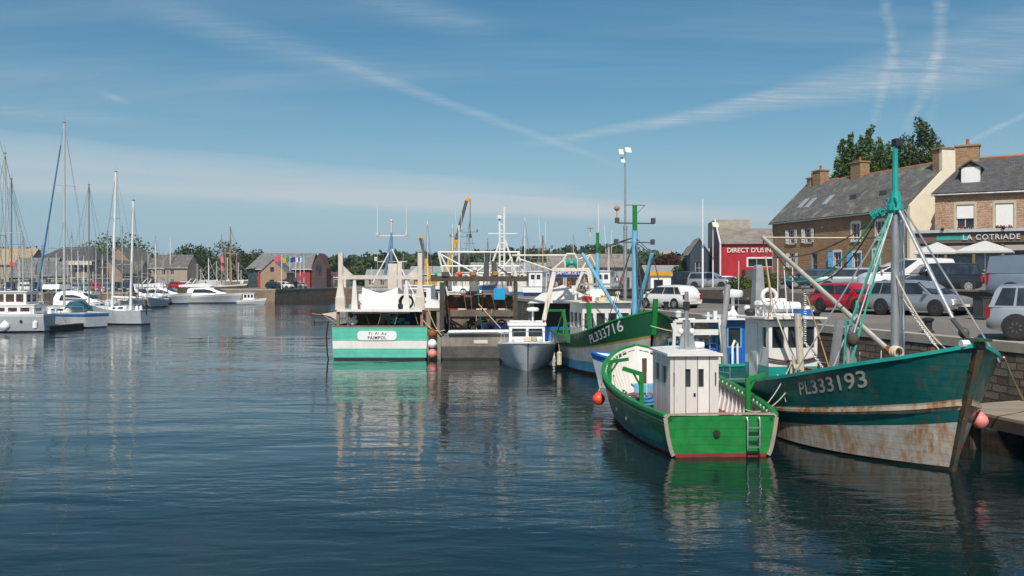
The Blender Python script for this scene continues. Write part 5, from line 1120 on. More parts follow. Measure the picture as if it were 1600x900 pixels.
tubes(tb, 'wire', dkgrey, [rope_pts(top+V(0, -.4, -.1), W2(1208, 402, 28), .35, 12), rope_pts(top+V(0, -.5, -.15), W2(1225, 420, 27.5), 1.0, 14)], .018, 5)
tubes(tb, 'green_rope', ropeg, [rope_pts(top+V(0, -.6, -.2), W2(1228, 437, 27), .6, 14)], .022, 5)
tubes(tb, 'orange_line', ropeo, [[bl_, W2(1204, 470, 27.4), W2(1200, 500, 27.4)], [bl_, W2(1260, 460, 26), W2(1300, 590, 24.6)]], .02, 5)
tubes(tb, 'warp', ropew, [[W2(1196, 400, 26.8), W2(1208, 480, 26.6), W2(1250, 590, 25.5)], rope_pts(W2(1395, 420, 24), W2(1478, 545, 21.8), .25, 8), rope_pts(W2(1470, 550, 21.8), W2(1408, 462, 24), .05, 8)], .02, 5)
def chain(b, a, c, n=26, s=.05):
    a, c = Vector(a), Vector(c)
    for i in range(n):
        p = a.lerp(c, i/n); o_ = V(.03 if i % 2 else 0, 0 if i % 2 else .03, 0); b.tube([p+o_*1.2+V(0, 0, -s*.2), p-o_*1.2, p-o_*1.2+(c-a)/n, p+o_*1.2+(c-a)/n], .012, 4)
part(tb, 'chain', cleanw, lambda b: (chain(b, W2(1258, 445, 26), W2(1258, 535, 25.9)), chain(b, W2(1258, 535, 25.9), W2(1290, 580, 25), 18), chain(b, W2(1420, 480, 23.4), W2(1462, 540, 22), 22)))
# derrick post and gallows, capstan, winch
tubes(tb, 'derrick_post', rustyw, [[W2(1252, 592, 25.9), W2(1246, 490, 25.9)]], .10, 10)
part(tb, 'gallows', steel, lambda b: (b.bar(W2(1300, 590, 24.9), W2(1312, 500, 24.9), .14, .2), b.bar(W2(1334, 588, 25.2), W2(1326, 500, 25.2), .14, .2), b.bar(W2(1308, 505, 24.9), W2(1330, 505, 25.2), .14, .14)), 0)
tubes(tb, 'deck_post', greyp, [[W2(1325, 590, 23.6), W2(1325, 508, 23.6)], [W2(1340, 470, 26.5), W2(1330, 590, 26.0)]], .055, 8)
part(tb, 'block', dkwood, lambda b: (b.ball(W2(1333, 531, 23.5), .16, 8, 1.2)))
part(tb, 'winch', rust, lambda b: (b.lathe([(.35, -.5), (.35, -.45), (.16, -.43), (.16, .43), (.35, .45), (.35, .5)], (8.6, -.2, 1.35), 14, 'y'), b.bx(8.3, 8.9, -.8, -.55, .9, 1.5), b.bx(8.3, 8.9, .2, .45, .9, 1.5), coil(b, (9.3, .5, 1.9), .28, .03, 5, 'x'), coil(b, (8.4, -1.2, 1.5), .25, .03, 5, 'x')))
part(tb, 'nets', paint('net_brown', (.16, .06, .035), .95, var=.5, bump=1), lambda b: [coil(b, (7.6+random.uniform(-.3, 1.3), random.uniform(-1.4, 1.2), 1.25+random.uniform(0, .45)), random.uniform(.15, .3), .035, 3, random.choice('xyz')) for _ in range(16)])
part(tb, 'bollard', rust, lambda b: (b.tube([(13.2, .35, 1.9), (13.2, .35, 2.95)], .07, 8), b.tube([(13.2, -.35, 1.9), (13.2, -.35, 2.95)], .07, 8), b.tube([(13.2, -.5, 2.75), (13.2, .5, 2.75)], .06, 8)))
part(tb, 'hatch', dgreen, lambda b: b.bx(9.4, 10.5, -.6, .6, .8, 1.35), 0)
part(tb, 'windlass', rust, lambda b: (b.lathe([(.22, -.3), (.22, -.25), (.12, -.2), (.12, .2), (.22, .25), (.22, .3)], (12.2, 0, 1.9), 12, 'y'), b.bx(12.0, 12.4, -.15, .15, 1.4, 1.8)))
tubes(tb, 'rusty_posts', rustyw, [[W2(1241, 596, 25.6), W2(1240, 556, 25.6)], [W2(1236, 596, 25.6), W2(1237, 565, 25.6)]], .05, 6)
part(tb, 'rope_coil', ropew, lambda b: (coil(b, W2(1239, 575, 25.5), .1, .025, 4, 'y'), coil(b, bf_+V(0, 0, .1), .16, .03, 4, 'x')))
tubes(tb, 'hanging_rope', ropew, [rope_pts(W2(1240, 560, 25.5), W2(1190, 640, 25.0), .15, 8), rope_pts(W2(1240, 595, 25.3), W2(1165, 640, 24.6), .35, 10), rope_pts(W2(1215, 585, 25.6), W2(1228, 628, 25.2), -.1, 6)], .014, 5)
fender(at(1531, 657, 22.2), .2, pinkb, 'faded pink ball fender beside the rusty trawler bow')
tubes(None, 'mooring_rope', ropew, [rope_pts((11.75, 21.4, 2.75), (14.2, 24.5, 1.02), .12, 8)], .025, 5); tag(bpy.data.objects['mooring_rope'], 'pale mooring rope from the trawler bow down to the timber landing', 'rope')
# timber landing
ld = empty('jetty', (13.4, 18, 0), 0, 'weathered timber landing stage at the right edge beyond the rusty bow', 'jetty')
lm = planks('landing_planks', (.30, .25, .19), .16, .75, 'V'); dX = lambda y: -.22*(y-24)
part(ld, 'deck', lm, lambda b: b.extr([(-1.0+dX(12), -6, .98), (2.9+dX(12), -6, .98), (2.1+dX(26.5)+.25, 8.5, .98), (-1.0+dX(25.2)+.1, 7.2, .98)], (0, 0, .07)), 0)
part(ld, 'beam', dkwood, lambda b: (b.bar((-.98+dX(12), -6, .83), (-.85+dX(25.2), 7.1, .83), .1, .28)), 0)
for i in range(5):
    y = -4+i*2.6; part(ld, 'pile', dkwood, lambda b: b.tube([(-.7+dX(y+18), y, -1.5), (-.7+dX(y+18), y, .97)], .15, 8))
# ======== 4. blue cabin boat with its white gantry, behind
bb = boat_root('fishing_boat', (8.2, 42.8), (-.03, 1), 6.8, 'small trawler with bright blue cabin and white stern gantry behind the green wheelhouse', 'boat')
P4, F4, _ = make_hull(bb, 6.8, [(0, 2.1, 1.9, 1.05), (.3, 2.1, 1.8, 1.05), (.65, 1.35, .8, 1.3), (1, .05, .03, 1.7)], [(.5, .5, navy), (1, 1, teal2)], rake=.7, deck=.7, dm=deckm, inm=cleanw, railm=teal2, n=16)
cblue = paint('cabin_blue', (.008, .12, .42), .4, var=.12)
cabin(bb, .9, 3.2, .85, .85, .7, 2.95, {3: [(.12, .72, 1.1, 1.95, dict(fm=sky_b, fw=.05)), (.95, 1.55, 1.1, 1.95, dict(fm=sky_b, fw=.05))], 2: [(.3, .9, 1.1, 1.9, dict(fm=sky_b)), (1.2, 2.1, 1.1, 1.9, dict(fm=sky_b))]}, cblue, cleanw, yc=-1.22, over=.3, rth=.08)
part(bb, 'radar', cleanw, lambda b: (b.lathe([(.05, 3.85), (.38, 3.87), (.42, 3.95), (.42, 4.08), (.36, 4.16), (.04, 4.2)], (1.7, -.95, 0), 16), b.tube([(1.7, -.95, 3.1), (1.7, -.95, 3.86)], .07, 8), b.lathe([(.25, 3.1), (.08, 3.35)], (1.7, -.95, 0), 10)))
tubes(bb, 'hoop_rail', cleanw, [[(.5, -.6, .9), (.5, -.6, 1.9), (.55, -.7, 2.1), (.7, -.85, 2.0), (.7, -.87, .9)]], .05, 8)
def gan(b):
    x = -.1; z1 = 2.95
    b.bar((x, 1.9, z1), (x, .12, z1), .14, .12); b.bar((x, 1.4, z1-.45), (x, .15, z1-.45), .12, .22)
    b.extr([(x, 2.05, z1-.1), (x, 1.4, z1-.1), (x, 1.4, z1-.65), (x, 1.9, z1-.6)], (.12, 0, 0)); b.bar((x, .1, z1+.05), (x, -.12, .9), .12); b.bar((x, 1.9, z1), (x, 1.98, .9), .12)
part(bb, 'gantry', greyp if 0 else white, gan, 0)
tubes(bb, 'gantry_post', greyp, [[(-.15, -.05, 2.7), (-.1, -.25, 4.4)], [(-.1, -.15, .6), (-.15, -.03, 2.8)]], .12, 10)
part(bb, 'gantry_lamp', cleanw, lambda b: (b.lathe([(.03, 3.05), (.12, 3.12), (.12, 3.2), (.16, 3.3), (.05, 3.36)], (-.1, 1.75, 0), 10), b.tube([(-.1, .55, 3.0), (-.1, .55, 3.3)], .06, 8), b.bx(-.16, .0, .2, .35, 3.0, 3.35)))
part(bb, 'tarpaulin', paint('blue_tarp', (.015, .10, .34), .6, var=.4, bump=.6), lambda b: [b.ball((.3+random.uniform(0, .9), random.uniform(.1, 1.9), 1.35+random.uniform(0, .5)), random.uniform(.22, .4), 7, .7) for _ in range(12)])
part(bb, 'net_heap', paint('net_mix', (.10, .16, .22), .95, var=.7, bump=1), lambda b: [coil(b, (.2+random.uniform(0, .9), random.uniform(0, 1.9), 1.5+random.uniform(0, .55)), random.uniform(.12, .25), .03, 3, random.choice('xyz')) for _ in range(18)])
part(bb, 'buoy', ropew, lambda b: (b.ball((.0, 1.3, 1.95), .17, 8), b.ball((.05, .8, 1.9), .14, 8)))
# ======== 5. dark green over white trawler, bow high, registration on the flank
Ld = 11.5; pg = boat_root('fishing_trawler', (6.1, 39.9), (.20, -1), Ld, 'dark green topped trawler with light blue mast and blue lower hull', 'boat')
hblue = paint('hull_pale_blue', (.05, .24, .38), .45, var=.2, streak=(.1, .12, .1)); hwd = paint('hull_dirty_white', (.42, .42, .40), .55, var=.25, streak=(.25, .2, .13), sa=.6)
ctrl = [(0, 1.7, 1.4, 1.75), (.3, 2.05, 1.85, 1.7), (.6, 2.1, 1.8, 1.95), (.8, 1.85, 1.2, 2.4), (.92, 1.2, .5, 2.85), (1, .08, .04, 3.25)]
P5, F5, _ = make_hull(pg, Ld, ctrl, [(.08, .08, red_af), (.34, .30, hblue), (.64, .62, hwd), (.67, .66, yst), (1, 1, dgreen)], rake=.6, deck=1.05, dm=deckm, inm=dgreen, railm=green, n=22, rw=.06, rh=.07)
hull_text(pg, P5, 'PL333716', .56, .83, .76, Ld, 2.3, white, -1, .10)
part(pg, 'stem_post', green, lambda b: b.bar(V(Ld+.55, 0, 2.2), V(Ld+.85, 0, 3.75), .16, .2, (0, 1, 0)), 0)
cabin(pg, 2.4, 4.9, 1.3, 1.3, 1.05, 3.4, {1: [(.08+i*.64, .60+i*.64, 1.0, 1.85) for i in range(4)], 0: [(.1, .7, 1.0, 1.85), (.85, 1.5, 1.0, 1.85), (1.7, 2.3, 1.0, 1.85)], 2: [(.3, 1.1, 1.0, 1.85)], 3: [(.3, 1.0, .3, 1.9)]}, white, offw, yc=.1, over=.25)
mX = 9.3; tubes(pg, 'mast', sky_b, [[(mX, .1, 1.2), (mX, .1, 6.9)]], .14, 10)
tubes(pg, 'mast_top', green, [[(mX, .1, 6.85), (mX, .1, 8.1)]], .11, 10)
part(pg, 'mast_yard', dkgrey, lambda b: (b.bar((mX, -.75, 7.25), (mX, 1.05, 7.25), .06), b.bx(mX-.08, mX+.08, -.85, -.68, 7.25, 7.5), b.bx(mX-.08, mX+.08, .92, 1.1, 7.25, 7.5), b.bar((mX, -.8, 6.35), (mX, 1.0, 6.35), .05), b.bx(mX-.08, mX+.08, -.9, -.72, 6.25, 6.5), b.bx(mX-.08, mX+.08, .9, 1.07, 6.25, 6.5), b.bar((mX, -.4, 8.1), (mX, .6, 8.1), .03), b.bar((mX, .6, 8.1), (mX, .1, 7.6), .02)))
part(pg, 'orange_lamp', ropeo, lambda b: (b.tube([(mX, -.78, 7.5), (mX, -.78, 7.8)], .02), b.ball((mX, -.78, 7.95), .14, 8)))
bpy.context.view_layer.update(); iv5 = pg.matrix_world.inverted(); Wp = lambda px, py, Y: iv5 @ at(px, py, Y)
tubes(pg, 'derrick', sky_b, [[Wp(973, 500, 43), Wp(910, 396, 44.5)], [Wp(994, 494, 42), Wp(1019, 396, 41)]], .09, 8)
mt = V(mX, .1, 6.6)
tubes(pg, 'rigging', dkgrey, [[mt, Wp(910, 396, 44.5)], [mt, Wp(912, 400, 44.5)], [mt, Wp(1019, 396, 41)], [mt+V(0, 0, -.2), Wp(1019, 398, 41)], [mt, Wp(1000, 490, 41)], [mt, Wp(1008, 490, 40.5)], [mt, Wp(960, 480, 43)], [mt, Wp(950, 500, 42)], [Wp(1019, 396, 41), Wp(1030, 440, 41)], [Wp(1019, 396, 41), Wp(1005, 490, 41)]], .022, 4)
tubes(pg, 'aft_mast', sky_b, [[(3.6, .0, 3.4), (3.6, .0, 6.0)]], .11, 8); tubes(pg, 'aft_mast_top', green, [[(3.6, 0, 5.95), (3.6, 0, 7.1)]], .09, 8)
tubes(pg, 'aerial', cleanw, [[(3.6, .05, 7.0), (3.6, .05, 8.6)], [(3.6, -.4, 6.9), (3.6, -.4, 7.3)]], .02, 4)
part(pg, 'mast_bar', greyp, lambda b: (b.bar((3.7, -1.0, 4.35), (3.7, 1.1, 4.35), .16, .12), b.lathe([(.02, 7.3), (.2, 7.32), (.05, 7.4)], (3.6, -.4, 0), 10)))
part(pg, 'roof_lockers', cleanw, lambda b: (b.bx(3.2, 3.9, -.5, .3, 3.46, 4.1), b.bx(3.0, 3.5, .7, 1.1, 3.46, 3.7)), 0)
def gal(b): b.bar(Wp(888, 535, 45), Wp(880, 485, 45), .14); b.bar(Wp(858, 485, 46), Wp(882, 485, 45), .14, .12); b.bar(Wp(921, 530, 43.5), Wp(920, 475, 43.5), .2); b.bar(Wp(870, 520, 46), Wp(880, 487, 45), .08)
part(pg, 'gallows', green, gal, 0)
part(pg, 'barrel', redp, lambda b: b.lathe([(.2, 1.2), (.22, 1.5), (.22, 2.6), (.2, 2.7)], (9.5, .9, 0), 10))
tubes(None, 'mooring_line', ropew, [rope_pts((6.0, 38.8, 2.6), (8.3, 37.5, 2.3), .1, 8)], .02, 5); tag(bpy.data.objects['mooring_line'], 'pale line from the dark green bow to the white gantry', 'rope')
# ======== 6. cream gantry boat with white canvas shelter
cb = boat_root('fishing_boat', (4.0, 63), (.1, 1), 10.5, 'blue hulled boat with a cream gantry, net roller and white canvas shelter', 'boat')
make_hull(cb, 10.5, [(0, 2.0, 1.7, 1.8), (.5, 2.2, 1.8, 1.7), (.8, 1.6, 1.0, 2.1), (1, .06, .03, 2.8)], [(.4, .4, white), (1, 1, bl)], rake=.7, deck=1.0, dm=deckm, inm=dkgrey, railm=bl, n=16)
def tent(b):
    rows = [[V(x, 2.1, z0), V(x, 1.1, z1*.5+z0*.5+.15), V(x, 0, z1), V(x, -1.2, z1*.45+z0*.55), V(x, -2.6, z0)] for x, z0, z1 in ((.6, 3.2, 4.3), (2.5, 3.25, 4.25), (4.5, 3.2, 4.2))]
    b.loft(rows); b.loft([[p+V(0, 0, -.04) for p in r_][::-1] for r_ in rows]); b.add([rows[0][k] for k in range(5)], [(0, 1, 2, 3, 4)])
part(cb, 'canvas_shelter', tarp, tent, 25)
tubes(cb, 'shelter_post', steel, [[(.7, 2.0, 1.0), (.7, 2.0, 3.2)], [(.7, -2.2, 1.0), (.7, -2.3, 3.2)], [(4.4, 2.0, 1), (4.4, 2.0, 3.2)], [(4.4, -2.0, 1), (4.4, -2.0, 3.2)]], .04, 6)
bpy.context.view_layer.update(); iv6 = cb.matrix_world.inverted(); Wc = lambda px, py, Y=51.5: iv6 @ at(px, py, Y)
def gan2(b):
    b.bar(Wc(850, 500), Wc(866, 425), .22, .25, (0, 1, 0)); b.bar(Wc(931, 500), Wc(920, 420), .22, .25, (0, 1, 0)); b.bar(Wc(862, 421), Wc(922, 421), .2, .2); b.bar(Wc(895, 460), Wc(911, 423), .14)
    b.tube([Wc(884, 418), Wc(881, 405), Wc(886, 397), Wc(898, 397), Wc(902, 405), Wc(901, 420)], .07, 8)
    for a, c in (((800, 399), (884, 399)), ((812, 405), (862, 422)), ((862, 422), (884, 404)), ((905, 405), (922, 398)), ((922, 398), (932, 418)), ((922, 398), (910, 420)), ((800, 404), (800, 430))): b.tube([Wc(*a), Wc(*c)], .055, 6)
part(cb, 'gantry', offw, gan2, 0)
part(cb, 'net_roller', teal2, lambda b: b.tube([Wc(885, 411), Wc(887, 411), Wc(893, 411.1), Wc(899, 411), Wc(901, 411)], .2, 12) if 0 else (b.lathe([(.28, -.32), (.26, -.24), (.13, -.08), (.13, .08), (.26, .24), (.28, .32)], Wc(893, 411), 14, 'y')))
part(cb, 'blue_bins', navy, lambda b: (b.lathe([(.25, 1.0), (.3, 1.1), (.3, 1.9), (.2, 2.0)], (1.0, -1.2, 0), 12), b.lathe([(.25, 1.0), (.3, 1.1), (.3, 1.9), (.2, 2.0)], (1.3, -.5, 0), 12)))
part(cb, 'dark_shelter_back', dkgrey, lambda b: b.bx(4.5, 4.6, -2.0, 2.0, 1.0, 3.2), 0)
# ======== 7. small white motor boat, bow towards us
mb_ = boat_root('motor_boat', (.80, 45.4), (.0, -1), 7.2, 'small white motor boat with a grey underside, bow towards us', 'boat')
hgw = paint('motor_boat_grey', (.62, .66, .68), .35, var=.12)
P7, F7, _ = make_hull(mb_, 7.2, [(0, 1.45, 1.3, .95), (.4, 1.6, 1.4, 1.05), (.72, 1.52, .95, 1.22), (.88, 1.2, .45, 1.35), (.96, .7, .2, 1.42), (1, .03, .02, 1.46)], [(.86, .86, hgw), (1, 1, cleanw)], rake=.7, deck=None, dm=cleanw, railm=cleanw, n=20, rw=.06, rh=.08, pw=.7)
cabin(mb_, 2.6, 4.7, 1.0, .95, 1.0, 2.15, {1: [(.12, .93, .52, 1.02), (1.0, 1.80, .52, 1.02)], 0: [(.2, 1.0, .5, 1.0), (1.2, 1.9, .5, 1.0)], 2: [(.2, 1.0, .5, 1.0), (1.2, 1.9, .5, 1.0)]}, cleanw, cleanw, over=.08, rth=.1)
part(mb_, 'coachroof', cleanw, lambda b: b.loft([[V(x, -w, 1.1+z*.0), V(x, -w*.85, 1.1+z), V(x, 0, 1.15+z), V(x, w*.85, 1.1+z), V(x, w, 1.1)] for x, w, z in ((4.7, .95, .35), (5.6, .8, .33), (6.3, .45, .2), (6.5, .2, .05))], cap=True), 30)
tubes(mb_, 'pulpit', chrome, [[(7.5, 0, 2.0), (7.0, .75, 1.95), (6.0, 1.2, 1.85), (5.2, 1.4, 1.7)], [(7.5, 0, 2.0), (7.0, -.75, 1.95), (6.0, -1.2, 1.85), (5.2, -1.4, 1.7)]]+[[(x, s*y, 1.3), (x, s*y, z)] for x, y, z in ((7.0, .75, 1.95), (6.0, 1.2, 1.85), (5.2, 1.38, 1.7)) for s in (1, -1)], .018, 5)
part(mb_, 'radar_arch', cleanw, lambda b: (b.lathe([(.05, 2.85), (.33, 2.86), (.36, 2.95), (.3, 3.05), (.05, 3.08)], (2.9, .35, 0), 14), b.tube([(2.9, .35, 2.2), (2.9, .35, 2.86)], .05), b.bar((2.7, -.95, 2.3), (2.7, .95, 2.3), .05)))
part(mb_, 'windlass', ropew, lambda b: (b.bx(5.9, 6.2, -.2, .2, 1.4, 1.6), coil(b, (5.9, .35, 1.45), .15, .03, 3)))
tubes(mb_, 'aerial', cleanw, [[(2.8, 1.0, 2.2), (2.5, 1.15, 5.0)]], .018, 4)
part(mb_, 'red_lamp', redp, lambda b: b.ball((4.6, .9, 2.35), .07, 6))
fender((2.42, 45.9, .55), .13, ropew, 'long pale fender between the small motor boat and the dark green trawler', long=.6, rope=(2.4, 46, 1.3))
# ======== 8. aqua trawler, stern towards us
aq = empty('fishing_trawler', (-7.62, 51.6, 0), R(90), 'aqua green trawler with white stripe, stern and name plate towards us', 'boat')
P8, F8, _ = make_hull(aq, 16, [(0, 2.75, 2.68, 1.92), (.5, 2.85, 2.7, 1.95), (.8, 2.2, 1.4, 2.6), (1, .08, .04, 3.4)], [(.06, .06, black), (.35, .35, aqua), (.58, .58, white), (1, 1, aqua)], rake=.8, deck=1.0, dm=deckm, inm=rust, railm=wood, n=18, tbands=[(.06, black), (.33, aqua), (.56, white), (1, aqua)], pw=1)
def plate(b):
    w, h, c = 1.13, .27, V(-.025, .15, 1.38); pts = []
    for cx_, cy_, a0 in ((w-.2, h-.2, 0), (-(w-.2), h-.2, 90), (-(w-.2), -(h-.2), 180), (w-.2, -(h-.2), 270)):
        for k in range(5): a = R(a0+k*22.5); pts.append(c+V(0, -(cx_+math.cos(a)*.2), cy_+math.sin(a)*.2))
    b.extr(pts, (-.02, 0, 0))
npl = part(aq, 'name_plate', cleanw, plate, 0)
text_part('lettering', 'PAIMPOL', .25, black, npl, (-.052, .15, 1.175), (0, -1, 0), (0, 0, 1), .01, 0, 1.1); text_part('lettering', 'Ti Pi Au', .21, black, npl, (-.052, .15, 1.43), (0, -1, 0), (0, 0, 1), .01, .4, 1.5)
def roofslab(b): b.bx(-.1, 3.6, -2.45, 2.45, 2.78, 2.86); b.bx(-.13, -.1, -2.45, 2.45, 2.76, 2.90)
part(aq, 'shelter_roof', white, roofslab, 0)
for s in (1, -1):
    part(aq, 'shelter_post', wood, lambda b: (b.bar((.1, s*2.42, 1.9), (.1, s*2.42, 2.8), .16), b.bar((3.4, s*2.4, 1.0), (3.4, s*2.4, 2.8), .16)), 0)
    part(aq, 'gantry_post', paint('gantry_cream_%d' % (s+1), (.60, .53, .46), .55, var=.15, streak=(.35, .25, .18), sa=.5), lambda b: b.loft([[V(.3+q*.8, s*2.3-q, z), V(.3+q*.8, s*2.3+q, z), V(.3-q*.8, s*2.3+q, z), V(.3-q*.8, s*2.3-q, z)] for q, z in ((.28, 2.86), (.26, 3.6), (.24, 3.62), (.13, 4.4), (.13, 6.15))], True, True), 0)
    part(aq, 'inner_post', white, lambda b: b.loft([[V(.25, s*1.5-q, z), V(.25, s*1.5+q, z), V(.45, s*1.5+q, z), V(.45, s*1.5-q, z)] for q, z in ((.2, 2.65), (.13, 3.9), (.05, 4.75))], True, True), 0)
gc = bpy.data.materials['gantry_cream_2']
part(aq, 'gantry_beam', gc, lambda b: (b.bx(.2, .45, -2.2, 2.2, 4.62, 4.86), b.extr([(.25, 2.15, 4.86), (.25, 1.6, 4.87), (.25, 2.15, 5.4)], (.15, 0, 0)), b.extr([(.25, -2.15, 4.86), (.25, -2.15, 5.4), (.25, -1.6, 4.87)], (.15, 0, 0))), 0)
def awn(b):
    top_ = [V(.2, y, 2.9+1.25-(.32*(1-abs(y/1.0)**1.3))) for y in np.linspace(-1.02, 1.02, 11)]
    bot = [V(-.05, y*1.03, 2.9) for y in np.linspace(-1.02, 1.02, 11)]; b.loft([bot, top_]); b.loft([[p+V(.03, 0, 0) for p in r_] for r_ in (top_, bot)])
    b.loft([top_, [p+V(2.2, 0, -.2) for p in top_]])
part(aq, 'canvas_awning', tarp, awn, 30)
cabin(aq, 4.0, 7.5, 1.9, 1.8, 1.0, 3.9, {3: [(.5, 1.3, .9, 2.0), (2.0, 2.8, .2, 2.0)]}, white, greyp, over=.15)
part(aq, 'funnel', gc, lambda b: (b.bx(4.2, 5.0, -.45, .1, 3.96, 5.6), b.bx(4.3, 4.7, -.75, -.47, 3.96, 5.7)), 0)
tubes(aq, 'mast', paint('mast_grey_blue', (.13, .24, .34), .5, var=.3), [[(5.4, .05, 4.0), (5.4, .05, 7.6)], [(5.2, .5, 4.5), (5.4, .05, 7.4)]], .10, 8, .08); tubes(aq, 'mast_top', gc, [[(5.4, .05, 7.5), (5.4, .05, 8.3)]], .07, 8)
part(aq, 'mast_yard', gc, lambda b: (b.bar((5.4, -.95, 7.4), (5.4, 1.05, 7.4), .1, .08), b.bx(5.3, 5.5, -.98, -.85, 7.4, 7.65), b.bx(5.3, 5.5, .85, 1.0, 7.4, 7.62), b.bar((5.4, -.95, 5.75), (5.4, 1.1, 5.75), .05), b.ball((5.4, .05, 8.35), .1, 6), b.bx(5.3, 5.5, .95, 1.12, 5.8, 6.05)))
tubes(aq, 'mast_stay', white, [[(5.4, .05, 6.6), (4.5, 1.1, 4.4)], [(5.4, .05, 6.6), (3.0, -1.7, 3.6)]], .035, 5)
tubes(aq, 'aerial', cleanw, [[(5.4, -.9, 7.5), (5.4, -.9, 9.2)], [(5.4, .95, 7.5), (5.4, .95, 9.3)]], .016, 4)
part(aq, 'bulkhead', dkwood, lambda b: b.bx(3.9, 3.97, -2.2, 2.2, 1.0, 2.77), 0)
part(aq, 'door', greyp, lambda b: b.bx(3.84, 3.89, -.1, .55, 1.0, 2.6), 0)
part(aq, 'hose_reel', black, lambda b: (coil(b, (.6, -1.45, 3.3), .42, .03, 6, 'x')))
part(aq, 'white_buoys', cleanw, lambda b: [b.ball((.5+random.uniform(0, .4), 1.7+random.uniform(-.2, .25), 2.0+random.uniform(-.15, .45)), .13, 7) for _ in range(9)])
part(aq, 'black_float', black, lambda b: b.ball((.4, 1.75, 2.55), .16, 8))
part(aq, 'teal_nets', teal2, lambda b: [b.ball((.9+random.uniform(0, .5), -.7+random.uniform(-.8, .3), 2.15+random.uniform(-.15, .25)), .22, 7, .6) for _ in range(7)])
part(aq, 'blue_nets', paint('net_blue_dark', (.02, .06, .13), .95, var=.6, bump=1), lambda b: [b.ball((1.2+random.uniform(0, .8), -1.6+random.uniform(-.5, .5), 2.0+random.uniform(-.4, .5)), .35, 7, .8) for _ in range(8)])
part(aq, 'winch_drum', rust, lambda b: b.lathe([(.5, -.9), (.5, -.85), (.25, -.83), (.25, .83), (.5, .85), (.5, .9)], (2.6, .9, 1.7), 14, 'y'))
tubes(aq, 'side_pole', wood, [[(1.0, 2.5, 2.35), (.4, 4.0, 2.62)], [(.4, 2.5, 2.0), (.6, 3.4, 2.55)]], .05, 6)
part(aq, 'trawl_block', dkgrey, lambda b: (b.tube([(.4, 3.95, 2.55), (.4, 3.95, 2.2)], .02), b.bx(.3, .5, 3.85, 4.05, 1.9, 2.25)), 0)
part(aq, 'side_wing', gc, lambda b: b.extr([(.5, 2.5, 2.75), (.5, 3.5, 2.6), (.5, 2.9, 2.45), (.5, 2.5, 2.2)], (.5, 0, 0)), 0)
tubes(aq, 'side_hose', black, [[(-.05, 2.95, 2.2), (-.1, 3.05, 1.4), (-.05, 3.0, .3), (-.05, 2.9, -.2)]], .045, 6)
FG = 'ball fenders between the aqua and grey trawlers'
for z, m, lab in ((.35, pinkb, 'lowest ball fender between the aqua and grey trawlers, pink at the waterline'), (.92, cleanw, 'white ball fender in the middle between the aqua and grey trawlers'), (1.5, rust, 'rusty red ball fender at the top between the aqua and grey trawlers')): fender((-4.58, 51.5, z), .27, m, lab, group=FG)
# ======== 9. grey trawler, stern towards us
gt = empty('fishing_trawler', (-1.95, 51.7, 0), R(90), 'weathered grey trawler with dark net drum and timber canopy, stern towards us', 'boat')
gh1 = paint('bare_grey', (.24, .21, .18), .6, var=.3, streak=(.14, .09, .05)); gh2 = paint('dark_grey_hull', (.085, .075, .065), .6, var=.35, streak=(.16, .13, .1))
make_hull(gt, 15, [(0, 2.15, 2.1, 1.45), (.5, 2.3, 2.2, 1.6), (.8, 1.9, 1.2, 2.3), (1, .08, .04, 3.1)], [(.07, .07, black), (.52, .56, gh2), (1, 1, gh1)], rake=.7, deck=.9, dm=deckm, inm=dkwood, railm=greyp, n=16, pw=1)
tubes(gt, 'stern_roller', alu, [[(-.1, 1.7, 1.58), (-.1, -2.0, 1.62)]], .13, 10)
part(gt, 'stern_opening', offw, lambda b: b.bx(-.03, -.005, -.55, .25, .92, 1.12), 0)
part(gt, 'quarter_planking', palewood, lambda b: b.bx(.05, .35, 2.17, 2.95, .35, 1.45), 0)
part(gt, 'quarter_hull', gh1, lambda b: b.bx(.06, 5, 2.16, 2.9, -.3, .345), 0)
part(gt, 'quarter_house', wood, lambda b: (b.bx(.05, .2, 2.2, 2.4, 1.46, 2.8), b.bx(.05, .2, 2.75, 3.0, 1.46, 2.8), b.bx(.0, 2.8, 2.15, 3.1, 2.81, 2.95), b.bx(2.7, 2.8, 2.2, 3.0, 1.4, 2.8)), 0)
part(gt, 'quarter_cover', tarp, lambda b: b.loft([[V(x, 2.1, 2.96), V(x, 2.3, 3.35), V(x, 2.9, 3.42), V(x, 3.3, 2.97)] for x in (.1, 2.4)], cap=True), 20)
part(gt, 'canopy', dkwood, lambda b: (b.bx(-.1, .25, -2.9, 2.75, 4.50, 4.80), b.bx(3.3, 3.6, -2.6, 2.5, 4.5, 4.7), b.bx(.26, 3.29, 2.0, 2.2, 4.55, 4.7), b.bx(.26, 3.29, -2.3, -2.1, 4.55, 4.7)), 0)
for y in (2.1, -2.15): part(gt, 'canopy_post', paint('dark_post_%d' % (y > 0), (.05, .045, .04), .7, var=.4), lambda b: (b.bar((.1, y, 1.4), (.1, y, 4.45), .3, .25), b.bar((3.4, y, 1.0), (3.4, y, 4.6), .2)), 0)
tubes(gt, 'net_drum', paint('drum_net', (.13, .055, .03), .95, var=.6, bump=1), [[(1.6, 2.0, 3.3), (1.6, -2.0, 3.3)]], .42, 14)
part(gt, 'drum_flange', rust, lambda b: [b.lathe([(.6, -.03), (.6, .03)], (1.6, y, 3.3), 16, 'y') for y in (-1.95, -.2, 1.95)])
part(gt, 'blue_crate', sky_b if 0 else paint('crate_blue', (.01, .28, .55), .5), lambda b: b.bx(-.05, .4, -1.55, -.9, 3.45, 4.1), 0)
bpy.context.view_layer.update(); iv9 = gt.matrix_world.inverted(); Wg = lambda px, py, Y=51.9: iv9 @ at(px, py, Y)
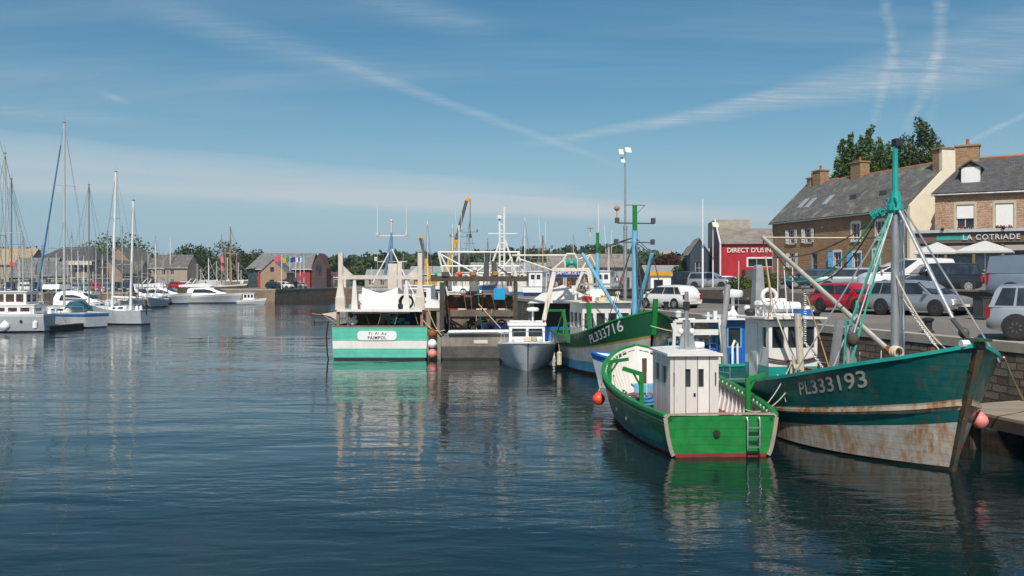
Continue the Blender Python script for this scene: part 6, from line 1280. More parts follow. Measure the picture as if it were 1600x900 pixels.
def frame9(b):
    for a, c in (((685, 394), (812, 394)), ((685, 394), (700, 462)), ((687, 395), (708, 438)), ((690, 398), (752, 432)), ((727, 436), (768, 409)), ((809, 394), (820, 436)), ((812, 394), (800, 432)), ((800, 402), (775, 430)), ((690, 416), (812, 416))): b.tube([Wg(*a), Wg(*c)], .055, 6)
part(gt, 'gantry_frame', white, frame9)
part(gt, 'centre_block', dkgrey, lambda b: (b.bar(Wg(760, 436), Wg(760, 410), .35, .3), b.bar(Wg(774, 436), Wg(771, 408), .35, .3), b.bar(Wg(768, 409), Wg(800, 433), .1), b.bar(Wg(742, 437), Wg(742, 429), .2)), 0)
cabin(gt, 5.5, 8.5, 1.5, 1.4, 1.0, 3.5, {3: [(.5, 1.2, 1.5, 2.2), (1.8, 2.6, 1.5, 2.2)]}, white, greyp)
tubes(gt, 'lattice_mast', white, [[(6.5, -1.45, 4.3), (6.5, -1.45, 9.3)], [(6.5, -1.15, 4.3), (6.5, -1.15, 8.6)], [(6.5, -2.4, 4.3), (6.5, -1.5, 7.2)], [(6.5, -.2, 4.3), (6.5, -1.2, 7.2)]], .07, 6)
part(gt, 'mast_arm', white, lambda b: [b.bar((6.5, -1.48, 4.6+i*.4), (6.5, -1.12, 4.6+i*.4), .05) for i in range(10)]+[b.bar((6.5, -2.3, 7.6), (6.5, -.4, 7.6), .06), b.lathe([(.03, 8.5), (.2, 8.55), (.2, 8.75), (.03, 8.8)], (6.5, -1.15, 0), 10)])
part(gt, 'deck_bins', navy, lambda b: [b.lathe([(.3, .95), (.33, 1.0), (.35, 2.0), (.3, 2.05)], (1.5, y, 0), 12) for y in (-.3, -1.1, -1.6)])
part(gt, 'net_heap', paint('net_dark', (.04, .035, .03), .95, var=.8, bump=1), lambda b: [coil(b, (1.0+random.uniform(0, 1.5), random.uniform(-1.5, 1.8), 1.5+random.uniform(0, .6)), random.uniform(.15, .35), .05, 3, random.choice('xyz')) for _ in range(20)])
part(gt, 'back_wall', paint('back_planks', (.17, .13, .09), .8, var=.4, streak=(.06, .04, .03)), lambda b: b.bx(3.5, 3.57, -2.2, 2.2, .9, 2.75), 0)
tubes(gt, 'rope', ropew, [rope_pts((.0, 2.9, 2.9), (-.1, 2.1, 1.4), .2, 8), rope_pts((-.05, 3.2, 2.3), (-.1, 1.9, 1.7), .3, 8), rope_pts((.3, 0, 3.2), (-.1, -1.3, 1.8), 0, 4)], .025, 5)

# rails, cables and deck clutter shared by the fishing boats
def rails(root, P, t0, t1, h, m=steel, n=8, sides=(1, -1)):
    b = MB()
    for sd in sides:
        pts = [P(t0+(t1-t0)*i/n, 1, sd)-V(0, sd*.1, 0) for i in range(n+1)]
        for k in (.5, 1): b.tube([p+V(0, 0, h*k) for p in pts], .016, 5)
        for p in pts: b.tube([p, p+V(0, 0, h)], .016, 5)
    b.build('guard_rail', m, root)
rails(pg, P5, .35, .75, .6, steel, 6); rails(aq, P8, .1, .6, .8, steel, 6); rails(tb, PT, .05, .35, .5, steel, 5)
def clutter(root, x0, x1, y0, y1, z, n, seed):
    g = random.Random(seed)
    for i in range(n):
        x, y = g.uniform(x0, x1), g.uniform(y0, y1); k = g.randrange(5); m = g.choice([white, ropew, steel, blue, orange, dkgrey, teal2, offw, ropeg])
        if k == 0: part(root, 'fish_box', m, lambda b: b.bx(x-.3, x+.3, y-.2, y+.2, z, z+g.uniform(.15, .35)), 0)
        elif k == 1: part(root, 'rope_coil', g.choice([ropew, ropeg, ropeo]), lambda b: coil(b, (x, y, z+.03), g.uniform(.12, .22), .03, 4))
        elif k == 2: part(root, 'float', m, lambda b: b.ball((x, y, z+.12), g.uniform(.1, .17), 8))
        elif k == 3: part(root, 'vent', white, lambda b: (b.tube([(x, y, z), (x, y, z+.35)], .06, 8), b.lathe([(.07, z+.3), (.13, z+.36), (.12, z+.46), (.02, z+.5)], (x, y, 0), 10)))
        else: part(root, 'whip_aerial', cleanw, lambda b: b.tube([(x, y, z), (x+g.uniform(-.1, .1), y, z+g.uniform(1.2, 2.6))], .013, 4))
clutter(aq, .5, 3.4, -2.2, 2.2, 2.87, 14, 1); clutter(gt, .0, .2, -2.6, 2.4, 4.81, 9, 2); clutter(gt, .6, 3.0, -2.0, 2.0, 1.3, 14, 22); clutter(pg, 2.6, 4.8, -1.0, 1.2, 3.5, 9, 3); clutter(tb, 5.0, 6.6, wy-.6, wy+.7, 3.42, 6, 4); clutter(gt, .5, 3.3, -1.8, 1.8, 1.0, 10, 5)
clutter(tb, 7.6, 10.5, -1.7, 1.7, 1.1, 12, 6); clutter(bb, .2, 1.0, 0, 1.8, 1.2, 8, 7); clutter(gr, 5.0, 8.5, -1.3, 1.3, .4, 9, 8); clutter(aq, .4, 3.2, -2.2, 2.2, 1.05, 10, 9); clutter(bb, .9, 3.0, -1.9, -.5, 3.05, 4, 10); clutter(cb, .8, 4, -1.8, 1.8, 1.05, 8, 12)

g = random.Random(9)
for i in range(7):
    y = -1.9+i*.6+g.uniform(-.2, .2); tubes(gt, 'hanging_line', g.choice([ropew, dkgrey, ropeo, ropeg]), [rope_pts((.1, y, 4.5), (.6+g.uniform(0, .8), y+g.uniform(-.5, .5), 1.6+g.uniform(0, 1.2)), .08, 5)], .016, 4)
for i in range(5):
    y = -2.0+i*.95; tubes(aq, 'hanging_line', g.choice([ropew, dkgrey, ropeg]), [rope_pts((.05, y, 2.78), (.3, y+g.uniform(-.3, .3), 2.0), .03, 4)], .016, 4)
part(gt, 'pale_buoy', offw, lambda b: b.ball((.5, .9, 3.9), .2, 8))
# ------------------------------------------------------------------ marina
wh2 = paint('yacht_white', (.66, .67, .66), .3, var=.06, streak=(.45, .42, .36), sa=.2); hullgrey = paint('yacht_grey', (.40, .44, .46), .3, var=.08); mastm = paint('mast_alloy', (.52, .52, .50), .35, metal=.2, var=.06); mastw = paint('mast_white', (.74, .73, .70), .35, var=.04); mastd = paint('mast_dark', (.18, .18, .17), .5); mastwd = paint('mast_wood', (.30, .20, .11), .5)
def mast_rig(r, x, z0, h, rad, m, beam, L, fore=True, spreaders=2, boom=True, cover=None, lean=0, name='mast', furl=None):
    top = V(x-lean*h, 0, h); tubes(r, name, m, [[(x, 0, z0), tuple(V(x, 0, z0).lerp(top, .5)), tuple(top)]], rad, 8, rad*.75)
    b = MB(); 
    for k in range(spreaders):
        p = V(x, 0, z0).lerp(top, (k+1)/(spreaders+1)); b.bar(p+V(0, -beam*.45*(1-.2*k), 0), p+V(0, beam*.45*(1-.2*k), 0), .05)
    if spreaders: b.build('spreaders', m, r)
    w = []
    for s in (1, -1):
        p = V(x, 0, z0).lerp(top, .5)+V(0, s*beam*.42, 0); w += [[top, p, V(x, s*beam*.48, z0)], [V(x, 0, z0).lerp(top, .5), V(x-.4, s*beam*.46, z0)]]
    if fore: w.append([top, V(L-.1, 0, z0+.1)])
    w.append([top, V(.1, 0, z0)])
    tubes(r, 'rigging', mastd, w, .016, 4)
    if furl: tubes(r, 'furled_sail', furl, [[V(L-.3, 0, z0+.8), top.lerp(V(L-.3, 0, z0+.8), .12)]], .11, 8, .07)
    if boom:
        bl = L*.34; tubes(r, 'boom', m, [[(x-.1, 0, z0+1.3), (x-bl, 0, z0+1.25)]], rad*.8, 6)
        if cover: tubes(r, 'sail_cover', cover, [[(x-.15, 0, z0+1.75), (x-bl*.3, 0, z0+1.62), (x-bl*.95, 0, z0+1.42)]], .26, 8, .15)
    b = MB(); b.tube([top, top+V(0, 0, .7)], .012, 4); b.bx(top.x-.1, top.x+.1, -.12, .12, top.z+.02, top.z+.1); b.build('masthead', mastd, r)
def sailboat(stem, head, L, beam, fb, mh, label, mast=mastm, hull=wh2, stripe=None, cover=None, group=None, cab=True, m2=None, lod=1, lean=0, furl=None, name='sailing_boat', rad=.09, mx=.56):
    r = boat_root(name, stem, head, L, label, 'sailing boat', group)
    bands = [(.10, .10, navy), (.74, .74, hull), (.92, .92, stripe or hull), (1, 1, hull)]
    make_hull(r, L, [(0, beam*.34, beam*.26, fb), (.35, beam*.5, beam*.44, fb*.96), (.65, beam*.44, beam*.32, fb*1.05), (.88, beam*.2, beam*.1, fb*1.2), (1, .02, .01, fb*1.3)], bands, rake=L*.07, srake=-.0, dm=cleanw, railm=cleanw if lod else None, n=14 if lod else 8, rw=.03, rh=.05, rp=8, pw=.7, sub=1)
    if cab:
        part(r, 'coachroof', cleanw, lambda b: b.loft([[V(L*a, -w*beam, fb*.97), V(L*a, -w*beam*.85, fb+hh), V(L*a, 0, fb+hh+.06), V(L*a, w*beam*.85, fb+hh), V(L*a, w*beam, fb*.97)] for a, w, hh in ((.30, .30, .42), (.5, .28, .38), (.66, .2, .26), (.74, .1, .05))], cap=True), 30)
        b = MB()
        for s in (1, -1): b.add([(L*.36, s*beam*.292, fb+.12), (L*.58, s*beam*.245, fb+.10), (L*.58, s*beam*.225, fb+.26), (L*.36, s*beam*.27, fb+.32)], [(0, 1, 2, 3)] if s == -1 else [(3, 2, 1, 0)])
        b.build('cabin_windows', gls, r, 0)
    mast_rig(r, L*mx, fb, mh, rad, mast, beam, L, cover=cover, lean=lean, furl=furl, spreaders=2 if lod else 1)
    if m2: mast_rig(r, L*m2[0], fb, m2[1], rad*.85, mast, beam*.8, L*m2[0]+.1, fore=False, spreaders=0, cover=cover, lean=lean, name='mizzen_mast')
    if lod:
        b = MB()
        for s in (1, -1):
            pts = [V(L*t_, s*w*beam, fb*k+.6) for t_, w, k in ((.02, .33, 1), (.35, .47, .97), (.65, .42, 1.05), (.88, .2, 1.2), (1.02, .0, 1.35))]; b.tube(pts, .016, 4)
            for p in pts[:-1]: b.tube([p, p-V(0, 0, .6)], .014, 4)
        b.build('guard_rail', chrome, r)
    return r
# --- the four near boats at the left
ms = boat_root('motor_sailer', (-51.3, 78.8), (-1, -.09), 10.2, 'white motor sailer with a raised glazed wheelhouse at the far left edge', 'motor sailer')
PM, FM, _ = make_hull(ms, 10.2, [(0, 1.3, 1.0, 1.55), (.4, 1.75, 1.5, 1.6), (.75, 1.45, 1.0, 1.7), (1, .04, .02, 2.0)], [(.08, .08, navy), (.9, .9, hullgrey), (1, 1, cleanw)], rake=.9, dm=cleanw, railm=cleanw, n=16, pw=.7)
cabin(ms, .8, 7.0, 1.25, 1.05, 1.6, 2.35, {2: [(2.9+i*1.05, 3.75+i*1.05, .18, .58) for i in range(3)], 3: [(.3, 1.6, .2, .55)]}, cleanw, cleanw, name='trunk_cabin', pm=gls2, over=.05)
cabin(ms, 1.5, 4.3, 1.15, .95, 2.42, 3.5, {2: [(.1, .9, .2, .95), (1.0, 1.8, .2, .95), (1.9, 2.6, .2, .95)], 3: [(.15, 1.0, .2, .9), (1.2, 2.1, .2, .9)]}, cleanw, cleanw, pm=gls2, over=.1)
mast_rig(ms, 4.9, 1.7, 19.4, .12, mastd, 3.3, 10.2, spreaders=2, boom=False); mast_rig(ms, 4.4, 1.7, 15.4, .10, mastm, 3.3, 6, spreaders=1, boom=False, name='second_mast')
b = MB()
for s in (1, -1): b.tube([V(.3, s*1.3, 2.2), V(4, s*1.7, 2.25), V(8, s*1.3, 2.35), V(10.8, 0, 2.6)], .02, 4); [b.tube([V(x, s*y, z), V(x, s*y, z-.65)], .016, 4) for x, y, z in ((1, 1.4, 2.2), (4, 1.7, 2.25), (6, 1.55, 2.3), (8, 1.3, 2.35))]
b.build('guard_rail', chrome, ms)
part(ms, 'porthole', black, lambda b: [b.lathe([(.01, -.02), (.14, -.02), (.14, .02)], (x, FM(x/10.2)[0]*.95+.0, .95), 10, 'y') for x in (1.8, 4.0)])
WG2 = 'round white fenders along the motor sailer'
fender(tuple(at(8, 510, 77.0)), .42, cleanw, 'largest round white fender at the left end of the motor sailer', group=WG2); fender(tuple(at(55, 508, 77.6)), .22, cleanw, 'smaller white fender at the dock end of the motor sailer', long=.5, group=WG2)
fender(tuple(at(78, 497, 81)), .28, cleanw, 'tall white wrapped fender on the dock near the blue striped boat', long=1.2)
part(None, 'ensign', redp, lambda b: b.lathe([(.02, -.6), (.35, -.35), (.5, 0), (.35, .3), (.02, .4)], (0, 0, 0), 8)); tag(bpy.data.objects['ensign'], 'furled red bundle hanging above the motor sailer stern', 'flag'); bpy.data.objects['ensign'].location = at(53, 462, 88)
sb = sailboat((-49.6, 93), (-.8, .6), 12.5, 3.6, 1.45, 20.2, 'white cruising yacht with a blue band and a tall mast at the pontoon', mast=mastm, hull=hullgrey, stripe=blue, rad=.13, furl=paint('furled_blue', (.06, .22, .45), .8), mx=.50)
part(sb, 'dodger', sailc, lambda b: b.loft([[V(x, -1.0, z-.4), V(x, -.8, z), V(x, .8, z), V(x, 1.0, z-.4)] for x, z in ((2.8, 2.1), (3.6, 2.5), (4.4, 2.0))], cap=True), 20)
sailboat((-43.4, 93.4), (-.95, .3), 6.3, 2.4, 1.5, 15.7, 'white ketch with two thick white masts and fenders at its stern', mast=mastw, hull=hullgrey, rad=.16, m2=(.30, 12.7), lean=.028, mx=.66, cover=None)
KG = 'fenders hanging off the ketch stern'
for i, (x, lab) in enumerate(((214, 'left'), (220, 'middle'), (227, 'right'))): q = at(x, 485, 91.6); fender(tuple(q), .16, cleanw if i < 2 else navy, '%s long fender of three hanging at the ketch stern' % lab, long=.75, group=KG)
q = at(147, 500, 90); fender(tuple(q), .26, pinkb, 'pink ball fender under the white ketch bow')
q = at(152, 496, 90.5); fender(tuple(q), .2, pinkb, 'smaller faded pink ball fender just behind the pink one at the ketch bow')
dk_ = empty('pontoon', (-44, 84, 0), 0, 'floating grey pontoon between the motor sailer and the ketch', 'pontoon')
pl = [(-43.0+44, 81.0-84), (-41.6+44, 79.6-84), (-41.6+44+0, 79.6-84), (-41.9+44+.4, 91.5-84)]
part(dk_, 'deck', planks('pontoon_planks', (.32, .30, .27), .15), lambda b: b.prism([(2.4, -4.3), (4.0, -4.3), (-.2+.4, 6.5), (-1.6+.4, 6.5)], .42, .52) if 0 else b.prism([(1.2, -4.8), (2.9, -5), (3.7, 3.5), (2.0, 3.8)], .42, .52), 0)
part(dk_, 'float', dkwood, lambda b: b.prism([(1.3, -4.7), (2.8, -4.9), (3.6, 3.4), (2.1, 3.7)], -.2, .415), 0)
dk_.scale = (1, 1, 1)
tubes(None, 'mooring_rope', ropew, [rope_pts(at(92, 480, 84), at(110, 505, 86), .5, 8)], .03, 4)
tag([o for o in bpy.data.objects if o.name.startswith('mooring_rope') and 'label' not in o][0], 'pale slack mooring rope from the blue banded yacht to the pontoon', 'rope')
# --- motor yachts
def yacht(stem, head, L, beam, fb, label, fly=True, dark=True, canopy=None, tender=False):
    r = boat_root('motor_yacht', stem, head, L, label, 'motor yacht')
    make_hull(r, L, [(0, beam*.45, beam*.4, fb*.8), (.4, beam*.5, beam*.42, fb*.95), (.75, beam*.4, beam*.2, fb*1.15), (1, .04, .02, fb*1.3)], [(.1, .1, navy), (.78, .78, hullgrey if dark else cleanw), (1, 1, cleanw)], rake=L*.07, dm=cleanw, railm=cleanw, n=14, rw=.04)
    def sup(b):
        rows = []
        for a, w, z in ((.22, .38, 1.3), (.30, .40, 1.65), (.5, .38, 1.7), (.62, .33, 1.35), (.78, .22, .5), (.86, .1, .05)):
            rows.append([V(L*a, -w*beam, fb*.95), V(L*a, -w*beam*.92, fb+z*.6), V(L*a, -w*beam*.6, fb+z), V(L*a, 0, fb+z+.05), V(L*a, w*beam*.6, fb+z), V(L*a, w*beam*.92, fb+z*.6), V(L*a, w*beam, fb*.95)])
        b.loft(rows, cap=True)
    part(r, 'superstructure', cleanw, sup, 30)
    b = MB()
    for s in (1, -1):
        pts = [(.32, .405, .55), (.58, .36, .5), (.70, .29, .45), (.60, .33, 1.0), (.5, .345, 1.2), (.34, .36, 1.15)]
        q = [V(L*a, s*(w*beam+.03), fb+z) for a, w, z in pts]; b.extr(q if s == -1 else q[::-1], (0, -s*.03, 0))
    b.build('side_windows', gls, r, 0)
    part(r, 'windscreen', gls, lambda b: b.extr([V(L*.635, -.25*beam, fb+1.38), V(L*.635, .25*beam, fb+1.38), V(L*.76, .17*beam, fb+.72), V(L*.76, -.17*beam, fb+.72)][::-1], (.02, 0, .05)), 0)
    if fly: part(r, 'flybridge', cleanw, lambda b: (b.loft([[V(L*a, -w*beam, fb+1.6), V(L*a, -w*beam, fb+z), V(L*a, w*beam, fb+z), V(L*a, w*beam, fb+1.6)] for a, w, z in ((.08, .3, 2.0), (.3, .32, 2.2), (.5, .28, 2.35), (.58, .2, 1.8))], cap=True), b.bar((L*.2, -beam*.34, fb+2.2), (L*.28, -beam*.28, fb+3.2), .12), b.bar((L*.2, beam*.34, fb+2.2), (L*.28, beam*.28, fb+3.2), .12), b.bar((L*.28, -beam*.28, fb+3.2), (L*.28, beam*.28, fb+3.2), .12)), 30)
    part(r, 'cockpit', dkwood, lambda b: b.bx(L*.06, L*.215, -beam*.32, beam*.32, fb*.8, fb+1.4), 0)
    if tender: part(r, 'tender', dkgrey, lambda b: b.tube([(-.3, -beam*.4, fb*.6), (-.6, 0, fb*.62), (-.3, beam*.4, fb*.6)], .28, 8))
    if canopy: part(r, 'canopy', canopy, lambda b: b.loft([[V(x, -beam*.36, fb+1.9), V(x, -beam*.3, fb+2.5), V(x, beam*.3, fb+2.5), V(x, beam*.36, fb+1.9)] for x in (L*.05, L*.3)], cap=True), 20)
    return r
yacht((-53.8, 176.2), (1, -.12), 12.8, 3.9, 1.55, 'sleek white flybridge motor yacht, rightmost of the pair below the back quay', tender=True)
yacht((-61.6, 170.5), (1, -.05), 10.5, 3.8, 1.6, 'sleek white motor yacht left of the rightmost one below the back quay')
yacht((-63.8, 160), (.9, -.4), 9.0, 3.4, 1.5, 'white motor yacht partly behind the ketch stern', dark=False)
yacht((-50.5, 113), (1, -.2), 9.5, 3.3, 1.5, 'grey hulled open motor boat just behind the blue banded yacht', fly=False, canopy=tarp)
yacht((-58.2, 118), (.6, -.8), 7.5, 2.9, 1.3, 'white speedboat bow behind the mast of the blue banded yacht', fly=False, dark=False)
sm = boat_root('motor_boat', (-46.2, 167.0), (1, -.05), 4.9, 'small white cabin boat under way in front of the tan quay', 'boat')
make_hull(sm, 4.9, [(0, .95, .85, .75), (.5, 1.1, .9, .85), (1, .04, .02, 1.2)], [(.6, .6, hullgrey), (1, 1, cleanw)], rake=.5, dm=cleanw, railm=cleanw, n=10, rw=.04)
cabin(sm, 1.2, 3.2, .8, .65, .8, 2.05, {0: [(.15, .65, .4, 1.05), (.8, 1.25, .4, 1.05), (1.4, 1.85, .4, 1.05)], 1: [(.1, .6, .4, 1.0), (.7, 1.2, .4, 1.0)]}, cleanw, cleanw, over=.1)
# --- crowd of moored yachts further back (each mast belongs to its own boat)
MG = 'yachts moored further back in the marina'
fleet = [ # px, top y, distance, length, mast material, cover, description
    (8, 240, 92, 11, mastm, None, 'yacht with a tall alloy mast close to the left edge'), (18, 280, 100, 10, mastd, sailc, 'yacht with a dark mast second from the left edge'),
    (50, 395, 118, 8, mastm, None, 'yacht with a short mast left of the blue furled sail'), (30, 400, 124, 8, mastw, tarp, 'small yacht with a cream boom cover at the far left'),
    (66, 385, 122, 8, mastm, None, 'yacht with a short mast just right of the red bundle'), (139, 289, 108, 12, mastd, tarp, 'yacht with a slim dark mast and a long pale sail cover'),
    (122, 392, 120, 8, mastw, None, 'yacht with a short white mast left of the dark slim one'), (112, 365, 126, 9, mastm, blue, 'yacht with a medium mast behind the tall blue rigged one'),
    (168, 362, 128, 9, mastm, None, 'yacht with a medium mast left of the ketch main mast'), (191, 355, 132, 10, mastm, None, 'yacht with a grey mast between the ketch masts'),
    (216, 372, 150, 9, mastd, None, 'yacht with a dark mast right of the ketch mizzen'), (243, 372, 152, 10, mastw, tarp, 'yacht with a white mast above the stone houses'),
    (231, 388, 158, 8, mastm, None, 'yacht with a leaning mast beside the white one above the stone houses'),
    (36, 372, 112, 9, mastm, tarp, 'yacht whose mast stands over the slate roofed waterside building'), (76, 402, 130, 8, mastd, None, 'yacht with a short dark mast just left of the tallest mast'),
    (88, 396, 126, 8, mastw, None, 'yacht with a short white mast left of the tallest mast'), (106, 398, 132, 8, mastm, None, 'yacht with a short alloy mast right of the tallest mast'),
    (131, 400, 128, 8, mastw, blue, 'yacht with a blue boom cover left of the dark slim mast'), (150, 385, 124, 9, mastm, None, 'yacht between the dark slim mast and the ketch'),
    (160, 398, 136, 8, mastw, tarp, 'yacht with a pale boom cover left of the ketch main mast'), (222, 400, 165, 8, mastm, tarp, 'yacht half hidden behind the left motor yacht'),
    (255, 396, 168, 8, mastm, None, 'yacht with a thin mast over the left motor yacht'), (262, 402, 172, 8, mastd, sailc, 'dark covered yacht between the two motor yachts'), (205, 395, 145, 8, mastm, None, 'yacht hidden behind the ketch mizzen')]
for i, (px, top, Y, L, m, cov, lab) in enumerate(fleet):
    q = at(px, top, Y); hd_ = (.35-.1*(i % 3), -.93); a = math.atan2(hd_[1], hd_[0]); stem_ = (q.x+math.cos(a)*L*.44, Y+math.sin(a)*L*.44)
    sailboat(stem_, hd_, L, L*.3, 1.1+.02*L, q.z, lab, mast=m, cover=cov, group=MG, lod=0, rad=.085, lean=.02*((i % 3)-1) if i == 12 else 0)
BG = 'yachts in the inner basin behind the back quay'
inner = [(264, 398, 'far left'), (272, 380, 'second from left'), (281, 400, 'third from left'), (286, 374, 'fourth, tall masted'), (296, 398, 'fifth'), (301, 418, 'sixth, low masted'), (307, 420, 'seventh, low masted'), (311, 404, 'eighth'), (318, 416, 'ninth, low masted'), (328, 402, 'tenth'), (333, 418, 'eleventh, low masted'), (345, 410, 'twelfth'), (350, 422, 'thirteenth, low masted'), (386, 398, 'fourteenth, left of the hall'), (392, 402, 'last, by the hall'), (256, 410, 'by the stone houses'), (276, 412, 'second short one from the left'), (291, 410, 'short one by the pink flags'), (322, 408, 'short one before the trees'), (325, 420, 'very low below the trees'), (337, 412, 'short one left of the pink flags'), (356, 415, 'short one left of the brown mast'), (366, 408, 'short one right of the brown mast'), (372, 418, 'low one right of the brown mast'), (380, 408, 'short one before the hall trees')]
pads = []
for i, (px, top, lab) in enumerate(inner):
    Y = 212+(i*7 % 20); q = at(px, top, Y); r = empty('laid_up_yacht', (q.x, Y, QZ), R(200+17*i), 'white yacht ashore on the back quay, %s in line' % lab, 'sailing boat', BG)
    make_hull(r, 8, [(0, 1, .5, 1.5), (.4, 1.35, .7, 1.5), (1, .03, .02, 1.9)], [(.5, .5, navy if i % 3 == 0 else cleanw), (1, 1, cleanw)], rake=.6, dm=cleanw, n=8, sub=1)
    tubes(r, 'mast', mastw if i % 2 else mastm, [[(4.4, 0, 1.4), (4.4, 0, q.z-QZ)]], .085, 5); tubes(r, 'rigging', mastm, [[(4.4, 0, q.z-QZ), (8.3, 0, 1.9)], [(4.4, 0, q.z-QZ), (.1, 0, 1.5)]], .02, 4)
    part(r, 'cradle', steel, lambda b: (b.bx(2, 2.2, -1, 1, 0, .3), b.bx(5, 5.2, -.8, .8, 0, .3)), 0)
# old gaffer with the tall wooden mast
q = at(360, 354, 196); og = empty('old_sailing_boat', (q.x-5.0, 196, QZ-1.2), 0, 'old wooden sailing boat with a tall brown pole mast right of the big trees', 'sailing boat')
make_hull(og, 8, [(0, 1.3, 1.0, 1.9), (.4, 1.6, 1.4, 1.8), (1, .05, .03, 2.2)], [(.85, .85, dkwood), (1, 1, offw)], rake=.7, dm=deckm, n=10)
tubes(og, 'mast', mastwd, [[(5.0, 0, 2), (5.0, 0, q.z-QZ+1.2)]], .22, 8, .14); tubes(og, 'fore_mast', mastwd, [[(3.9, 0, 2), (3.9, 0, 9.5)], [(6.6, 0, 2), (6.3, 0, 9.0)]], .12, 6)
tubes(og, 'spar', mastwd, [[(3.2, 0, 9.0), (6.8, 0, 8.6)]], .07, 6); tubes(og, 'rigging', mastd, [[(5, 0, q.z-QZ+1), (7.4, 0, 8)], [(5, 0, q.z-QZ+1), (8.2, 0, 2)], [(5, 0, 11), (3, 0, 2.4)], [(5, 0, 11), (7.4, 0, 2.4)]], .03, 4)
q = at(339, 380, 200); pf = sailboat((q.x+1.5, 200), (.5, -1), 6.5, 2.4, 1.2, q.z, 'dark masted yacht with pink flags just right of the big round trees', mast=mastwd, lod=0, rad=.12)
pf.location.z = 1.8
part(pf, 'pink_flags', flagp, lambda b: (b.bar((4.0, 0, 8.0), (4.9, 0, 6.6), .7, .06), b.bar((4.3, 0, 6.0), (5.2, 0, 4.6), .5, .06)), 0)
# boats and masts behind the fishing boats
RG = 'masts of craft moored behind the fishing boats'
back = [(668, 345, 120, mastw, .07, 'slim white mast right of the aqua trawler'), (662, 375, 125, mastd, .08, 'dark mast just left of the slim white one'), (707, 350, 118, mastw, .07, 'white mast beside the yellow crane boom'), (717, 352, 116, mastw, .16, 'thick white lattice like mast under the crane head'), (733, 345, 119, mastd, .05, 'thin dark mast right of the crane head'), (757, 385, 130, mastm, .06, 'short mast between the crane and the tall white tower mast'), (762, 372, 134, mastd, .05, 'dark short mast left of the white tower mast'), (820, 340, 112, mastw, .07, 'tall white mast right of the white tower mast'), (848, 368, 105, mastwd, .13, 'wooden mast with lamps above the cream gantry'), (842, 388, 128, mastm, .05, 'short mast left of the wooden mast with lamps'), (896, 362, 122, mastm, .06, 'alloy mast above the net roller'), (951, 382, 100, mastm, .17, 'thick pale mast left of the floodlight pole'), (955, 378, 126, mastw, .05, 'thin white mast beside the thick pale one'), (590, 395, 150, mastm, .05, 'short thin mast behind the aqua trawler mast'), (610, 398, 155, mastw, .05, 'short white mast behind the canvas awning'), (630, 396, 148, mastm, .06, 'short mast just left of the aqua trawler right post'), (700, 388, 140, mastw, .05, 'short white mast between the two cranes')]
for i, (px, top, Y, m, rr, lab) in enumerate(back):
    q = at(px, top, Y); L = 9; x0 = min(q.x, edgeX(Y)-2.6); onland = q.x > edgeX(Y)-1.2
    r = empty('moored_boat' if not onland else 'laid_up_boat', (q.x, Y, QZ-.2 if onland else 0), R(83-6*(i % 3)), lab, 'boat', RG)
    z0 = r.location.z; hh = q.z-z0
    make_hull(r, L, [(0, 1.2, 1, 1.3), (.4, 1.5, 1.3, 1.3), (1, .04, .02, 2.0)], [(.5, .5, [navy, cleanw, redp, blue][i % 4]), (1, 1, [cleanw, blue, cleanw, white][i % 4])], rake=.6, dm=deckm, railm=[redp, cleanw, blue][i % 3], n=8, sub=1, rw=.05)
    r.location.x -= math.cos(r.rotation_euler.z)*4; r.location.y -= math.sin(r.rotation_euler.z)*4
    tubes(r, 'mast', m, [[(4, 0, 1.2), (4, 0, hh)]], rr, 6, rr*.7); tubes(r, 'rigging', mastd, [[(4, 0, hh*.97), (9.4, 0, 2)], [(4, 0, hh*.97), (.1, 0, 1.3)], [(4, 0, hh*.8), (4, 1.4, 1.3)], [(4, 0, hh*.8), (4, -1.4, 1.3)]], .02, 4)
    cabin(r, 1.2, 3.4, .8, .8, 1.2, 3.0, {3: [(.2, .7, .9, 1.5), (.9, 1.4, .9, 1.5)]}, [white, offw, cleanw][i % 3], cleanw, over=.12)
    if rr > .12 or i in (4, 9): part(r, 'mast_lamps', mastd, lambda b: (b.bar((4, -1.1, hh-1.5), (4, 1.1, hh-1.5), .07), b.bx(3.9, 4.1, -1.2, -1.0, hh-1.5, hh-1.15), b.bx(3.9, 4.1, 1.0, 1.2, hh-1.5, hh-1.15), b.bar((4, -.8, hh-3), (4, .8, hh-3), .06)), 0)
    if rr > .12: tubes(r, 'aerial', cleanw, [[(4, .3, hh-1), (4, .5, hh+2.2)], [(4, -.3, hh-1), (4, -.35, hh+1.6)]], .025, 4)
# long red boat glimpsed behind the grey trawler and the yellow truck body beside it
rb_ = boat_root('red_boat', (-3.0, 84), (1, -.15), 11, 'long red wooden boat glimpsed behind the grey trawler canopy', 'boat')
make_hull(rb_, 11, [(0, 1.4, 1.1, 2.6), (.5, 1.7, 1.4, 2.5), (1, .05, .03, 3.1)], [(.55, .55, black), (1, 1, redp)], rake=.6, deck=2.0, dm=deckm, inm=cleanw, railm=redp, n=10)
cabin(rb_, 4, 6.5, .9, .9, 2.0, 4.0, {0: [(.3, 1, .9, 1.5), (1.3, 2.1, .9, 1.5)]}, cleanw, cleanw)
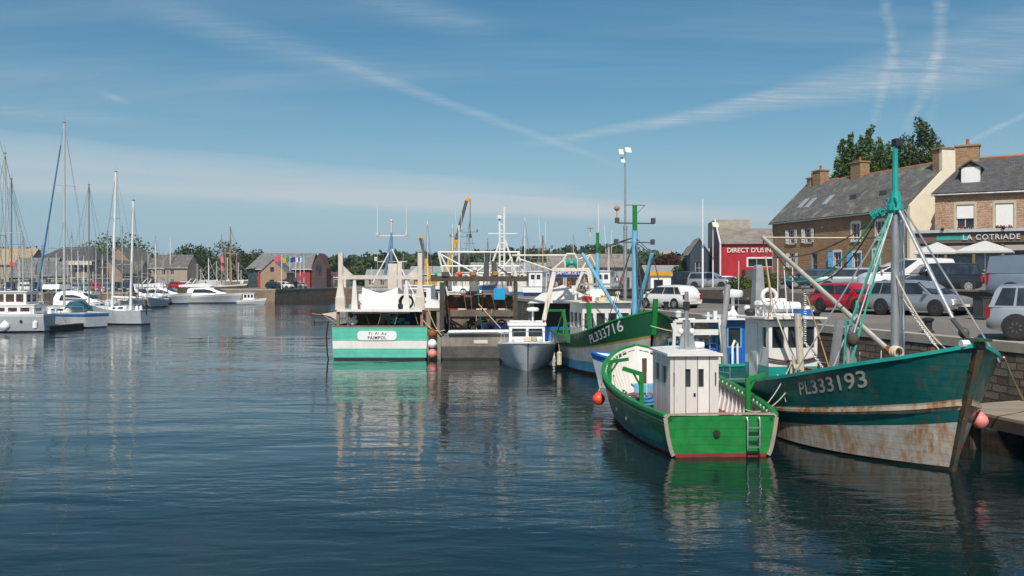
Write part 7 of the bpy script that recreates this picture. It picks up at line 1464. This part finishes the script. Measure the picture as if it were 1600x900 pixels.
# ------------------------------------------------------------------ people on the quay (small in the picture)
skinm = paint('skin', (.50, .28, .19), .6, var=.05, bump=0); hairm = paint('dark_hair', (.03, .02, .015), .8, bump=0); hairl = paint('fair_hair', (.30, .19, .09), .8, bump=0)
jeans = paint('jeans', (.05, .08, .16), .85); darkt = paint('dark_trousers', (.03, .03, .035), .85); beiget = paint('beige_shorts', (.42, .34, .24), .85)
def body_mesh(pose, top, trou, sleeve=.5):
    st = .16 if pose else .09
    P = {'pel': (0, 0, .95, .135), 'waist': (0, 0, 1.12, .125), 'chest': (.01, 0, 1.32, .15), 'neckb': (0, 0, 1.47, .085), 'neck': (.01, 0, 1.53, .055), 'head': (.02, 0, 1.64, .088), 'crown': (.015, 0, 1.73, .075)}
    for s, n in ((1, 'l'), (-1, 'r')):
        f = s*st if pose else 0
        P.update({'hip'+n: (0, s*.10, .88, .105), 'knee'+n: (f*.9+.03, s*.11, .50, .062), 'ank'+n: (f*1.5-.02, s*.11, .09, .042), 'toe'+n: (f*1.5+.14, s*.12, .04, .035),
                  'sho'+n: (0, s*.18, 1.42, .065), 'elb'+n: (-f*.5-.02, s*.25, 1.14, .043), 'wri'+n: (-f*.6+.08, s*.25, .90, .03), 'han'+n: (-f*.6+.11, s*.25, .82, .034)})
    K = list(P); E = [('pel', 'waist'), ('waist', 'chest'), ('chest', 'neckb'), ('neckb', 'neck'), ('neck', 'head'), ('head', 'crown')]
    for n in 'lr': E += [('pel', 'hip'+n), ('hip'+n, 'knee'+n), ('knee'+n, 'ank'+n), ('ank'+n, 'toe'+n), ('neckb', 'sho'+n), ('sho'+n, 'elb'+n), ('elb'+n, 'wri'+n), ('wri'+n, 'han'+n)]
    me = bpy.data.meshes.new('body'); me.from_pydata([P[k][:3] for k in K], [(K.index(a), K.index(b)) for a, b in E], []); o = bpy.data.objects.new('body', me); C.objects.link(o)
    md = o.modifiers.new('s', 'SKIN'); sv_ = me.skin_vertices[0].data if me.skin_vertices else None
    if sv_ is None:
        bpy.context.view_layer.objects.active = o; bpy.ops.object.modifier_remove(modifier='s') if False else None
    for i, k in enumerate(K): me.skin_vertices[0].data[i].radius = (P[k][3], P[k][3])
    me.skin_vertices[0].data[0].use_root = True
    o.modifiers.new('d', 'SUBSURF').levels = 1; bpy.context.view_layer.update()
    m2 = bpy.data.meshes.new_from_object(o.evaluated_get(bpy.context.evaluated_depsgraph_get())); C.objects.unlink(o); bpy.data.objects.remove(o)
    for m in (skinm, top, trou): m2.materials.append(m)
    for p in m2.polygons:
        z = p.center.z; y = abs(p.center.y); p.use_smooth = True
        p.material_index = 0 if z > 1.50 or (y > .2 and z < 1.12) or z < .07 else (1 if z > .98 or y > .2 else 2)
    return m2
def add_skin(me):
    pass
tops = {'white': cleanw, 'pink': paint('pink_top', (.62, .10, .18), .8), 'red': paint('red_top', (.45, .05, .03), .8), 'blue': paint('blue_top', (.06, .16, .38), .8), 'black': paint('black_top', (.03, .03, .03), .8), 'peach': paint('peach_top', (.60, .32, .20), .8)}
def person(px, Y, head, col, trou, hair, pose, label, sc=1.0):
    x = (px-800)/FPX*Y; r = empty('person', (x, Y, gz(x, Y)), math.atan2(head[1], head[0]), label, 'person', 'people strolling on the quay'); r.scale = (sc,)*3
    o = bpy.data.objects.new('body', body_mesh(pose, tops[col], trou)); C.objects.link(o); o.parent = r
    b = MB(); b.lathe([(.075, 1.60), (.104, 1.66), (.102, 1.73), (.07, 1.80), (.01, 1.825)], (-.005, 0, 0), 10); b.build('hair', hair, r)
ppl = [(868, 112, (.3, -1), 'white', jeans, hairm, 0, 'person in a white top at the left of the glazed blue signed shop'), (889, 104, (-1, .1), 'red', darkt, hairm, 1, 'person in a red top with dark hair walking below the blue sign'), (903, 108, (0, -1), 'black', jeans, hairm, 0, 'person in a black top right of the red clad walker'), (913, 106, (1, 0), 'peach', beiget, hairl, 1, 'person in a peach top below the right end of the blue sign'), (916, 100, (1, .3), 'white', beiget, hairl, 1, 'person in a white top and beige shorts right of the peach one'),
       (944, 104, (-1, 0), 'white', beiget, hairm, 0, 'person in white standing left of the pair by the floodlight pole'), (952, 110, (.5, -1), 'black', darkt, hairm, 0, 'person in black behind the light blue mast'), (964, 106, (1, -.2), 'white', jeans, hairm, 1, 'person in a white top and jeans left of the pink one'), (973, 107, (.4, -1), 'pink', beiget, hairm, 1, 'person in a bright pink top by the floodlight pole'), (958, 100, (-.6, -.8), 'blue', darkt, hairl, 1, 'person in a blue top between the black and white ones'), (908, 116, (-1, -.4), 'blue', jeans, hairm, 1, 'person in a blue top at the shop door')]
for a in ppl: person(*a)

# give loose pieces of repeated parts a mesh each
def split_part(o):
    me = o.data; n = len(me.vertices); par = list(range(n))
    def find(a):
        while par[a] != a: par[a] = par[par[a]]; a = par[a]
        return a
    for e in me.edges:
        a, c = find(e.vertices[0]), find(e.vertices[1])
        if a != c: par[a] = c
    groups = {}
    for p in me.polygons: groups.setdefault(find(p.vertices[0]), []).append(p)
    if len(groups) < 2: return
    for g_ in list(groups.values()):
        idx = sorted({v_ for p in g_ for v_ in p.vertices}); mp = {v_: i for i, v_ in enumerate(idx)}; b = MB()
        for p in g_: b.use(me.materials[p.material_index] if me.materials else None)
        b.mats = list(me.materials); b.v = [tuple(me.vertices[i].co) for i in idx]; b.f = [tuple(mp[v_] for v_ in p.vertices) for p in g_]; b.mi = [p.material_index for p in g_]
        b.build(o.name.split('.')[0], None, o.parent)
    bpy.data.objects.remove(o)
for o in [o for o in bpy.data.objects if o.type == 'MESH' and o.name.split('.')[0] in ('canopy_post', 'deck_post', 'warp', 'rope_coil', 'mast_lamps', 'mast_lamp', 'rusty_posts', 'grab_rail', 'hull_port', 'blue_bins', 'deck_bins', 'drum_flange', 'porthole', 'shelter_post', 'orange_line', 'derrick', 'thwart', 'inner_post', 'deck_light', 'side_pole', 'white_buoys', 'buoy', 'guard_rail', 'mast_yard', 'gallows') and o.parent]: split_part(o)
bpy.context.view_layer.update()

# thin sea haze over the whole place
b = MB(); b.bx(-905, 905, -65, 1505, -2.5, 45); hz_o = b.build('haze', None, None, 0); hm_ = bpy.data.materials.new('haze'); hm_.use_nodes = True; tt = hm_.node_tree
for n_ in list(tt.nodes):
    if n_.type == 'BSDF_PRINCIPLED': tt.nodes.remove(n_)
pv = tt.nodes.new('ShaderNodeVolumePrincipled'); pv.inputs['Density'].default_value = .00018; pv.inputs['Color'].default_value = (.80, .88, .96, 1); pv.inputs['Anisotropy'].default_value = .2
tt.links.new(pv.outputs[0], [n_ for n_ in tt.nodes if n_.type == 'OUTPUT_MATERIAL'][0].inputs['Volume']); hz_o.data.materials.clear(); hz_o.data.materials.append(hm_)
tag(hz_o, 'thin pale summer haze over the harbour', 'haze', None, 'stuff')
